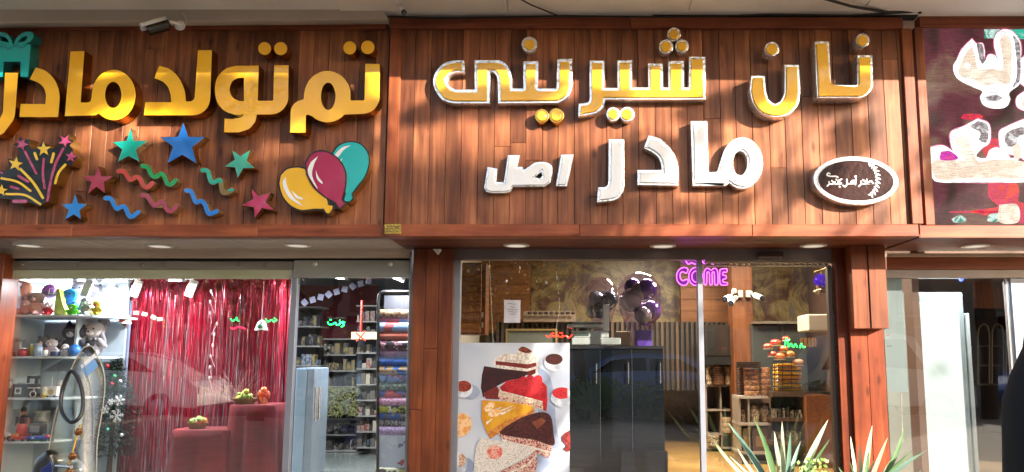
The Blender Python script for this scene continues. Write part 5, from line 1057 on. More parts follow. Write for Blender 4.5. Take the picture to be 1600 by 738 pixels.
# ---- objects behind the glass door
mb = MB(); pbox(mb, 459, 575, 489, 745, 1.15, 0.4); t = thing('white_cabinet', 'tall pale blue white cabinet just behind the left shop glass door', 'cabinet', tuple(W(480, 740, 1.15))); obj('body', mb, P('#a9bcd2', 0.35), t, bevel=0.006)
mb = MB(); pbox(mb, 460, 577, 476, 740, 1.135, 0.012); obj('door_leaf', mb, P('#a4c0dc', 0.3), t, bevel=0.003); mb = MB(); pbox(mb, 477, 577, 488, 740, 1.135, 0.012); obj('door_leaf', mb, P('#98a8bc', 0.3), t, bevel=0.003)
mb = MB(); pbox(mb, 460, 446, 590, 540, 4.6, 0.03); o = obj('red_cladding', mb, P('#7c1420', 0.6), loc=W(520, 540, 4.6)); tag(o, 'dark red wall panel behind the green tube script', 'panel')
mb = MB(); 
for k in range(9): mb.obox(W(476 + k * 12.5, 473 - k * 4.2, 2.8), (0.066, 0.004, 0.07), (0, -0.3 + 0.5 * ((k * 7) % 3 - 1), 0))
o = obj('paper_bunting', mb, P('#9494ac', 0.6), loc=W(520, 460, 2.8)); tag(o, 'row of pale lilac paper pieces strung diagonally inside the left shop door', 'bunting')
for lab, px0, px1, py0, py1, Y, cols in (('dark gondola shelf with hanging goods behind the cabinet in the left shop', 462, 500, 480, 572, 3.2, ['#4c4a50', '#6a6870', '#2c2a30', '#8c8a92', '#38363c']), ('middle dark gondola shelf with boxes seen through the left shop door', 505, 556, 530, 705, 3.6, ['#3c3a40', '#6c6660', '#9a948c', '#2c2c30', '#54504c']), ('right hand gondola shelf with baskets and bags in the left shop', 557, 590, 478, 700, 3.3, ['#5c5650', '#8c8478', '#3c3a38', '#2a2826', '#a89c88'])):
    t = thing('gondola_shelf', lab, 'shelf', tuple(W((px0 + px1) / 2, py1, Y)))
    mb = MB(); pbox(mb, px0, py0, px1, py1, Y + 0.35, 0.03); obj('back_panel', mb, P('#3a3638', 0.6), t); rr = random.Random(px0)
    ny = int((py1 - py0) / 24)
    for j in range(ny + 1):
        py = py0 + (py1 - py0) * j / ny; mb = MB(); pbox(mb, px0, py - 1, px1, py + 1, Y, 0.34); obj('shelf_board', mb, P('#8a8884', 0.5), t)
        if j == 0: continue
        x = px0 + 1
        while x < px1 - 4:
            w = rr.uniform(4, 9); h = rr.uniform(8, 18); mb = MB(); c = rr.choice(cols)
            pbox(mb, x, py - 1 - h, min(x + w - 0.6, px1), py - 1.1, Y + rr.uniform(0.02, 0.1), 0.12); obj('goods', mb, mat('goods' + c, c, 0.4, scale=30, contrast=(0.45, 0.55), col2=rr.choice(['#7c3830', '#3c5468', '#8c7c50', '#22201e', c])), t, bevel=0.002); x += w
t = thing('wicker_plant_basket', 'leafy dried plant crate in the middle of the left shop door view', 'plant', tuple(W(528, 640, 3.3)))
mb = MB(); pbox(mb, 510, 606, 548, 646, 3.35, 0.15); obj('crate', mb, P('#3c3a2c', 0.7), t, bevel=0.005); mb = MB(); rr = random.Random(4)
for k in range(420):
    p = W(rr.uniform(508, 560), rr.uniform(604, 650), 3.3); d = Vector((rr.gauss(0, 1), rr.gauss(0, 0.4), rr.gauss(0, 1))).normalized() * 0.06; q = Vector((d.z, 0, -d.x)) * 0.12; mb.add([p - q, p + d * 0.5 + q * 0.5, p + d, p + q], [(0, 1, 2, 3)])
obj('leaves', mb, mat('dry_leaf', '#8a8a50', 0.6, col2='#5c6038', scale=20), t)['kind'] = 'stuff'
mb = MB(); mb.tube([W(556, 520, 2.2), W(571, 533, 2.2)], 0.010, 6); mb.tube([W(571, 518, 2.2), W(557, 534, 2.2)], 0.010, 6); mb.tube([W(566, 470, 2.2), W(564, 518, 2.2)], 0.014, 6); o = obj('red_ribbon', mb, P('#b8281c', 0.5), loc=W(564, 520, 2.2)); tag(o, 'red ribbon bow hanging in the left shop above the lit shelf', 'ribbon')
mb = MB(); pbox(mb, 549, 519, 588, 530, 3.1, 0.05); o = obj('light_box', mb, mat('warm_box', '#f0c088', 0.4, emit=0.8), loc=W(568, 525, 3.1)); tag(o, 'small warm lit box on the right hand gondola shelf', 'light box')
# ---- gift wrap rack
t = thing('wrap_rack', 'tall black metal rack of gift wrap rolls beside the wooden pillar', 'rack', tuple(W(612, 738, 1.0)))
mb = MB(); mb.tube([W(590, 790, 0.98), W(591, 470, 0.98), W(593, 459, 0.98), W(598, 456, 0.98), W(645, 456, 0.98)], 0.014, 8); obj('side_tube', mb, P('#121214', 0.4), t, smooth=True)
mb = MB(); pbox(mb, 596, 462, 660, 800, 1.22, 0.02); obj('back_panel', mb, P('#2c2c34', 0.5), t)
prints = [('brown leaf patterned', ['#8a6c54', '#5c4434', '#b09478'], 40), ('pink blue landscape', ['#7c9cd8', '#c0708c', '#dcb0c0'], 14), ('sky blue and coral', ['#88a8dc', '#b46060', '#c89090'], 10), ('terracotta sunset', ['#a85848', '#b46c5c', '#9c5048'], 10), ('heart patterned dark', ['#302c34', '#c08c98', '#6c3848', '#221c24'], 34), ('mauve and violet', ['#806890', '#a07c98', '#605080'], 12), ('blue sea', ['#4470c0', '#3c5cac', '#7c9cd8'], 12), ('blue and tan', ['#3c64b8', '#c0a078', '#5080cc'], 16), ('deep blue floral', ['#384c9c', '#7c90c8', '#8c4458'], 24), ('green camouflage', ['#5c6c5c', '#8c9c88', '#3c4840'], 40), ('red blue comic', ['#b82c2c', '#303c8c', '#d84848', '#181820'], 18), ('pink paisley', ['#b85c8c', '#d084a8', '#e0b0c8'], 44), ('lime yellow cartoon', ['#b4bc3c', '#c8cc50', '#e8e8d0', '#303020'], 26), ('dark city', ['#5c4c44', '#3c5c9c', '#9c8c80'], 22), ('grey black floral', ['#504c4c', '#9c9898', '#b8b4b0', '#2c2828'], 44), ('lilac paisley', ['#b494bc', '#ccb4d4', '#9c80ac'], 44)]
ys_ = [484, 497, 504, 519, 532, 548, 559, 572, 586, 598, 610, 621, 634, 645, 656, 666, 680]
for k, (nm, cols, scl) in enumerate(prints):
    y0, y1 = ys_[k], ys_[k + 1]; pp = W(614, (y0 + y1) / 2, 1.05); r = (y1 - y0) / 2 * px2m(1.05) * 1.08; xl_ = W(590.5 + (0 if k < 10 else -1.5), y0, 1.05).x; xr_ = W(637 + k * 0.2, y0, 1.05).x + 0.08
    tt = thing('gift_wrap_roll', nm + ' gift wrap roll on the black rack, %s' % ('near its top' if k < 5 else 'in its middle' if k < 11 else 'low down'), 'gift wrap', (pp.x, 1.05, pp.z), group='gift wrap rolls on the rack')
    mb = MB(); mb.lathe((0, 1.05, pp.z), [(r * 0.94, xl_), (r, xl_ + 0.01), (r, xr_)], 18, 'x'); obj('paper_roll', mb, printed('wrap' + nm, cols, scl, rough=0.35), tt, smooth=True)
    mb = MB(); mb.lathe((0, 1.05, pp.z), [(r * 0.3, xl_ - 0.004), (r * 0.3, xl_ - 0.001)], 10, 'x'); obj('core', mb, P('#b09a80', 0.8), tt)
x0, x1, z0, z1 = rect(588.5, 680.5, 645, 731, 1.0); mb = MB(); mb.box(x0, x1, 1.0, 1.004, z0, z1); o = obj('gift_wrap_sheet', mb, printed('wrapwhite', ['#c8c8d8', '#a83c48', '#4c8c58', '#dcdce6', '#7c7c90', '#dcdce6'], 16, bg='#ccd2e2', rough=0.35), loc=(x0, 1.0, z0)); tag(o, 'white gift wrap sheet with small red and green motifs at the bottom of the rack', 'gift wrap')
pp = W(614, 738, 1.05); mb = MB(); mb.lathe((0, 1.05, pp.z), [(0.05, W(589, 738, 1.05).x), (0.05, W(645, 738, 1.05).x)], 16, 'x'); o = obj('gift_wrap_roll', mb, printed('wrapyb', ['#b4b43c', '#26241c', '#d8d8b0'], 26), smooth=True, loc=pp); tag(o, 'yellow and black gift wrap roll at the very bottom of the rack', 'gift wrap')
# ================================================================== pastry shop, middle
# ---- cake poster on the glass
YP = 0.705
t = thing('cake_poster', 'large pale blue poster of stacked cake slices on the window', 'poster', tuple(W(800, 738, YP)))
x0, x1, z0, z1 = rect(712, 536, 890, 800, YP); mb = MB(); mb.box(x0 + 0.006, x1, YP, YP + 0.003, z0, z1); obj('sheet', mb, mat('poster_blue', '#b4bed2', 0.35, col2='#d0d6e2', scale=1.6, detail=2, coat=0.3), t)
k3 = 3.55
def pp_(pts, sp=False): 
    q = [(700 + x / k3, 530 + y / k3) for x, y in pts]; return path([('s', q + [q[0]])]) if sp else q
_lay = [0]
def pr(nm, pts, m, sp=True):
    _lay[0] += 1; return plate(nm, [pp_(pts, sp)], YP - 0.0008 - 0.00022 * _lay[0], 0.0, m, t)
def crumb(n, a, b, s=90, c=(0.42, 0.58), r=0.5): return mat(n, a, r, col2=b, scale=s, contrast=c, detail=3)
cre = crumb('cream_print', '#f0e8e0', '#c8b8ac', 40); spo = crumb('sponge_print', '#8a2c24', '#5c1614'); cho = crumb('choc_print', '#3c1214', '#2c0c10', 20); shd = crumb('print_shadow', '#8c98b4', '#a0aac2', 8)
red = crumb('red_glaze', '#c81c24', '#a01018', 12); rasp = crumb('rasp', '#d83038', '#a01420', 120); yl = crumb('yellow_glaze', '#e0a428', '#d08c18', 10); swh = crumb('white_sponge', '#e0cdb8', '#b89878', 70); chs = crumb('choc_shavings', '#5c2420', '#2a0c0c', 90); rv = crumb('red_velvet', '#a03430', '#d8b8a8', 80, (0.5, 0.56)); coc = crumb('coconut', '#e8e0d8', '#9c8c80', 140, (0.35, 0.5)); org = crumb('orange_print', '#d89048', '#b86c28', 60); bowl = crumb('bowl_print', '#e0e4ec', '#b0b8c8', 12)
pr('cake_shadow', [(500, 150), (560, 200), (590, 320), (600, 480), (620, 600), (560, 700), (480, 738), (500, 400)], shd)
pr('slice_cream', [(262, 105), (320, 82), (400, 88), (480, 90), (494, 110), (496, 185), (470, 205), (360, 185), (262, 150)], cre)
pr('slice_sponge', [(264, 122), (330, 128), (440, 140), (488, 130), (490, 150), (440, 165), (330, 150), (264, 142)], spo, False)
pr('slice_sponge', [(330, 168), (440, 180), (486, 165), (486, 190), (460, 202), (420, 198)], spo, False)
pr('meringue', [(372, 95), (385, 65), (420, 50), (460, 60), (480, 90), (455, 112), (405, 115)], cre)
pr('meringue_top', [(388, 60), (410, 42), (440, 50), (465, 68), (440, 78), (410, 72)], crumb('toast', '#8c3c20', '#5c2010', 40))
pr('chocolate_slice', [(200, 150), (300, 165), (445, 182), (420, 215), (330, 230), (270, 262), (195, 325), (182, 270), (188, 200)], cho, False)
pr('chocolate_edge', [(195, 300), (270, 262), (300, 300), (285, 335), (210, 332)], spo, False)
pr('red_slice_side', [(285, 270), (540, 335), (530, 395), (460, 372), (300, 345), (278, 320)], swh, False)
pr('cream_layer', [(285, 272), (535, 338), (532, 352), (290, 290)], cre, False); pr('cream_layer', [(285, 318), (520, 372), (518, 382), (290, 332)], rv, False)
pr('red_glaze', [(285, 268), (330, 232), (420, 215), (500, 210), (548, 262), (552, 340), (545, 400), (528, 395), (525, 345), (420, 318), (300, 288)], red, False)
for x, y, r in ((335, 252, 22), (378, 246, 23), (418, 232, 24), (455, 222, 22), (500, 225, 24), (468, 252, 23), (418, 272, 24), (512, 278, 24), (472, 288, 24), (365, 272, 17), (440, 258, 18), (490, 262, 16)): pr('raspberry', circ(x, y, r, r * 1.05, 14), rasp, False)
pr('orange_slice_side', [(190, 340), (205, 500), (235, 555), (330, 490), (480, 405), (478, 385), (440, 375)], org, False)
pr('orange_slice_glaze', [(190, 338), (300, 345), (445, 365), (480, 380), (440, 410), (330, 450), (215, 520), (185, 440)], yl, False)
for q in ([(240, 395), (300, 375), (250, 420)], [(262, 405), (372, 365), (270, 415)], [(290, 412), (380, 375), (296, 424)], [(210, 460), (250, 440), (215, 475)]): pr('icing_streak', q, cre, False)
pr('orange_piece', [(200, 380), (230, 350), (262, 360), (240, 395), (212, 405)], crumb('orp', '#f0b060', '#f4dcc0', 60)); pr('orange_piece', [(222, 410), (262, 390), (300, 400), (268, 430), (228, 428)], crumb('orp', '', ''))
pr('choc_slice_side', [(280, 520), (300, 560), (560, 660), (585, 560), (570, 480), (400, 440)], rv, False)
pr('choc_top', [(285, 515), (330, 480), (420, 430), (520, 405), (570, 430), (585, 520), (585, 590), (480, 560), (380, 545), (300, 530)], chs)
pr('chocolate_piece', [(465, 462), (520, 435), (545, 455), (495, 500)], crumb('choc_p', '#8c4c30', '#7a3c24', 20), False); pr('layer', [(300, 555), (480, 600), (570, 625), (570, 632), (480, 612), (300, 566)], cre, False)
pr('coconut_slice', [(180, 545), (300, 568), (440, 590), (490, 612), (430, 660), (280, 735), (150, 800), (145, 690), (155, 600)], coc, False)
pr('coconut_side', [(490, 615), (495, 690), (470, 800), (200, 800), (290, 735), (430, 665)], rv, False); pr('cream_line', [(490, 640), (440, 690), (300, 760), (300, 768), (442, 700), (492, 652)], cre, False)
pr('berry_rosette', [(212, 620), (232, 595), (270, 590), (300, 612), (298, 645), (262, 665), (225, 655)], crumb('ros', '#d85c50', '#e8b0a0', 60))
for x, y, rx, ry, top, m_ in ((588, 130, 56, 50, 112, crumb('nuts', '#5c241c', '#2c100c', 90)), (85, 275, 52, 50, 262, crumb('cocoa', '#a04028', '#7c2818', 60)), (632, 325, 62, 52, 300, rasp), (60, 690, 46, 62, 672, crumb('mixnuts', '#b06c4c', '#e0c8b0', 70))):
    pr('bowl_shadow', circ(x + 40, y + 18, rx, ry * 0.8, 20), shd, False) if x < 500 else None
    pr('bowl', [q for q in circ(x, y, rx, ry, 24) if 47 < q[0] < 676], bowl, False); pr('bowl_fill', [q for q in circ(x, top, rx * 0.86, ry * 0.62, 20) if 48 < q[0] < 675], m_, False)
pr('tangerine', [(47, 420), (90, 412), (125, 440), (128, 490), (100, 530), (47, 535)], crumb('tang', '#e09850', '#f0c898', 30)); pr('berry_cut', [(676, 505), (640, 530), (632, 560), (655, 590), (640, 610), (676, 618)], crumb('plum', '#8c2c28', '#5c1818', 30))
# ---- note
t = thing('paper_note', 'small white printed note taped to the glass above the cake poster', 'notice', tuple(W(800, 488, YP)))
x0, x1, z0, z1 = rect(787.5, 469, 813, 504.5, YP); mb = MB(); mb.box(x0, x1, YP, YP + 0.002, z0, z1); obj('sheet', mb, P('#c6c4d2', 0.6), t)
for y, a, b in ((475, 793, 807), (480, 797, 805), (484, 793, 810), (487.5, 794, 808), (491, 796, 806)): plate('text_line', [stroke([(a, y), ((a * 2 + b) / 3, y - 0.5), ((a + 2 * b) / 3, y + 0.5), (b, y)], 0.8)], YP - 0.001, 0.0006, P('#6c6474', 0.6), t)

# ---- back of the shop
def marblemat():
    m = bpy.data.materials.new('gilded_wallpaper'); m.use_nodes = True; N = m.node_tree.nodes; L = m.node_tree.links; b = N['Principled BSDF']; g = N.new('ShaderNodeTexCoord')
    a = N.new('ShaderNodeTexNoise'); a.inputs['Scale'].default_value = 3.2; a.inputs['Detail'].default_value = 12; a.inputs['Roughness'].default_value = 0.7; a.inputs['Distortion'].default_value = 0.9; L.new(g.outputs['Object'], a.inputs[0])
    r = N.new('ShaderNodeValToRGB'); e = r.color_ramp.elements; e[0].position = 0.3; e[0].color = lin('#1e100c'); e[1].position = 0.75; e[1].color = lin('#7c7064')
    for ps, c in ((0.43, '#4a2c20'), (0.5, '#6e5c34'), (0.55, '#86724a'), (0.61, '#5c544c')): k = e.new(ps); k.color = lin(c)
    L.new(a.outputs[0], r.inputs[0]); L.new(r.outputs[0], b.inputs['Base Color']); b.inputs['Roughness'].default_value = 0.4; return m
mm = marblemat()
for a, b, Y, lab in ((830, 1062, 4.6, 'gilded marbled wall covering behind the balloons'), (1176, 1312, 3.9, 'gilded marbled wall covering above the bread display')):
    x0, x1, z0, z1 = rect(a, 396, b, 506, Y); mb = MB(); mb.box(x0, x1, Y, Y + 0.04, z0, 3.1); o = obj('marbled_wall', mb, mm, loc=(x0, Y, z0)); tag(o, lab, 'wall')
def boarded(label, px0, px1, py0, py1, Y, m, step, name='wood_panelling', cat='panelling', vert=False, parent=None):
    x0, x1, z0, z1 = rect(px0, py0, px1, py1, Y); t = parent or thing(name, label, cat, ((x0 + x1) / 2, Y, z0))
    z = z0 if not vert else x0; end = z1 if not vert else x1
    while z < end - 0.02:
        e = min(z + step, end); mb = MB()
        if vert: mb.box(z + 0.002, e - 0.002, Y, Y + 0.02, z0, z1)
        else: mb.box(x0, x1, Y, Y + 0.02, z + 0.0015, e - 0.0015)
        obj('board', mb, m, t, bevel=0.003); z = e
    return t
boarded('horizontal brown wooden boards on the back wall left of the marbled wall', 752, 829, 390, 520, 4.5, M['door_wood'], 0.13)
boarded('orange brown boarded wall behind the purple neon word', 1063, 1147, 385, 505, 4.3, M['door_wood'], 0.16)
t = boarded('wooden wall cabinet with plank door at the left inside the pastry shop', 716, 752, 412, 520, 1.75, M['door_wood'], 0.1, 'wall_cabinet', 'cabinet')
x0, x1, z0, z1 = rect(716, 412, 757, 521, 1.78); mb = MB(); mb.box(x0, x1 + 0.01, 1.79, 2.1, z0 - 0.01, z1 + 0.01); obj('carcass', mb, M['column_wood'], t)
for py in (488, 504): mb = MB(); pbox(mb, 752.5, py, 754.5, py + 8, 1.74, 0.02); obj('hinge', mb, P('#c0b8a8', 0.3, metal=0.7), t)
x0, x1, z0, z1 = rect(1147, 396, 1180, 800, 3.3); mb = MB(); mb.box(x0, x1, 3.3, 3.6, FZ, 3.1); o = obj('wooden_column', mb, M['column_wood'], loc=(x0, 3.3, FZ), bevel=0.01); tag(o, 'square brown wooden column in the middle of the pastry shop', 'column')
mb = MB(); mb.tube([W(764.5, 405, 0.85), W(770.5, 540, 0.85)], 0.004, 6); o = obj('lamp_cord', mb, P('#c8b890', 0.5), loc=W(770, 540, 0.85)); tag(o, 'thin pale cord hanging behind the glass left of the paper note', 'cord')
# slatted dark wall
x0, x1, z0, z1 = rect(775, 503, 1146, 610, 4.2); t = thing('slatted_wall', 'dark wall of narrow vertical slats behind the counter', 'slatted wall', ((x0 + x1) / 2, 4.2, z0)); mb = MB(); mb.box(x0, x1, 4.26, 4.3, z0, z1); obj('backing', mb, P('#1a1512', 0.7), t)
x = x0
while x < x1 - 0.03: mb = MB(); mb.box(x, x + 0.035, 4.2, 4.255, z0, z1); obj('slat', mb, P('#3a2c22', 0.5) if random.random() < 0.6 else P('#54402e', 0.5), t); x += 0.066
mb = MB(); pbox(mb, 818, 486, 900, 503, 4.0, 0.25); o = obj('bulkhead_shelf', mb, P('#7c6a5c', 0.6), loc=W(860, 503, 4.0)); tag(o, 'pale brown shelf of small dark items on the back wall left of the scale', 'shelf')
for k in range(9):
    mb = MB(); p = W(828 + k * 8.5, 486, 3.95); mb.ell(p + Vector((0, -0.03, -0.03)), (0.03, 0.02, 0.018), 8, 6, jit=0.3); o = obj('dark_pastry', mb, P('#2e1c14', 0.6), smooth=True, loc=p); tag(o, 'small dark pastry lying in the row on the back wall shelf', 'pastry', 'dark pastries on the back shelf')
t = thing('framed_glass', 'gold edged glass frame leaning behind the counter above the poster', 'frame', tuple(W(830, 536, 3.2)))
for a, b, c_, d in ((790, 514, 871, 517), (868, 517.5, 871, 545), (790, 517.5, 793, 545)): mb = MB(); pbox(mb, a, b, c_, d, 3.2, 0.03); obj('frame_bar', mb, P('#8a7444', 0.4), t)
mb = MB(); pbox(mb, 793.5, 517.5, 867.5, 545, 3.22, 0.01); obj('panel', mb, P('#6a7068', 0.3), t)
neon('red neon script glowing behind the counter above the poster', [[(853, 524), (857, 527), (862, 524), (866, 527)], [(866, 527), (870, 523), (875, 527), (880, 524)], [(878, 527), (884, 525), (889, 528), (894, 523)], [(862, 521), (866, 521)], [(874, 520), (879, 521)]], 2.4, '#ff2c18', emit=2.2)
# ---- neon word
t = thing('neon_sign', 'purple pink neon sign reading WELCOME with its lower word showing COME', 'neon sign', tuple(W(1098, 448, 1.0)))
n12 = lambda pts: [(1050 + x / 12.3, 395 + y / 12.3) for x, y in pts]
pinkn = mat('neon_pink', '#f060e8', 0.3, emit=1.6); acr = mat('purple_acrylic', '#6a0c84', 0.3, coat=0.6, emit=0.3, scale=3)
YN = 0.93
def nt(pts, closed=True): pts = [(x, max(y, 45)) for x, y in pts]; mb = MB(); mb.tube([W(x, y, YN) for x, y in path([('s', n12(pts + [pts[0]]))] if closed else [('s', n12(pts))], k=4)], 0.0042, 6, closed=closed); obj('neon_tube', mb, pinkn, t, smooth=True)
Cc = [(295, 370), (303, 315), (262, 288), (205, 290), (135, 330), (98, 395), (88, 470), (108, 550), (160, 608), (222, 630), (278, 610), (310, 560), (297, 518), (258, 520), (210, 540), (170, 510), (155, 450), (165, 392), (205, 365), (245, 385), (275, 395)]
nt(Cc); nt(circ(455, 457, 132, 172, 20)); nt(circ(455, 460, 72, 105, 16))
Mm = [(635, 615), (662, 603), (670, 400), (695, 370), (720, 400), (725, 590), (750, 618), (775, 592), (770, 400), (795, 370), (815, 400), (820, 592), (850, 622), (882, 590), (880, 400), (860, 322), (810, 300), (755, 335), (690, 300), (640, 322), (618, 400), (616, 590)]
nt(Mm)
Ee = [(925, 325), (985, 308), (1045, 310), (1060, 335), (1045, 378), (990, 378), (973, 405), (985, 435), (1035, 440), (1045, 478), (1030, 505), (985, 510), (973, 545), (1000, 570), (1058, 575), (1067, 608), (1040, 622), (950, 620), (920, 570), (915, 420)]
nt(Ee)
nt([(200, -20), (235, 60), (270, 170), (320, 222), (372, 195), (420, 212), (465, 222), (520, 190), (540, 60), (560, -20), (500, -20), (470, 120), (440, 150), (410, 60), (380, 60), (340, 150), (310, 120), (260, -20)]); nt(circ(640, 90, 70, 120, 14)); nt(circ(640, 90, 30, 70, 10)); nt([(740, -30), (740, 200), (860, 205), (860, 150), (790, 140), (790, -30)])
for q in (Cc, circ(455, 457, 132, 172, 20), Mm, Ee): plate('backing', [offset(path([('s', n12(q + [q[0]]))], k=3), 0.8)], YN + 0.008, 0.004, acr, t)
x0, x1, z0, z1 = rect(1066, 400, 1128, 413, YN); mb = MB(); mb.box(x0, x1, YN + 0.008, YN + 0.012, z0, z1); obj('backing', mb, acr, t)
# ---- indoor cameras, plant, box
bullet_cam('white indoor camera on the left of the pair on the wooden column', W(1141, 464, 2.9), W(1133, 468, 2.75), W(1147, 455, 3.28), 0.035, hood=False)
bullet_cam('white indoor camera on the right of the pair on the wooden column', W(1178, 461, 2.9), W(1190, 466, 2.75), W(1172, 458, 3.28), 0.033, hood=False)
bullet_cam('third white indoor camera below the pair, facing the street', W(1145, 470, 2.9), W(1142, 474, 2.6), W(1149, 466, 3.28), 0.034, hood=False)
boxy('two white alarm boxes side by side on the wooden column', 'alarm_box', 'alarm box', 1163, W(1163, 465, 3.25).z, 3.25, [('box', -6, 0, 7, 11, 6, '#b8b0a4'), ('box', 6, 0, 7, 11, 6, '#b8b0a4')])
t = thing('hanging_flower', 'hanging pot with purple flowers at the upper right of the sliding door', 'plant', tuple(W(1283, 440, 1.6)))
p = W(1283, 440, 1.6); mb = MB(); mb.lathe(p - Vector((0, 0, 0.08)), [(0.03, -0.04), (0.05, 0.03), (0.052, 0.04)], 14); obj('pot', mb, P('#6a4c38', 0.6), t, smooth=True)
mb = MB(); mb.tube([W(1271, 455, 1.6), W(1283, 464, 1.6), W(1296, 456, 1.6), W(1283, 452, 1.55)], 0.004, 6, closed=True); obj('ring', mb, P('#b09860', 0.4), t, smooth=True); mb = MB(); mb.tube([W(1272, 425, 1.6), W(1292, 419, 1.6)], 0.006, 6); obj('bracket', mb, P('#c8b060', 0.4), t); mb = MB(); mb.tube([W(1283, 422, 1.6), W(1283, 440, 1.6)], 0.003, 5); obj('string', mb, P('#b09860', 0.4), t)
mb = MB(); rr = random.Random(2)
for k in range(260): d = Vector((rr.gauss(0, 1), rr.gauss(0, 1), rr.gauss(0, 1))).normalized(); c = p + d * rr.uniform(0.02, 0.07); q = d.cross(Vector((0.3, 1, 0.2))).normalized() * 0.014; mb.add([c - q, c + d * 0.02, c + q, c - d * 0.01], [(0, 1, 2, 3)])
obj('petals', mb, mat('violet_petal', '#5a28b8', 0.5, emit=0.15), t)['kind'] = 'stuff'  # a faint glow is put into the petal colour
mb = MB(); pbox(mb, 1263, 491, 1312, 517, 2.0, 0.4); o = obj('white_wall_unit', mb, P('#a89c8c', 0.5), bevel=0.01, loc=W(1290, 517, 2.0)); tag(o, 'beige air conditioner box under the marbled wall at the right of the door', 'air conditioner')
# ---- counter with scale and balloons
cz = W(960, 541, 1.5).z; x0, x1, z0, z1 = rect(888, 541, 1038, 800, 1.5)
t = thing('display_counter', 'glossy dark counter behind the window right of the cake poster', 'counter', ((x0 + x1) / 2, 1.5, FZ)); blk = mat('dark_counter', '#15171c', 0.15, coat=0.6, scale=2)
mb = MB(); mb.box(x0, x1, 1.5, 2.3, FZ + 0.1, cz - 0.03); obj('body', mb, blk, t, bevel=0.004); mb = MB(); mb.box(x0 - 0.02, x1 + 0.02, 1.47, 2.33, cz - 0.028, cz); obj('top', mb, P('#24262c', 0.25), t, bevel=0.004); mb = MB(); mb.box(x0 + 0.02, x1 - 0.02, 1.54, 2.3, FZ + 0.001, FZ + 0.098); obj('plinth', mb, P('#0e0e10', 0.5), t)
for k in range(3): xx = x0 + (x1 - x0) * (k + 0.88) / 3; mb = MB(); mb.tube([(xx, 1.47, cz - 0.16), (xx, 1.47, cz - 0.36)], 0.007, 8); obj('handle', mb, P('#9a9ca0', 0.2, metal=0.9), t, smooth=True)
for k in (1, 2): xx = x0 + (x1 - x0) * k / 3; mb = MB(); mb.box(xx - 0.003, xx + 0.003, 1.492, 1.499, FZ + 0.1, cz - 0.03); obj('panel_joint', mb, P('#3c4048', 0.3), t)
x0b, x1b, z0b, z1b = rect(968, 703, 1042, 820, 1.3); mb = MB(); mb.box(x0b, x1b, 1.2, 1.46, FZ, z1b); o = obj('black_crate', mb, blk, bevel=0.01, loc=(x0b, 1.3, FZ)); tag(o, 'low black box in front of the dark counter', 'box')
# scale
t = thing('shop_scale', 'grey electronic shop scale with a white display post on the counter', 'scale', tuple(W(920, 540, 1.6))); lg = P('#a8acac', 0.3, coat=0.2)
for nm, a in (('base', (893, 528, 970, 539)), ('body', (896, 517, 951, 528))): mb = MB(); pbox(mb, *a, 1.6, 0.25); obj(nm, mb, lg, t, bevel=0.008)
mb = MB(); pbox(mb, 886, 507, 942, 512, 1.55, 0.32); obj('pan', mb, P('#c4c8c8', 0.2, metal=0.6), t, bevel=0.006); mb = MB(); pbox(mb, 893, 503, 935, 506.5, 1.58, 0.28); obj('pan_rim', mb, P('#8c9494', 0.2, metal=0.6), t, bevel=0.003); mb = MB(); pbox(mb, 908, 512.5, 918, 516.5, 1.68, 0.08); obj('neck', mb, P('#2a2c2c', 0.4), t)
mb = MB(); pbox(mb, 942.5, 476, 952, 517, 1.75, 0.04); obj('display_post', mb, P('#d0d4d4', 0.3), t, bevel=0.006); mb = MB(); pbox(mb, 898, 520, 920, 525, 1.594, 0.004); obj('key_panel', mb, P('#44504c', 0.3), t)
def cellophane(label, cx_, cy_, w, h, Y, cols, box=None):
    p = W(cx_, cy_, Y); s = px2m(Y); t = thing('balloon_bouquet', label, 'balloons', (p.x, Y, W(cx_, 541, Y).z)); rr = random.Random(int(cx_))
    for k in range(8):
        c = p + Vector((rr.uniform(-0.27, 0.27) * w * s, rr.uniform(-0.1, 0.1), rr.uniform(-0.28, 0.3) * h * s)); mb = MB(); mb.ell(c, rr.uniform(0.18, 0.27) * w * s, 14, 10); obj('balloon', mb, mat('bln' + cols[k % len(cols)], cols[k % len(cols)], 0.2, coat=1.0), t, smooth=True)
    mb = MB(); mb.lathe(p, [(w * s * 0.12, -h * s * 0.9), (w * s * 0.3, -h * s * 0.5), (w * s * 0.5, 0), (w * s * 0.47, h * s * 0.3), (w * s * 0.3, h * s * 0.48), (w * s * 0.08, h * s * 0.56)], 20); obj('cellophane', mb, M['cello'], t, smooth=True)
    if box: mb = MB(); pbox(mb, *box[:4], Y - 0.05, 0.16); obj('box', mb, P(box[4], 0.4), t, bevel=0.005)
cellophane('cellophane bouquet of purple and silver balloons in a purple box on the counter', 999, 472, 70, 84, 1.8, ['#4c2a74', '#8a847c', '#5c3488', '#a49c90'], (995, 516, 1019, 541, '#5a3c94'))
cellophane('cellophane bouquet of dark blue and teal balloons behind the scale', 940, 470, 52, 66, 2.1, ['#2c3848', '#48605c', '#3c3c50', '#7c8484'], (962, 518, 985, 541, '#6c5438'))
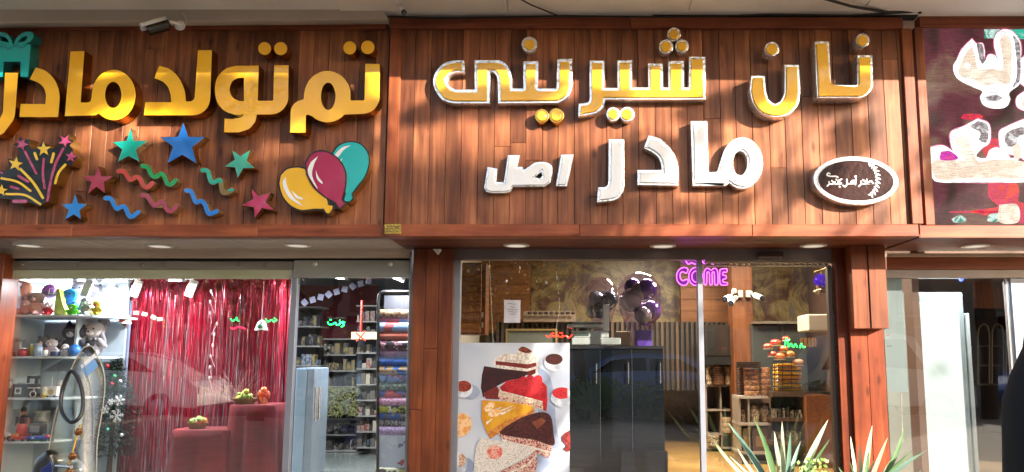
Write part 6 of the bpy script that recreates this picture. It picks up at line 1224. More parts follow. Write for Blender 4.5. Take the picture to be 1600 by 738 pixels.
# ---- left hand white grid shelf running back, and counters right
white = P('#8a7c70', 0.5)
t = thing('grid_shelf', 'white grid shelf of packed sweets between the mullion and the wooden column', 'shelf', tuple(W(1128, 720, 3.7))); 
for px in (1104, 1127, 1147): mb = MB(); pbox(mb, px - 1.2, 602, px + 1.2, 700, 3.7, 0.4); obj('upright', mb, white, t)
for py in (602, 640, 678, 699): mb = MB(); pbox(mb, 1102, py, 1148, py + 2.5, 3.69, 0.4); obj('shelf_board', mb, white, t)
mb = MB(); pbox(mb, 1102, 600, 1148, 702, 4.12, 0.02); obj('back_panel', mb, P('#6c5444', 0.6), t)
cookie = printed('cookie_ring', ['#6a4028', '#8a5c3c', '#a87c54', '#54301c'], 60); cookie2 = printed('pale_cookie', ['#8c7458', '#a08868', '#74583c'], 60); nutsm = printed('mixed_nuts', ['#4a3020', '#b09878', '#7c5c40', '#d0bca0', '#2c1c14'], 70)
def stack(label, px0, px1, py0, py1, Y, n, m, name='tray_stack', cat='trays', grp=None):
    x0, x1, z0, z1 = rect(px0, py0, px1, py1, Y); t = thing(name, label, cat, ((x0 + x1) / 2, Y, z0), group=grp); r = (x1 - x0) / 2; h = (z1 - z0) / n
    for k in range(n): mb = MB(); mb.lathe(((x0 + x1) / 2, Y, z0 + k * h), [(r * 0.97, 0.001), (r, h * 0.3), (r, h * 0.75), (r * 0.9, h * 0.95)], 18); obj('tray', mb, m, t, smooth=True)
for k, (a, b, n, m_, lb_) in enumerate([(1103, 1112, 5, nutsm, 'short stack of dark nut tubs next to the mullion'), (1113, 1131, 8, P('#6a4a38', 0.4), 'stack of flat dark trays between the nut tubs and pale cookies'), (1132, 1146, 6, cookie2, 'stack of pale cookie tubs left of the wooden column')]): stack(lb_, a, b, 572, 601, 3.65, n, m_)
stack('pile of pale sweets in bags on the middle row of the grid shelf', 1128, 1146, 652, 676, 3.7, 3, cookie2); stack('dark chocolate tubs low on the grid shelf', 1105, 1124, 680, 697, 3.7, 3, nutsm)
t = thing('jar_shelf', 'white shelf unit of nuts and biscuits right of the wooden column', 'shelf', tuple(W(1185, 720, 2.6)))
for py in (619, 661, 706): mb = MB(); pbox(mb, 1155, py, 1205, py + 4, 2.5, 0.4); obj('shelf_board', mb, P('#a89c94', 0.5), t)
for px in (1157, 1171): mb = MB(); pbox(mb, px - 1.4, 623.2, px + 1.4, 800, 2.52, 0.36); obj('upright', mb, P('#94887c', 0.5), t)
mb = MB(); pbox(mb, 1155, 620, 1206, 800, 2.92, 0.02); obj('back_panel', mb, P('#5c4234', 0.6), t)
stack('tall stack of round brown cookie tubs, left of two on the white shelf', 1163, 1186, 577, 618, 2.6, 5, cookie); stack('tall stack of round brown cookie tubs, right of two beside the wire basket', 1187, 1204, 574, 618, 2.6, 5, cookie)
stack('stack of flat dark baking trays against the wooden column', 1150, 1162, 566, 618, 2.75, 12, P('#4a3428', 0.4)); stack('dark lid trays lying on top of the cookie tubs', 1151, 1188, 565, 575, 2.6, 3, P('#2c1c16', 0.3))
for k, (px, c_) in enumerate(((1161, 'short jar of dark nuts at the left of the middle white shelf'), (1179, 'wide jar of mixed nuts in the middle of the white shelf'), (1196, 'tall jar of mixed nuts at the right of the middle white shelf'))): jar(c_, px, W(1180, 661, 2.6).z + 0.001, 2.6, 9 if k == 0 else 16, 24 + 6 * (k > 0), '#7a5c44', '#3c2c24', m=nutsm)
for k, (px, c_) in enumerate(((1164, 'small tin of nuts low on the white shelf beside the upright'), (1188, 'brown carton low on the white shelf'))): boxy(c_, 'carton', 'carton', px, W(1180, 706, 2.6).z + 0.001, 2.6, [('body', 0, 0, 9 if k == 0 else 26, 36, 18, '#5c4434'), ('label', 0, 8, 6 if k == 0 else 16, 16, 19, '#8a6c4c')])
# bread display
t = thing('bread_counter', 'dark display counter with shelves of packets at the right inside the pastry shop', 'counter', tuple(W(1245, 738, 2.2)))
mb = MB(); pbox(mb, 1208, 612, 1300, 800, 2.66, 0.05); obj('back_panel', mb, P('#2a1c16', 0.6), t)
for py, h in ((612, 8), (653, 6), (690, 6)): mb = MB(); pbox(mb, 1207, py, 1262, py + h, 2.3, 0.35); obj('shelf_board', mb, P('#4a3426', 0.5), t)
mb = MB(); pbox(mb, 1262, 618, 1302, 800, 2.2, 0.4); obj('side_panel', mb, M['column_wood'], t)
for k in range(8):
    for j, py in enumerate((653, 690)): mb = MB(); h = random.uniform(10, 17); pbox(mb, 1209 + k * 6.6, py - h, 1214 + k * 6.6, py - 0.2, 2.33 + 0.02 * random.random(), 0.12); obj('packet', mb, mat('packet%d' % ((k + j) % 4), ['#8a8474', '#5c5444', '#a8a494', '#3c3428'][(k + j) % 4], 0.4, scale=40, contrast=(0.45, 0.55), col2='#2c241c'), t, bevel=0.002)
t = thing('wire_basket', 'wire basket full of yellow packets on the bread counter', 'basket', tuple(W(1230, 611, 2.4)))
for k in range(7): py = 565 + k * 7; mb = MB(); mb.tube([W(1210, py, 2.35), W(1250, py, 2.35), W(1250, py, 2.6), W(1210, py, 2.6)], 0.004, 5, closed=True); obj('wire_ring', mb, P('#2c2420', 0.4), t)
for px in (1210, 1223, 1237, 1250): mb = MB(); mb.tube([W(px, 564, 2.345), W(px, 609, 2.345)], 0.004, 5); obj('wire_upright', mb, P('#2c2420', 0.4), t)
for k in range(7): mb = MB(); p = W(1230, 608 - k * 6.2, 2.47); mb.obox(p, (0.27, 0.18, 0.034), (0, 0.05 * math.sin(k * 2), 0)); obj('packet', mb, mat('yellow_packet%d' % (k % 3), ['#e0a01c', '#f0c030', '#c88c2c'][k % 3], 0.3, scale=20, coat=0.4), t, bevel=0.008)
for k, (px, py, r, c_) in enumerate([(1200, 541, 7, '#c84c34'), (1212, 535, 8, '#c43c2c'), (1223, 545, 8, '#d8644c'), (1233, 553, 8, '#e08858'), (1218, 556, 9, '#d87848'), (1207, 553, 7, '#c8543c'), (1228, 529, 6, '#a82c28'), (1247, 566, 8, '#c89078')]):
    p = W(px, py, 2.3); s_ = px2m(2.3) * r; t = thing('wrapped_bun', 'round %s wrapped bun piled above the wire basket' % ['orange red', 'bright red', 'salmon', 'light orange', 'wide orange', 'dull red', 'dark red topmost', 'pale brown'][k], 'bun', (p.x, p.y, p.z - s_)); mb = MB(); mb.ell(p, (s_ * 1.1, s_, s_ * 0.62), 14, 10, jit=0.05); obj('bun', mb, mat('bun' + c_, c_, 0.25, coat=0.7), t, smooth=True)
    mb = MB(); mb.lathe(p - Vector((0, 0, s_ * 0.72)), [(s_, 0), (s_ * 1.05, s_ * 0.2)], 16); obj('dish', mb, P('#d8c8b8', 0.4), t, smooth=True)
mb = MB(); pbox(mb, 1176, 507, 1262, 620, 3.2, 0.5); o = obj('glass_display_fridge', mb, P('#3a3c3a', 0.3), bevel=0.01, loc=W(1220, 620, 3.2)); tag(o, 'dark upright display cabinet behind the wrapped buns', 'cabinet')
mb = MB(); pbox(mb, 1177, 502, 1262, 506, 3.1, 0.3); o = obj('steel_rail', mb, P('#b0a89c', 0.2, metal=0.8), loc=W(1220, 504, 3.1)); tag(o, 'shiny steel rail along the top of the dark display cabinet', 'rail')
neon('green tube script standing in for a reflected LED sign, in front of the dark display cabinet', [[(1226, 543), (1229, 528), (1232, 542), (1236, 537), (1239, 543)], [(1229, 533), (1234, 531)], [(1240, 543), (1243, 538), (1246, 543)], [(1250, 544), (1252, 537), (1255, 543), (1258, 542)]], 2.2, '#20e848', emit=3.5)  # green tubes built where an LED sign mirrors in the glass
mb = MB(); 
for a, b in ((1252, 1255), (1256, 1262), (1263, 1267), (1268, 1272), (1273, 1276)): pbox(mb, a, 528, b - 0.5, 542, 3.0, 0.05)
o = obj('amber_bottles', mb, P('#6c4a28', 0.3, coat=0.4), loc=W(1262, 542, 3.0)); tag(o, 'row of small amber packets right of the green tube script', 'packets')
t = thing('oven', 'dark oven wrapped in shiny plastic left of the wooden column', 'oven', tuple(W(1127, 560, 3.5))); mb = MB(); pbox(mb, 1103, 508, 1146, 557, 3.5, 0.3); obj('body', mb, mat('shrink', '#2a2826', 0.15, coat=1.0, scale=8, bump=0.8, bscale=14), t, bevel=0.01); mb = MB(); pbox(mb, 1103, 557.5, 1146, 570, 3.46, 0.35); obj('base', mb, P('#191817', 0.4), t)
# ================================================================== third shop
paper = mat('backlit_paper', '#b0bcc0', 0.6); _n = paper.node_tree; _tr = _n.nodes.new('ShaderNodeBsdfTranslucent'); _tr.inputs[0].default_value = lin('#8c9a9e'); _mx = _n.nodes.new('ShaderNodeMixShader'); _mx.inputs[0].default_value = 0.6
_n.links.new(_n.nodes['Principled BSDF'].outputs[0], _mx.inputs[1]); _n.links.new(_tr.outputs[0], _mx.inputs[2]); _n.links.new(_mx.outputs[0], _n.nodes['Material Output'].inputs[0])
t = thing('white_fridge', 'tall white panel like fridge with a small red label standing behind the right window', 'fridge', tuple(W(1465, 738, 1.0)))
x0, x1, z0, z1 = rect(1420, 457, 1513, 800, 1.0); mb = MB(); mb.box(x0, x1, 1.0, 1.5, FZ, z1); obj('body', mb, mat('fridge_white', '#a6b2b6', 0.25, col2='#9caaae', coat=0.4, scale=1), t, bevel=0.008)
mb = MB(); mb.box(x0 + 0.01, x1 - 0.01, 0.985, 0.999, FZ + 0.02, z1 - 0.02); obj('door_leaf', mb, mat('fridge_white', '#b4c2c6'), t, bevel=0.004)
for a, c_ in (((1421, 461, 1425, 467), '#5c5c60'), ((1421, 469, 1430, 474), '#a83038'), ((1433, 459, 1436, 462), '#44444c')): mb = MB(); pbox(mb, *a, 0.983, 0.0015); obj('sticker', mb, P(c_, 0.4), t)
mb = MB(); pbox(mb, 1516, 490, 1522.5, 800, 1.0, 0.06); o = obj('white_post', mb, P('#c8d0d0', 0.4), loc=W(1520, 738, 1.0), bevel=0.004); tag(o, 'narrow white post right of the white fridge', 'post')
t = thing('white_poster', 'hanging pale poster sheet left of the white fridge', 'poster', tuple(W(1398, 612, 0.8))); mb = MB(); pbox(mb, 1384, 436, 1414, 613, 0.8, 0.004); obj('sheet', mb, paper, t); mb = MB(); pbox(mb, 1386, 540, 1393, 542, 0.797, 0.002); obj('print_line', mb, P('#707c80', 0.5), t); mb = MB(); pbox(mb, 1386, 523, 1390, 525, 0.797, 0.002); obj('print_line', mb, P('#a85c60', 0.5), t)
mb = MB(); pbox(mb, 1384, 620, 1420, 800, 1.6, 0.5); o = obj('dark_case', mb, P('#24242a', 0.3, coat=0.3), loc=W(1400, 738, 1.6)); tag(o, 'dark case behind the glass under the pale poster', 'case')
mb = MB(); mb.tube([W(1408, 615, 0.9), W(1410, 690, 0.9)], 0.006, 6); o = obj('cord', mb, P('#a8a8a4', 0.4), loc=W(1410, 690, 0.9)); tag(o, 'pale cord hanging under the poster in the third shop', 'cord')
boarded('orange brown boarded bulkhead high inside the third shop', 1520, 1590, 436, 482, 3.2, M['column_wood'], 0.12, vert=True)
t = thing('arched_shelf', 'dark arched glass shelf deep in the third shop', 'shelf', tuple(W(1550, 600, 4.0)))
for k in range(3): cx_ = 1537 + k * 22; mb = MB(); mb.tube([W(cx_ - 9, 600, 4.0), W(cx_ - 9, 520, 4.0), W(cx_ - 6, 510, 4.0), W(cx_, 506, 4.0), W(cx_ + 6, 510, 4.0), W(cx_ + 9, 520, 4.0), W(cx_ + 9, 600, 4.0)], 0.012, 6); obj('arch', mb, P('#7c6c54', 0.3, metal=0.5), t, smooth=True)
for py in (540, 570, 600): mb = MB(); pbox(mb, 1528, py, 1592, py + 2, 4.05, 0.3); obj('shelf_board', mb, P('#4c4038', 0.4), t)
mb = MB(); mb.ell(W(1502, 436.5, 0.9), 0.02, 8, 6); o = obj('blue_led', mb, mat('blue_led', '#3c50ff', 0.3, emit=2), loc=W(1502, 436, 0.9)); tag(o, 'tiny glowing blue LED at the top of the right window', 'light')
# ================================================================== street side (in front of the shops and across the road)
RZ = 0.42
mb = MB(); mb.box(-400, 400, -400, 400, -0.3, GZ - 0.16); struct('ground', mb, mat('far_ground', '#6a6458', 0.9, scale=0.2))
paving = mat('tan_paving', '#968a7a', 0.75, col2='#867a6c', scale=2.5, bump=0.2, bscale=60)
mb = MB(); mb.box(-30, 30, -9.2, 0.775, GZ - 0.15, GZ); struct('pavement', mb, paving)
mb = MB()
mb.box(-30, 30, -9.37, -9.205, GZ - 0.155, GZ + 0.02); struct('kerb', mb, P('#9c968c', 0.8), bevel=0.01)
mb = MB(); mb.box(-60, 60, -19.5, -9.375, GZ - 0.155, GZ - 0.12); struct('road', mb, mat('asphalt', '#3c3a38', 0.85, col2='#33312f', scale=30, bump=0.3))
mb = MB(); mb.box(-60, 60, -27, -19.505, GZ - 0.155, GZ + 0.02); struct('far_pavement', mb, paving)
RY = GZ - 0.12
# houses across the road
for k, (x0, x1, h, c) in enumerate([(-34, -22, 6.5, '#9a8a74'), (-21.8, -11, 6.7, '#8a7c6c'), (-10.8, -1, 6.6, '#a09080'), (-0.8, 9, 6.8, '#8c7a68'), (9.2, 18, 6.6, '#968470'), (18.2, 27.6, 14.6, '#9a8c7c'), (27.8, 40, 4.4, '#8a7a6c')]):  # tall one sized to shade the lower windows; row height hides mirrored sky
    t = thing('house', ['beige', 'grey brown', 'pale', 'tan', 'low cream', 'unseen shade-casting tall grey', 'low brown'][k] + ' shop house across the road behind the viewer', 'building', ((x0 + x1) / 2, -31, GZ))
    mb = MB(); mb.box(x0, x1, -35, -27.2, GZ - 0.1, h); obj('wall', mb, mat('house' + c, c, 0.8, scale=1.5), t); mb = MB(); mb.box(x0 - 0.1, x1 + 0.1, -35.1, -26.9, h + 0.002, h + 0.3); obj('parapet', mb, P('#6e6254', 0.8), t)
    n = int((x1 - x0) / 2.4)
    for i in range(n):
        xx = x0 + 0.6 + i * 2.4
        mb = MB(); mb.box(xx, xx + 1.5, -27.21, -27.15, 3.7, min(5.2, h - 0.4)); obj('window', mb, P('#2a2e34', 0.1, coat=0.8), t); mb = MB(); mb.box(xx - 0.1, xx + 2.0, -27.22, -27.16, GZ + 0.1, 3.0); obj('shutter', mb, P(['#5c6068', '#7c6a54', '#48484c'][i % 3], 0.4), t)
        mb = MB(); mb.box(xx - 0.15, xx + 2.05, -27.9, -27.2, 3.05, 3.5); obj('awning', mb, P(['#8c3c30', '#3c5c6c', '#b8b0a0', '#4c6c4c'][(i + k) % 4], 0.6), t)
# parked cars
def car(label, x, y, col, rz=0.0, van=False):
    t = thing('parked_car', label, 'car', (x, y, RY), group=None)
    paint = mat('car' + col, col, 0.25, coat=1.0, metal=0.2, scale=1); H = 1.5 if not van else 1.9
    prof = [(-2.1, 0.35), (-2.12, 0.75), (-2.0, 0.92), (-1.55, 0.98), (-0.9, H - 0.05), (-0.3, H), (0.5, H - 0.01), (0.95, H - 0.1), (1.45, 1.0), (1.95, 0.88), (2.12, 0.7), (2.12, 0.35)]
    mb = MB(); n = len(prof); vs = []
    for w, tp in ((-0.84, 1), (-0.9, 0), (0.9, 0), (0.84, 1)):
        for (px, pz) in prof:
            nar = 0.14 if pz > 1.02 else 0.0; ww = w * (1 - nar)
            vs.append((x + px, y + ww, RY + pz))
    fs = [(j * n + i, j * n + (i + 1) % n, (j + 1) * n + (i + 1) % n, (j + 1) * n + i) for j in range(3) for i in range(n)] + [tuple(range(n)), tuple(3 * n + i for i in range(n))[::-1]]
    mb.add(vs, fs); obj('body', mb, paint, t, smooth=True, bevel=0.03, seg=2)
    gm = P('#0c1014', 0.05, coat=1.0)
    for sg in (-1, 1):
        yy = sg * 0.785
        for q in ([(-1.35, 1.04), (-0.85, H - 0.12), (-0.05, H - 0.09), (-0.05, 1.04)], [(0.02, 1.04), (0.02, H - 0.09), (0.7, H - 0.13), (1.25, 1.04)]):
            mb = MB(); mb.add([(x + a, y + yy - sg * (0.0 if b < 1.2 else 0.005), RY + b) for a, b in q] + [(x + a, y + yy + sg * 0.03 , RY + b) for a, b in q], [(0, 1, 2, 3), (7, 6, 5, 4), (0, 4, 5, 1), (1, 5, 6, 2), (2, 6, 7, 3), (3, 7, 4, 0)]); obj('window', mb, gm, t)
        for wx in (-1.3, 1.3):
            mb = MB(); mb.lathe((x + wx, y + sg * 0.72, RY + 0.32), [(0.2, -sg * 0.001), (0.32, 0), (0.33, sg * 0.08), (0.32, sg * 0.2), (0.22, sg * 0.21)], 20, 'y'); w_ = obj('wheel', mb, P('#141414', 0.7), t, smooth=True)
            mb = MB(); mb.lathe((x + wx, y + sg * 0.93, RY + 0.32), [(0.2, 0), (0.19, sg * 0.01), (0.05, sg * 0.015)], 16, 'y'); obj('rim', mb, P('#a8a8ac', 0.3, metal=0.8), t, smooth=True)
        mb = MB(); mb.box(x + sg * 2.1 - 0.03, x + sg * 2.1 + 0.04, y - 0.75, y - 0.4, RY + 0.6, RY + 0.75); obj('headlight', mb, P('#d8d4c8' if sg > 0 else '#a81820', 0.2), t); mb = MB(); mb.box(x + sg * 2.1 - 0.03, x + sg * 2.1 + 0.04, y + 0.4, y + 0.75, RY + 0.6, RY + 0.75); obj('headlight', mb, P('#d8d4c8' if sg > 0 else '#a81820', 0.2), t)
car('white parked car behind the viewer, reflected in the toy shop window', -10.4, -10.35, '#d8d8d4'); car('silver parked car across from the shop door', -3.6, -10.35, '#d0d4d8'); car('blue parked car across from the pastry shop', 1.6, -10.35, '#6c98dc'); car('white parked van at the right of the blue car', 6.6, -10.4, '#d4d0c8', van=True); car('blue parked car far to the right behind the viewer', 11.8, -10.35, '#3c64b4')
# ---- street trees
def leafmat(name, a, b): 
    m = mat(name, a, 0.5, col2=b, scale=1.2, vary=0.0)
    m.node_tree.nodes['Principled BSDF'].inputs['Transmission Weight'].default_value = 0.0
    return m
def street_tree(label, x, y, h, cr, n, seed, gap=0.0, lm=None, leaf=0.10):
    rr = random.Random(seed); t = thing('street_tree', label, 'tree', (x, y, GZ)); mb = MB(); bark = mat('bark', '#4a3c30', 0.9, col2='#35291f', scale=6, bump=0.6, stretch=(1, 1, 0.3))
    tips = []
    def grow(p, d, l, r, depth):
        e = p + d * l; m_ = (p + e) / 2 + Vector((rr.gauss(0, 0.06), rr.gauss(0, 0.06), 0)) * l; mb.tube([p, m_, e], [r, r * 0.85, r * 0.65], 7)
        if depth == 0: tips.append(e); return
        for k in range(rr.choice((2, 3, 3))):
            dd = (d + Vector((rr.gauss(0, 0.55), rr.gauss(0, 0.55), rr.gauss(0.1, 0.35)))).normalized(); grow(e, dd, l * rr.uniform(0.6, 0.85), r * 0.62, depth - 1)
        tips.append(e)
    grow(Vector((x, y, GZ)), Vector((rr.gauss(0, 0.03), rr.gauss(0, 0.03), 1)).normalized(), h * 0.38, 0.16, 4)
    obj('trunk', mb, bark, t, smooth=True)
    mb = MB(); 
    for i in range(n):
        b = rr.choice(tips); q = b + Vector((rr.gauss(0, 1), rr.gauss(0, 1), rr.gauss(0, 0.8))) * cr
        d = Vector((rr.gauss(0, 1), rr.gauss(0, 1), rr.gauss(-0.3, 0.7))).normalized(); s = d.cross(Vector((rr.gauss(0, 1), rr.gauss(0, 1), rr.gauss(0, 1)))).normalized(); L_ = leaf * rr.uniform(0.7, 1.4)
        mb.add([q, q + d * L_ * 0.5 + s * L_ * 0.32, q + d * L_, q + d * L_ * 0.5 - s * L_ * 0.32], [(0, 1, 2, 3)])
    obj('crown', mb, lm or leafmat('leaf_green', '#5c6c2c', '#3c4c20'), t)['kind'] = 'stuff'
def shade_trees():
    # two plane trees whose limbs reach into the sun's path; clumps are placed so their shade falls on the listed facade spots
    sets = [('tall plane tree with leaf clumps set to shade the left signboard, unseen behind the viewer', 4.4, -8.6, 11.6,
             [(60, 170, 95, 60), (40, 290, 95, 62), (190, 300, 85, 50), (165, 150, 80, 24), (320, 262, 58, 44), (400, 175, 110, 48), (440, 275, 62, 34), (535, 215, 58, 60), (405, 342, 40, 20), (535, 300, 32, 26), (290, 150, 60, 24), (240, 250, 60, 30), (480, 150, 80, 40)]),
            ('wide plane tree with leaf clumps set to shade the middle signboard and LED screen, unseen behind the viewer', 8.6, -8.8, 11.4,
             [(1235, 135, 75, 34), (1115, 168, 60, 17), (1300, 158, 50, 15), (900, 272, 80, 24), (985, 242, 70, 19), (800, 295, 70, 11), (1065, 224, 60, 11), (685, 172, 50, 12), (800, 158, 60, 16), (905, 172, 60, 11), (1110, 325, 60, 6), (950, 332, 60, 6), (1330, 215, 22, 30), (1250, 285, 25, 16), (1480, 250, 40, 60), (1540, 150, 60, 40)])]
    for lab, tx, ty, T_, spots in sets:
        rr = random.Random(int(tx * 10)); t = thing('street_tree', lab, 'tree', (tx, ty, GZ)); mb = MB(); fork = Vector((tx, ty, GZ + 3.4)); mb.tube([(tx, ty, GZ), (tx + 0.08, ty, GZ + 1.8), fork], [0.2, 0.17, 0.14], 9)
        lf = MB()
        for (px, py, rx, rz) in spots:
            c = W(px, py, 0) + sd * (T_ + rr.uniform(-0.7, 0.7)); m_ = fork.lerp(c, 0.5) + Vector((rr.uniform(-0.2, 0.2), rr.uniform(-0.2, 0.2), 0.35)); mb.tube([fork, m_, c], [0.05, 0.028, 0.008], 6)
            ax, az = rx / 200, rz / 200; n = int(140 + 3000 * ax * az)
            for k in range(n):
                a = rr.uniform(0, 6.283); r = rr.random() ** 0.5; q = c + Vector((ax * r * math.cos(a), 0, az * r * math.sin(a) - 0.2 * ax * r * math.cos(a) * -1)) + sd * rr.gauss(0, 0.35)
                d = Vector((rr.gauss(0, 1), rr.gauss(0, 1), rr.gauss(-0.3, 0.7))).normalized(); s = d.cross(Vector((rr.gauss(0, 1), rr.gauss(0, 1), rr.gauss(0, 1)))).normalized(); L_ = 0.11 * rr.uniform(0.7, 1.3)
                lf.add([q, q + d * L_ * 0.5 + s * L_ * 0.36, q + d * L_, q + d * L_ * 0.5 - s * L_ * 0.36], [(0, 1, 2, 3)])
        obj('trunk', mb, mat('bark', ''), t, smooth=True); obj('crown', lf, leafmat('leaf_green', '', ''), t)['kind'] = 'stuff'
TREES = [(-12.5, -8.6, 7.5, 0.55, 9000, 1), (-6.5, -8.4, 8.0, 0.5, 9000, 2), (0.2, -8.7, 8.0, 0.42, 6500, 3), (14.5, -8.5, 8.0, 0.4, 6000, 9)]
for i, a in enumerate(TREES): street_tree(['first', 'second', 'third', 'last'][i] + ' plane tree from the left in the row behind the viewer', *a[:5], seed=a[5], lm=leafmat('leaf_autumn', '#8c7c30', '#5c5c24') if i in (2, 3) else None)
shade_trees()
# ---- planter with yucca
py0 = -0.35
x0, x1 = W(1120, 700, py0).x, W(1425, 700, py0).x; zt_ = W(1250, 775, py0).z
t = thing('planter', 'long stone planter holding the spiky leaves below the photo edge', 'planter', ((x0 + x1) / 2, py0, GZ)); stone = mat('planter_stone', '#8c867c', 0.8, scale=20, bump=0.3)
for a in ((x0 - 0.1, x1 + 0.1, py0 - 0.3, py0 - 0.24), (x0 - 0.1, x1 + 0.1, py0 + 0.24, py0 + 0.3)): mb = MB(); mb.box(*a, GZ + 0.002, zt_); obj('side', mb, stone, t, bevel=0.01)
for a in ((x0 - 0.1, x0 - 0.04), (x1 + 0.04, x1 + 0.1)): mb = MB(); mb.box(*a, py0 - 0.238, py0 + 0.238, GZ + 0.002, zt_); obj('side', mb, stone, t, bevel=0.01)
mb = MB(); mb.box(x0 - 0.038, x1 + 0.038, py0 - 0.236, py0 + 0.236, GZ + 0.1, zt_ - 0.04); obj('soil', mb, P('#3a2c20', 0.95), t)
blade_w = 0.33
lg1 = mat('yucca_leaf', '#5a7a4c', 0.35, col2='#46663e', scale=3, stretch=(1, 1, 1), coat=0.3); lg2 = mat('yucca_leaf_pale', '#98a480', 0.4, col2='#b4b898', scale=3, coat=0.3); lg3 = mat('yucca_leaf_blue', '#6c8a7c', 0.35, col2='#587868', scale=3, coat=0.3)  # three leaf tones, chosen leaf by leaf
def blade(mb, base, tip, w, bend=0.0, fold=0.25, mi=0):
    base = Vector(base); tip = Vector(tip); ax = tip - base; side = ax.cross(Vector((0, 1, 0))).normalized(); nrm = side.cross(ax).normalized(); k = 8; vs = []
    for i in range(k + 1):
        u = i / k; c = base + ax * u + Vector((bend * u * (1 - u) * 4 * ax.x, 0, 0)) ; ww = w * (0.75 + 0.6 * u - 0.2 * u) * (1 - u ** 3.2) + 0.0008
        vs += [c - side * ww, c - nrm * ww * fold * -1 + Vector((0, 0, 0)), c + side * ww, c + nrm * ww * 0.0 + Vector((0, 0.004, 0))]
    fs = []
    for i in range(k):
        a = i * 4; b = a + 4
        for j in range(4): fs.append((a + j, a + (j + 1) % 4, b + (j + 1) % 4, b + j))
    mb.add(vs, fs, mi)
def yucca(label, bpx, Y, leaves, seed):
    b = W(bpx, 790, Y); t = thing('yucca', label, 'plant', (b.x, Y, zt_ - 0.04)); rr = random.Random(seed)
    for (tx, ty, w, kind) in leaves:
        yy = Y + rr.uniform(-0.12, 0.12); tip = W(tx, ty, yy); base = Vector((b.x + (tip.x - b.x) * 0.12, Y, zt_ - 0.05)); mb = MB(); blade(mb, base, tip, w * px2m(Y) * blade_w, bend=rr.uniform(-0.14, 0.14)); obj('leaf', mb, (lg1, lg2, lg3)[kind], t, smooth=True)
    mb = MB(); mb.lathe((b.x, Y, zt_ - 0.05), [(0.05, -0.05), (0.05, 0.03), (0.03, 0.07)], 10); obj('stem', mb, P('#6a5a40', 0.9), t)
yucca('left yucca with spread sword leaves in front of the sliding door', 1225, py0, [(1106, 674, 9, 1), (1138, 661, 16, 2), (1140, 713, 7, 1), (1152, 700, 9, 1), (1178, 653, 13, 0), (1195, 706, 8, 0), (1210, 675, 14, 1), (1222, 659, 13, 1), (1235, 675, 12, 2), (1251, 690, 12, 2), (1277, 697, 9, 0), (1294, 656, 17, 1), (1297, 686, 9, 0), (1272, 712, 8, 0), (1160, 735, 9, 0), (1243, 722, 9, 0)], 1)
yucca('right yucca with upright green and pale leaves in front of the reddish pillar', 1345, py0 + 0.1, [(1329, 682, 9, 1), (1328, 722, 7, 0), (1343, 694, 10, 1), (1363, 665, 15, 1), (1358, 707, 9, 0), (1366, 719, 8, 1), (1387, 684, 11, 1), (1413, 667, 13, 0), (1402, 705, 9, 0), (1427, 703, 10, 0), (1448, 704, 12, 2), (1310, 730, 8, 0), (1440, 735, 9, 2)], 2)
mb = MB(); rr = random.Random(6); b0 = W(1268, 735, py0 - 0.1)
for k in range(60): a = rr.uniform(0, 6.28); p = b0 + Vector((rr.uniform(-0.09, 0.09), rr.uniform(-0.05, 0.05), rr.uniform(-0.12, 0.07))); d = Vector((math.cos(a), rr.uniform(-0.4, 0.4), math.sin(a))) * 0.035; q = Vector((-d.z, 0, d.x)) * 0.35; mb.add([p, p + d * 0.5 + q, p + d, p + d * 0.5 - q], [(0, 1, 2, 3)])
o = obj('leafy_weed', mb, mat('weed', '#6c8c3c', 0.5, col2='#8ca850', scale=10), loc=b0); o['kind'] = 'stuff'; tag(o, 'small bright green leafy weed between the yucca leaves', 'plant')
t = thing('yucca', 'large spiky yucca bush behind the viewer, mirrored in the shop window', 'plant', (0.35, -7.6, GZ)); rr = random.Random(21)
for k in range(70):
    a = rr.uniform(0, 6.283); e_ = rr.uniform(0.15, 1.45); b = Vector((0.35, -7.6, GZ + 0.25)); d = Vector((math.cos(a) * math.cos(e_), math.sin(a) * math.cos(e_), math.sin(e_))); mb = MB(); blade(mb, b, b + d * rr.uniform(0.6, 0.95), 0.02, bend=0.05); obj('leaf', mb, lg1, t, smooth=True)
mb = MB(); mb.lathe((0.35, -7.6, GZ), [(0.09, 0.001), (0.08, 0.15), (0.05, 0.3)], 12); obj('stem', mb, P('#6a5a40', 0.9), t)
# hedge in the planter strip that shows in the window reflection
for i, (xx, hh) in enumerate([(-16, 6.6), (-9.5, 6.9), (-3.5, 5.6)]):
    street_tree(['leftmost', 'middle', 'rightmost'][i] + ' golden tree in the row across the road behind the viewer', xx, -21.5, hh, 0.6, 4200, 40 + i, lm=leafmat('leaf_gold', '#b8902c', '#7c6420'), leaf=0.2)
t = thing('hedge', 'low clipped hedge along the pavement edge behind the viewer', 'hedge', (1.5, -8.9, GZ)); mb = MB(); rr = random.Random(9)
for k in range(9000): p = Vector((rr.uniform(-2, 6), rr.uniform(-9.1, -7.9), GZ + 0.7 * rr.random() ** 0.7 * (1 + 0.2 * math.sin(k)))); d = Vector((rr.gauss(0, 1), rr.gauss(0, 1), rr.gauss(0, 1))).normalized() * 0.09; q = d.cross(Vector((0.2, 0.5, 1))).normalized() * 0.03; mb.add([p, p + d * 0.5 + q, p + d, p + d * 0.5 - q], [(0, 1, 2, 3)])
obj('leaves', mb, leafmat('leaf_green', '', ''), t)['kind'] = 'stuff'
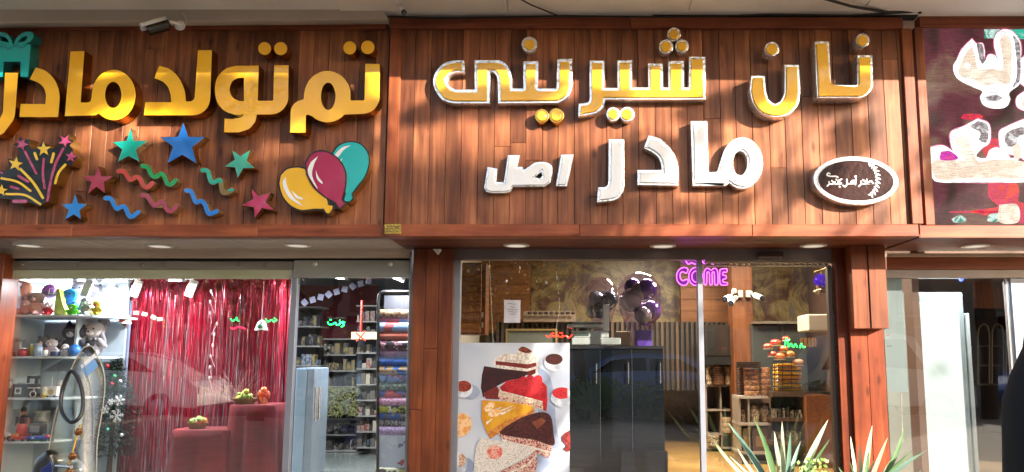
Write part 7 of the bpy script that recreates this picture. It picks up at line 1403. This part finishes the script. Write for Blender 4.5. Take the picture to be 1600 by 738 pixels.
# ---- motorbike at the left with a tall clear windshield
YM = -1.9
t = thing('motorbike', 'parked motorbike with a tall clear windshield at the lower left', 'motorbike', tuple((W(110, 738, YM).x, YM, GZ)))
shape = [(131, 543), (143, 541), (152, 556), (160, 575), (164, 600), (160, 640), (152, 690), (150, 745), (146, 790), (66, 790), (72, 730), (84, 660), (98, 610), (112, 575), (122, 555)]
def sheetpt(x, y, d): 
    return W(x, y, YM + 0.10 * math.sin((x - 66) / 98 * 3.1) * -1 + (y - 540) / 250 * -0.18 + d)
cp = path([('s', [(x, y) for x, y in shape] + [shape[0]])], k=3); n = len(cp); cx_, cy_ = 115, 670
mb = MB(); vs = []; rings = 6
for r_ in range(rings + 1):
    f = r_ / rings
    for (x, y) in cp: vs.append(sheetpt(cx_ + (x - cx_) * f, cy_ + (y - cy_) * f, 0))
fs = [(r_ * n + j, r_ * n + (j + 1) % n, (r_ + 1) * n + (j + 1) % n, (r_ + 1) * n + j) for r_ in range(rings) for j in range(n)]; mb.add(vs, fs)
o = obj('windshield', mb, M['clear'], t, smooth=True); sm = o.modifiers.new('thick', 'SOLIDIFY'); sm.thickness = 0.004
mb = MB(); mb.tube([sheetpt(x, y, -0.002) for x, y in cp], 0.003, 6, closed=True); obj('windshield_edge', mb, P('#b4b0a4', 0.3), t, smooth=True)
mb = MB(); mb.tube([sheetpt(x, y, -0.01) for x, y in spl([(127, 558), (135, 580), (143, 610), (147, 650), (146, 690)])], 0.0018, 6); obj('windshield_seam', mb, P('#a09c90', 0.3), t, smooth=True)
mb = MB(); q = [sheetpt(x, y, -0.008) for x, y in ((128, 577), (147, 561), (153, 572), (135, 590))]; mb.add(q + [v + Vector((0, 0.002, 0)) for v in q], [(0, 1, 2, 3), (7, 6, 5, 4), (0, 4, 5, 1), (1, 5, 6, 2), (2, 6, 7, 3), (3, 7, 4, 0)]); obj('blue_sticker', mb, P('#5c90c8', 0.3), t)
mb = MB(); q = [sheetpt(x, y, -0.008) for x, y in ((126, 571), (147, 553), (150, 558), (128, 576))]; mb.add(q + [v + Vector((0, 0.002, 0)) for v in q], [(0, 1, 2, 3), (7, 6, 5, 4), (0, 4, 5, 1), (1, 5, 6, 2), (2, 6, 7, 3), (3, 7, 4, 0)]); obj('white_sticker', mb, P('#c8ccd4', 0.3), t)
hoop = [(112, 580), (122, 592), (129, 615), (129, 640), (122, 655), (111, 660), (100, 650), (95, 635), (97, 612), (104, 590)]
mb = MB(); mb.tube([sheetpt(x, y, -0.06) for x, y in spl(hoop, closed=True)], 0.0095, 10, closed=True); obj('black_hoop', mb, P('#1c1b1c', 0.35, coat=0.3), t, smooth=True)
mb = MB(); mb.tube([sheetpt(x, y, -0.03) for x, y in spl([(102, 745), (108, 725), (115, 700), (122, 676), (126, 664)])], 0.005, 8); obj('stay_rod', mb, P('#a8843c', 0.3, metal=0.8), t, smooth=True)
for x, y in ((123, 675), (113, 713), (108, 738)): p = sheetpt(x, y, -0.04); mb = MB(); mb.lathe(p, [(0.004, -0.012), (0.018, -0.006), (0.018, 0.006), (0.004, 0.012)], 14, 'y'); obj('bolt', mb, P('#a86c3c', 0.25, metal=0.8), t, smooth=True)
mb = MB(); mb.tube([sheetpt(88, 728, -0.03), sheetpt(112, 730, -0.06)], 0.008, 8); obj('clamp_bar', mb, P('#c8c8c8', 0.2, metal=0.9), t, smooth=True)
fz = [(38, 790), (48, 728), (62, 710), (78, 700), (84, 725), (98, 745), (104, 790)]
plate('fairing', [path([('s', fz), (104, 800), (38, 800)])], YM - 0.2, 0.22, mat('fairing_grey', '#2c2c30', 0.3, coat=0.5), t, bevel=0.03, smooth=True, res=3)
plate('blue_panel', [path([('s', [(56, 790), (62, 738), (72, 728), (80, 722), (84, 760), (86, 790)])])], YM - 0.212, 0.011, mat('fairing_blue', '#1c3070', 0.3, coat=0.6), t, bevel=0.003)
bx = W(90, 738, YM).x
for yy in (-0.55, 0.65):
    mb = MB(); mb.tube([(bx + 0.02, YM + yy + 0.19 * math.cos(a), GZ + 0.23 + 0.19 * math.sin(a)) for a in [R(15 * i) for i in range(24)]], 0.045, 8, closed=True); w_ = obj('wheel', mb, P('#121212', 0.8), t, smooth=True)
mb = MB(); mb.tube([(bx, YM - 0.1, GZ + 0.30), (bx, YM + 0.15, GZ + 0.34), (bx, YM + 0.55, GZ + 0.32)], [0.1, 0.13, 0.09], 12); obj('tank', mb, mat('fairing_blue', ''), t, smooth=True); mb = MB(); mb.ell((bx, YM + 0.6, GZ + 0.38), (0.13, 0.3, 0.05), 12, 8); obj('seat', mb, P('#181818', 0.7), t, smooth=True)
mb = MB(); mb.tube([(bx - 0.33, YM + 0.08, GZ + 0.56), (bx, YM, GZ + 0.52), (bx + 0.33, YM + 0.08, GZ + 0.56)], 0.013, 8); obj('handlebar', mb, P('#1a1a1a', 0.4), t, smooth=True)
mb = MB(); mb.tube([(bx + 0.02, YM - 0.55, GZ + 0.3), (bx, YM - 0.1, GZ + 0.7)], 0.025, 8); obj('fork', mb, P('#8c8c8c', 0.3, metal=0.8), t, smooth=True)
# ---- person in black at the right edge
YQ = -3.0; pc = W(1712, 700, YQ)
t = thing('person', 'person in a long black cloak cut off by the right edge', 'person', (pc.x, YQ, GZ)); H = 1.6; B0 = Vector((pc.x, YQ, GZ))
import bmesh
def skin(name, pts, edges, rad, m, sub=2):
    me = bpy.data.meshes.new(name); me.from_pydata([tuple(Vector(p)) for p in pts], edges, []); o = bpy.data.objects.new(name, me); C.objects.link(o); o.parent = t
    sk = o.modifiers.new('skin', 'SKIN'); me.skin_vertices.new() if not me.skin_vertices else None
    for i, r in enumerate(rad): me.skin_vertices[0].data[i].radius = (r, r) if not isinstance(r, tuple) else r
    me.skin_vertices[0].data[0].use_root = True; s_ = o.modifiers.new('sub', 'SUBSURF'); s_.levels = sub; s_.render_levels = sub; me.materials.append(m); return o
cloth_b = mat('black_cloak', '#0b0b0d', 0.85, scale=6, bump=0.3, bscale=8); skinm = mat('skin_tone', '#b88468', 0.5)
pts = [(0, 0, 0.85), (0, 0, 1.1), (0, 0, 1.3), (0, 0, 1.42), (0, 0, 1.5), (-0.19, 0, 1.32), (-0.2, 0.02, 1.08), (-0.16, -0.12, 0.95), (0.19, 0, 1.32), (0.2, 0.02, 1.08), (0.16, -0.12, 0.95), (-0.1, 0, 0.8), (-0.11, 0, 0.45), (-0.11, 0.02, 0.08), (-0.11, -0.14, 0.04), (0.1, 0, 0.8), (0.11, 0, 0.45), (0.11, 0.02, 0.08), (0.11, -0.14, 0.04)]
skin('body', pts, [(0, 1), (1, 2), (2, 3), (3, 4), (2, 5), (5, 6), (6, 7), (2, 8), (8, 9), (9, 10), (0, 11), (11, 12), (12, 13), (13, 14), (0, 15), (15, 16), (16, 17), (17, 18)], [0.14, 0.13, 0.13, 0.06, 0.055, 0.06, 0.045, 0.032, 0.06, 0.045, 0.032, 0.09, 0.065, 0.045, 0.035, 0.09, 0.065, 0.045, 0.035], cloth_b)
mb = MB(); mb.ell(B0 + Vector((0, -0.01, 1.60)), (0.075, 0.095, 0.115), 18, 14); mb.ell(B0 + Vector((0, -0.105, 1.59)), (0.014, 0.018, 0.025), 8, 6); hd = obj('head', mb, skinm, t, smooth=True)
for sg in (-1, 1): mb = MB(); mb.ell(B0 + Vector((sg * 0.03, -0.095, 1.615)), 0.011, 8, 6); obj('eye', mb, eyeb, t, smooth=True)
mb = MB(); mb.ell(B0 + Vector((0, -0.098, 1.55)), (0.024, 0.008, 0.007), 10, 6); obj('mouth', mb, P('#8c4c44', 0.5), t, smooth=True)
for sg in (-1, 1):
    for k in range(5):
        b = B0 + Vector((sg * 0.16 + (k - 2) * 0.016, -0.14, 0.94)); e = b + Vector(((k - 2) * 0.006 + (0.02 * -sg if k == 0 else 0), -0.035 - 0.01 * (2 - abs(k - 2)), -0.035)); mb = MB(); mb.tube([b, (b + e) / 2 + Vector((0, -0.01, 0.004)), e], [0.009, 0.008, 0.006], 8); obj('finger', mb, skinm, t, smooth=True)
mb = MB(); nseg = 48; vs = []
for (rx, ry, z, oy) in [(0.34, 0.3, 0.03, 0), (0.345, 0.27, 0.35, 0), (0.335, 0.24, 0.8, 0), (0.325, 0.22, 0.95, 0.01), (0.315, 0.2, 1.05, 0.02), (0.28, 0.17, 1.15, 0.02), (0.20, 0.14, 1.3, 0.02), (0.13, 0.13, 1.42, 0.02), (0.115, 0.12, 1.56, 0.025), (0.11, 0.125, 1.65, 0.02), (0.085, 0.1, 1.72, 0.01), (0.03, 0.04, 1.75, 0.0)]:
    for j in range(nseg):
        a = 2 * math.pi * j / nseg; k = 1 + 0.03 * math.sin(a * 11 + z * 2) * (1.3 - min(z, 1.3)); fr = 1.0
        if 1.5 < z < 1.71 and math.sin(a) < -0.55: fr = 0.5
        vs.append(B0 + Vector((rx * math.cos(a) * k, oy + ry * math.sin(a) * k * fr, z)))
nr = len(vs) // nseg; mb.add(vs, [(i * nseg + j, i * nseg + (j + 1) % nseg, (i + 1) * nseg + (j + 1) % nseg, (i + 1) * nseg + j) for i in range(nr - 1) for j in range(nseg)]); obj('cloak', mb, cloth_b, t, smooth=True)
